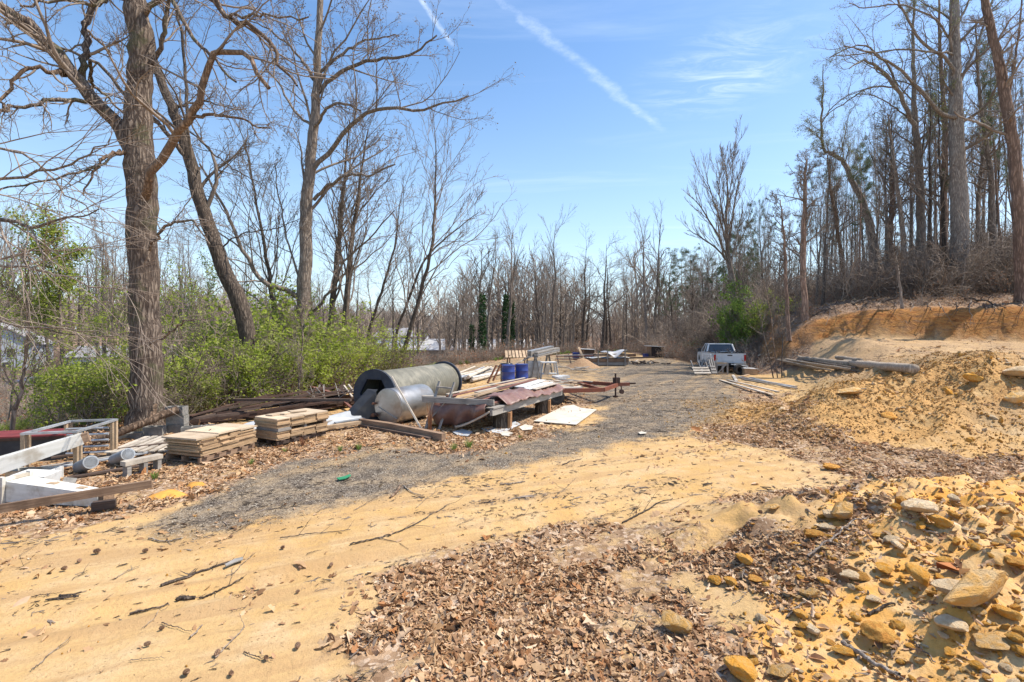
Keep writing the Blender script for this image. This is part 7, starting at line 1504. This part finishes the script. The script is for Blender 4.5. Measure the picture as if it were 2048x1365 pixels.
for x in (0, .62):
    for y in (0, .5): box(o, 'post', (x, y, .33), (.08, .06, .66), M['wd_grey'])
for z in (.08, .62):
    for y in (0, .5): box(o, 'rail', (.31, y, z), (.54, .05, .07), M['wd_tan'])
bar(o, 'brace', (.05, -.03, .1), (.58, -.03, .6), .06, .03, M['wd_grey'])
o = thing('plastic_chair', 'white slatted plastic garden chair standing behind the pallets at the pickup', 'chair', Vector((10.72, 26.6, H(10.7, 26.6))), 2.7)
box(o, 'seat', (0, 0, .42), (.46, .46, .04), M['carwhite'])
for k in range(6): bar(o, 'slat', (-.19+k*.076, .22, .46), (-.17+k*.068, .34, 1.08), .045, .02, M['carwhite'], roll=1.57)
bar(o, 'top_rail', (-.2, .35, 1.1), (.2, .35, 1.1), .07, .03, M['carwhite'])
for sx in (-1, 1):
    bar(o, 'arm', (sx*.25, -.2, .64), (sx*.25, .28, .68), .06, .03, M['carwhite']); bar(o, 'back_post', (sx*.23, .20, .42), (sx*.21, .35, 1.1), .05, .04, M['carwhite'])
    for sy in (-1, 1): bar(o, 'leg', (sx*.26, sy*.24, 0), (sx*.23, sy*.2, .62 if sy < 0 else .42), .05, .04, M['carwhite'])
o = thing('wooden_box', 'low tan wooden box with a white lid edge right of the pickup wheel', 'box', Vector((12.75, 26.1, H(12.75, 26.1))), .12)
for s in (-1, 1): box(o, 'side_board', (0, s*.24, .17), (.72, .03, .32), M['wd_tan']); box(o, 'end_board', (s*.345, 0, .17), (.03, .45, .32), M['wd_tan'])
box(o, 'lid', (0, 0, .35), (.8, .55, .03), M['white2'], (.03, .05, 0))
o = lathe(None, 'tyre', Vector((12.2, 26.2, .02+.27)), Vector((12.25, 26.0, .02+.27)), [(.14, 0), (.26, .0), (.28, .06), (.28, .14), (.26, .2), (.14, .2), (.14, 0)], M['tyre'], 22); tag(o, 'loose black tyre standing under the pickup tailgate', 'tyre')
o = bar(None, 'plank', at(1462, 729, 26.3), at(1496, 733, 26.0), .12, .03, M['white2']); tag(o, 'white board resting level behind the low tan box', 'board')

# boards on the ground right of the track and weathered logs
gb = [((1440, 762), (1545, 793), .13, 'wd_pale', 'long pale board, left one of a slanting pair right of the track'), ((1455, 762), (1556, 786), .10, 'wd_pale', 'long pale board, right one of a slanting pair right of the track'),
      ((1478, 756), (1592, 776), .14, 'galv', 'long silvery board, upper of the grey strips by the dirt pile'), ((1484, 760), (1594, 779), .10, 'wd_grey', 'long silvery strip, lower of the grey strips by the dirt pile'), ((1500, 757), (1582, 777), .07, 'pvc', 'thin bluish strip between the grey strips by the dirt pile'),
      ((1466, 752), (1473, 764), .13, 'wd_pale', 'short pale board crossing the ends of the long boards'), ((1483, 755), (1500, 750), .12, 'wd_tan', 'short pinkish board lying at the head of the grey strips'), ((1530, 790), (1548, 797), .06, 'wd_tan', 'small tan strip beyond the tip of the pale boards')]
for a, b_, w_, m_, lb in gb:
    a_, b_ = G(*a), G(*b_); n3 = 5; pts = [a_.lerp(b_, t/4) for t in range(5)]; lift = max(H(p.x, p.y)-p.z for p in pts)+.035; o = bar(None, 'plank', a_+Vector((0, 0, lift)), b_+Vector((0, 0, lift)), w_, .035, M[m_]); tag(o, lb, 'board')
def logt(a, b_, r0, r1, m_, lb, lift=.05, bow=0.0, seed=0, Da=None, Db=None):
    a_, b_ = G(*a), G(*b_); pts = [a_.lerp(b_, t/4) for t in range(5)]; l_ = max(0, max(H(p.x, p.y)-p.z for p in pts))*.8+lift; rr = np.random.default_rng(seed)
    P, R = smooth_line([(p.x-a_.x, p.y-a_.y, p.z-a_.z+l_+bow*math.sin(t/4*3.14)) for t, p in enumerate(pts)], 14, r0*.10, rr, [r0, (r0+r1)/2, r1]); P = np.concatenate([P[:, :1], P, P[:, -1:]], 1); R = np.concatenate([R[:, :1]*.01, R, R[:, -1:]*.01], 1); P[0, 0] += (P[0, 1]-P[0, 2])*.01; P[0, -1] += (P[0, -2]-P[0, -3])*.01; me = mesh_of('log', [(P, R)], M[m_], [10])
    o = link('log', me, None, None, a_); return tag(o, lb, 'log')
M['wood_log'] = bark('barkless weathered log', (0.50, 0.42, 0.32), (0.27, 0.21, 0.155), sc=9, bump=.4)
logt((1828, 752), (1690, 733), .13, .14, 'wood_log', 'thickest barkless log, its cut end at the top of the dirt pile', .10, 0, 1); logt((1700, 738), (1598, 722), .13, .08, 'wood_log', 'barkless log continuing left from the thickest one on the dirt pile', .16, 0, 2)
logt((1720, 731), (1675, 723), .11, .10, 'wood_log', 'short log lying over the thickest one from behind', .16, 0, 3)
for i in range(13):
    x0 = 1552+random.uniform(0, 50); y0 = 722+random.uniform(0, 8); L_ = random.uniform(70, 125); logt((x0, y0), (x0+L_, y0+L_*.15+random.uniform(-1, 5)), random.uniform(.035, .06), .03, random.choice(['wood_log', 'wood_log', 'bark_grey']), 'weathered split rail in the jumble left of the thick log', random.uniform(.03, .22), 0, 10+i)['group'] = 'weathered rails on the dirt pile'
# ------------------------------------------------------------------ dead wood on the ground
def stick(pts, r0, r1, m_, label, seed, name='stick', lift=.012, group=None, subs=0):
    P3 = [G(*p) for p in pts]; rr = np.random.default_rng(seed); a_ = P3[0]
    P, R = smooth_line([p-a_ for p in P3], 8*len(pts), .004, rr, [r0, r1]); P[0, :, 2] = height(P[0, :, 0]+a_.x, P[0, :, 1]+a_.y, True)-a_.z+lift+np.abs(rr.normal(0, .004, P.shape[1])); sets = [(P, R)]; sd_ = [7]
    if subs: q = spawn(rr, P, R, subs, .2, .6, .35, 5, .15, .0, .6, rmin=.002); q[0][:, :, 2] = np.maximum(q[0][:, :, 2], height(q[0][:, :, 0]+a_.x, q[0][:, :, 1]+a_.y)-a_.z+.008); sets.append(q); sd_.append(4)
    return tag(link(name, mesh_of('stick', sets, M[m_], sd_), None, None, a_), label, 'stick', group)
stick([(1615, 1125), (1660, 1095), (1700, 1060), (1735, 1048)], .010, .006, 'bark_pale', 'long pale forked stick leaning over the leaves at the mound edge', 1, subs=3, lift=.05)
stick([(1805, 1052), (1840, 1060), (1875, 1074)], .014, .010, 'wd_tan', 'pale curved stick below the domed cream boulder', 2, lift=.02)
stick([(1685, 1295), (1740, 1330), (1800, 1362)], .018, .010, 'bark_pale', 'grey split stick running down off the bottom of the mound', 3, subs=2, lift=.03)
stick([(1733, 1232), (1790, 1212)], .012, .008, 'bark_dark', 'short dark stick low in the rubble under the ochre block', 4); stick([(700, 1320), (760, 1270)], .006, .004, 'twig', 'thin twig at the edge of the deep leaves near the bottom', 5)
stick([(322, 1175), (370, 1160), (392, 1150)], .016, .012, 'bark_dark', 'rotten dark stick at the left end of the upper debris line', 6, subs=2); stick([(392, 1150), (450, 1130), (485, 1122)], .010, .006, 'bark_dark', 'dark twig in the middle of the upper debris line', 7, subs=4)
stick([(355, 1203), (390, 1200)], .020, .016, 'bark_dark', 'thick stub of branch on the sand below the debris line', 8); stick([(398, 1200), (440, 1183), (487, 1158)], .008, .005, 'bark_dark', 'long thin branch curving right from the thick stub', 9, subs=3); stick([(260, 1232), (300, 1222), (335, 1210)], .010, .006, 'bark_dark', 'long thin twig lying left of the thick stub', 10)
stick([(297, 1080), (330, 1086), (365, 1080)], .008, .007, 'bark_pale', 'bent pale twig on the gravel and sand border at left', 11, subs=2); stick([(780, 998), (792, 988), (800, 975)], .014, .022, 'bark_orange', 'curved orange piece of branch on the gravel', 12); stick([(806, 974), (820, 985), (842, 992)], .010, .005, 'bark_pale', 'thin pale curved twig on the gravel', 13)
stick([(1245, 1048), (1290, 1025), (1345, 1000)], .010, .006, 'bark_dark', 'dark branch at the tip of the leaf drift in the middle', 14, subs=5); stick([(1335, 1183), (1372, 1190)], .008, .005, 'bark_dark', 'small dark forked twig alone on the pale sand strip', 15, subs=2)
stick([(700, 1092), (760, 1078), (830, 1050), (900, 1010)], .009, .004, 'bark_dark', 'long dark twig trail across the middle sand', 16, subs=5); stick([(560, 1080), (620, 1070), (700, 1062)], .006, .004, 'bark_dark', 'thin dark twig trail on the left sand', 17, subs=3)
stick([(1125, 932), (1162, 920)], .010, .006, 'bark_dark', 'dark bent twig on the sand near the gravel', 18); stick([(1000, 972), (1050, 966)], .012, .007, 'bark_grey', 'grey curved twig in a little debris on the sand', 19, subs=3)
stick([(380, 1280), (405, 1255)], .007, .004, 'twig', 'small twig standing near the lower left', 20, subs=1); stick([(430, 1320), (480, 1270), (490, 1255)], .005, .003, 'twig', 'thin bent twig by the pine cones at lower left', 21, subs=1); stick([(1830, 1290), (1870, 1330)], .006, .004, 'bark_grey', 'thin grey twig near the lower right', 22)
stick([(1575, 1240), (1600, 1215), (1622, 1200)], .008, .004, 'bark_grey', 'thin curved twig in the leaves left of the mound', 23)
rr_ = np.random.default_rng(91)
for i in range(70):
    px = rr_.uniform(20, 1500); py = 905+abs(rr_.normal(0, 1))*190
    if py > 1360: continue
    p = G(px, py); L_ = rr_.uniform(20, 60)*(py-HY)/400; an = rr_.normal(.35, .35); stick([(px, py), (px+L_*.5, py-L_*.5*math.sin(an)), (px+L_, py-L_*math.sin(an)+rr_.normal(0, 2))], rr_.uniform(.002, .0045), .0015, rr_.choice(['twig', 'bark_dark', 'bark_grey']), 'small thin twig on the %s, %s' % ('gravel border' if py < 960 else 'upper sand' if py < 1060 else 'middle sand' if py < 1180 else 'near sand', 'far left' if px < 250 else 'left' if px < 500 else 'centre left' if px < 800 else 'centre' if px < 1100 else 'by the right leaf drifts'), 200+i, 'twig', group='small twigs on the yard', subs=int(rr_.integers(0, 3)))
rr_ = np.random.default_rng(17)
for i in range(16):
    px = 1585+i*29+rr_.uniform(-8, 8); py = 606+max(0, (1660-px)*.28)+rr_.uniform(-3, 3); p_ = [(px, py), (px+rr_.normal(0, 7), py+12), (px+rr_.normal(0, 12), py+rr_.uniform(22, 48))]; P3 = [G(*q) for q in p_]; a_ = P3[0]
    P, R = smooth_line([q-a_+Vector((0, -.06, .04)) for q in P3], 10, .03, rr_, [.03, .018, .006]); q = spawn(rr_, P, R, 3, .1, .6, .5, 5, .2, -.2, .6, rmin=.004)
    tag(link('exposed_root', mesh_of('root', [(P, R), q], M['wd_dark' if i % 2 else 'twig'], [5, 3]), None, None, a_), 'dark root hanging down the clay cutting, '+('left tip' if px < 1640 else 'left part' if px < 1760 else 'middle' if px < 1880 else 'right part')+(', thin' if i % 2 else ', dark'), 'root', 'roots hanging from the clay cutting')
for i, (x0, y0, x1, y1) in enumerate(((1705, 612, 1762, 600), (1765, 606, 1850, 590), (1930, 600, 2010, 620), (1990, 585, 2046, 560), (1625, 634, 1672, 622), (1860, 575, 1975, 592), (1750, 575, 1680, 590))):
    a_ = G(x0, y0); b_ = G(x1, y1); P, R = smooth_line([Vector((0, 0, .05)), (b_-a_)*.5+Vector((0, 0, .2)), b_-a_+Vector((0, 0, .1))], 12, .03, rr_, [.06, .045, .02]); q = spawn(rr_, P, R, 6, .2, .7, .35, 6, .15, .1, .5, rmin=.006)
    tag(link('fallen_branch', mesh_of('branch', [(P, R), q], M['bark_dark'], [7, 4]), None, None, a_), 'fallen branch lying on the leafy brow '+('over the left of the cutting', 'over the middle of the cutting', 'right of the tallest trunk', 'at the right edge by the leaning trunk', 'at the left tip of the cutting', 'below the tallest trunk', 'behind the left part of the cutting')[i], 'branch')
# splinter of rust wood
a_ = G(1872, 1150); o = thing('wood_splinter', 'split rust brown wood splinter stuck in the rubble above the yellow slab', 'wood splinter', a_+Vector((0, 0, .06)), -.32, rot=(0, .05, -.38))
link('shard', pymesh('s', [(0, 0, .03), (.12, .045, .035), (.30, .035, .03), (.45, 0, .0), (.30, -.03, .005), (.12, -.03, .01), (.0, -.01, -.01), (.14, .02, -.02), (.32, .01, -.025)], [(0, 5, 4, 3, 2, 1), (0, 6, 7, 5), (5, 7, 8, 4), (4, 8, 3), (0, 1, 7, 6), (1, 2, 8, 7), (2, 3, 8)]), mat('rust wood', (0.42, 0.16, 0.05), (0.26, 0.10, 0.04), sc=6, stretch=(.4, 5, 5)), o)
link('under_shard', pymesh('s', [(.05, -.02, 0), (.25, -.05, -.01), (.44, -.05, -.04), (.22, -.06, -.05)], [(0, 3, 2, 1), (0, 1, 2, 3)]), M['wd_brown'], o)
# pine cones
def cone_mesh(seed):
    r = np.random.default_rng(seed); V = []; F = []; n_ = 46
    for k in range(n_):
        t = k/n_; a = k*2.4; rad = .022*math.sin(math.pi*(.12+.83*t))**.7; z = -.035+.07*t; o_ = Vector((math.cos(a), math.sin(a), .25)); s_ = Vector((-math.sin(a), math.cos(a), 0)); b = len(V); c = Vector((0, 0, z)); w_ = .011
        V += [c+o_*rad*.3-s_*w_*.4, c+o_*rad*.3+s_*w_*.4, c+o_*rad*1.25+s_*w_+Vector((0, 0, .004)), c+o_*rad*1.25-s_*w_+Vector((0, 0, .004)), c+o_*rad*1.1+Vector((0, 0, -.005))]; F += [(b, b+1, b+2, b+3), (b, b+4, b+1), (b+1, b+4, b+2), (b+2, b+4, b+3), (b+3, b+4, b)]
    return pymesh('cone', V, F)
M['cone_b'] = mat('pine cone', (0.34, 0.21, 0.13), (0.20, 0.12, 0.075), sc=60, bump=0); cm = cone_mesh(1); cm.materials.append(M['cone_b'])
for i, (px, py, s) in enumerate(((290, 1107, 1.5), (158, 1127, 1.3), (193, 1110, 1.8), (128, 1144, 1.5), (565, 1101, 1.3), (662, 1137, 1.3), (324, 1262, 1.1), (294, 1296, 1.2), (434, 1314, 1.3), (372, 1354, 1.4), (532, 1322, 1.1), (658, 1286, 1.1), (462, 1077, 1.1), (470, 1062, 1.0), (595, 1188, 1.0), (780, 905, 1.3), (1022, 912, 1.4), (1520, 1030, 1.4), (595, 1300, 1.4), (462, 1354, 1.1), (600, 1140, 1.0), (590, 1010, 1.0))):
    p = G(px, py); o = link('pine_cone', cm, None, None, p+Vector((0, 0, .02*s)), (1.4+random.uniform(-.3, .3), 0, random.uniform(0, 6))); o.scale = (s*.5, s*.5, s*.5); tag(o, 'open brown pine cone on the %s, %s' % ('gravel' if py < 950 else 'upper sand' if py < 1120 else 'middle sand' if py < 1280 else 'nearest sand', 'far left' if px < 260 else 'left' if px < 480 else 'centre left' if px < 800 else 'right of centre'), 'pine cone', 'pine cones on the yard')
# fine debris on the sand and grass tufts
db_ = []
for k in range(6):
    r = np.random.default_rng(500+k); P = np.zeros((3, 4, 3)); 
    for j in range(3): an = r.normal(0, .7); d_ = np.array([math.cos(an), math.sin(an), 0]); P[j] = r.normal(0, .15, 3)*[1, 1, 0]+d_[None]*np.linspace(-.5, .5, 4)[:, None]*r.uniform(.4, 1)+r.normal(0, .04, (4, 3))*[1, 1, .3]+[0, 0, .04]
    db_.append(link('debris', mesh_of('debris', [(P, np.full((3, 4), .03))], M['twig' if k % 2 else 'bark_dark'], [3])))
n_ = 130000; y = np.sqrt(RNG.uniform(1.9**2, 22**2, n_)); x = RNG.uniform(-1.1, 1.15, n_)*y; ca, sa = math.cos(.42), math.sin(.42); a = x*ca+y*sa; b = -x*sa+y*ca
d = sst(.0, .38, fbm(a*.35, b*1.4, 1.3, 4, .65, seed=33))*.8+.03; z_ = zones(x, y); d *= (1-z_[3])*(1-.7*z_[2]); k = RNG.random(n_) < d; x, y = x[k], y[k]; n_ = len(x)
scatter('debris_cover', 'fine dark twigs and needles strewn in streaks over the sand', 'debris', np.stack([x, y, height(x, y)+.002], 1), np.stack([np.zeros(n_), np.zeros(n_), RNG.normal(.42, .7, n_)], 1), np.exp(RNG.normal(-3.05, .5, n_)), RNG.integers(0, 6, n_), proto_collection('debris kinds', db_))
def tuft(seed, n_=46):
    r = np.random.default_rng(seed); V = []; F = []
    for k in range(n_):
        a = r.uniform(0, 6.28); q = r.uniform(0, .5); bx_, by_ = q*math.cos(a)*.5, q*math.sin(a)*.5; ld = r.uniform(.15, .7); h_ = r.uniform(.5, 1.0); w_ = .035; b = len(V); s_ = (-math.sin(a)*w_, math.cos(a)*w_)
        V += [(bx_-s_[0], by_-s_[1], 0), (bx_+s_[0], by_+s_[1], 0), (bx_+math.cos(a)*ld*.4+s_[0]*.7, by_+math.sin(a)*ld*.4+s_[1]*.7, h_*.65), (bx_+math.cos(a)*ld*.4-s_[0]*.7, by_+math.sin(a)*ld*.4-s_[1]*.7, h_*.65), (bx_+math.cos(a)*ld, by_+math.sin(a)*ld, h_)]; F += [(b, b+1, b+2, b+3), (b+3, b+2, b+4)]
    return V, F
V, F = tuft(1); tm = pymesh('tuft', V, F); tm.materials.append(M['grass'])
for px, py, s in ((718, 900, .16), (680, 903, .13), (908, 902, .17), (938, 897, .22), (502, 930, .12), (570, 905, .10), (1058, 800, .2), (310, 958, .14), (1108, 800, .22), (1105, 792, .2), (462, 895, .1), (1040, 878, .10)):
    o = link('grass_tuft', tm, None, None, G(px, py), (0, 0, random.uniform(0, 6))); o.scale = (s, s, s*.9); tag(o, 'small fresh green grass tuft on the gravel edge', 'grass tuft', 'grass tufts on the gravel edge')
o = link('dry_weed', tm.copy(), None, None, G(860, 862)); o.data.materials[0] = M['hangleaf']; o.scale = (.16, .16, .75); tag(o, 'tall rusty dry weed between tank and trestle', 'weed')
o = link('dry_weed', o.data, None, None, G(880, 850)); o.scale = (.2, .2, .45); tag(o, 'rusty dry weed under the trestle', 'weed'); o = link('dry_weed', o.data, None, None, G(605, 893)); o.scale = (.13, .13, .22); tag(o, 'short rusty weed in front of the neat panel stack', 'weed')
gcol = proto_collection('grass kinds', [link('blade_tuft', tm.copy())])
n_ = 16000; D = np.sqrt(RNG.uniform(9**2, 60**2, n_)); X = RNG.uniform(-1.1, 0.45, n_)*D; dyv = psdf(YARD, X, D); k = RNG.random(n_) < (sst(.2, -1.5, dyv)*.5*sst(-.2, .3, fbm(X, D, .5, 3, seed=40))); X, D = X[k], D[k]; n_ = len(X)
scatter('ground_cover', 'patchy green grass and low weeds on the slope below the thicket', 'grass', np.stack([X, D, height(X, D)], 1), np.stack([RNG.normal(0, .1, n_), RNG.normal(0, .1, n_), RNG.uniform(0, 6, n_)], 1), RNG.uniform(.15, .45, n_), np.zeros(n_), gcol)
print('TRIS', sum(len(me.polygons)*2 for me in bpy.data.meshes if me.users))
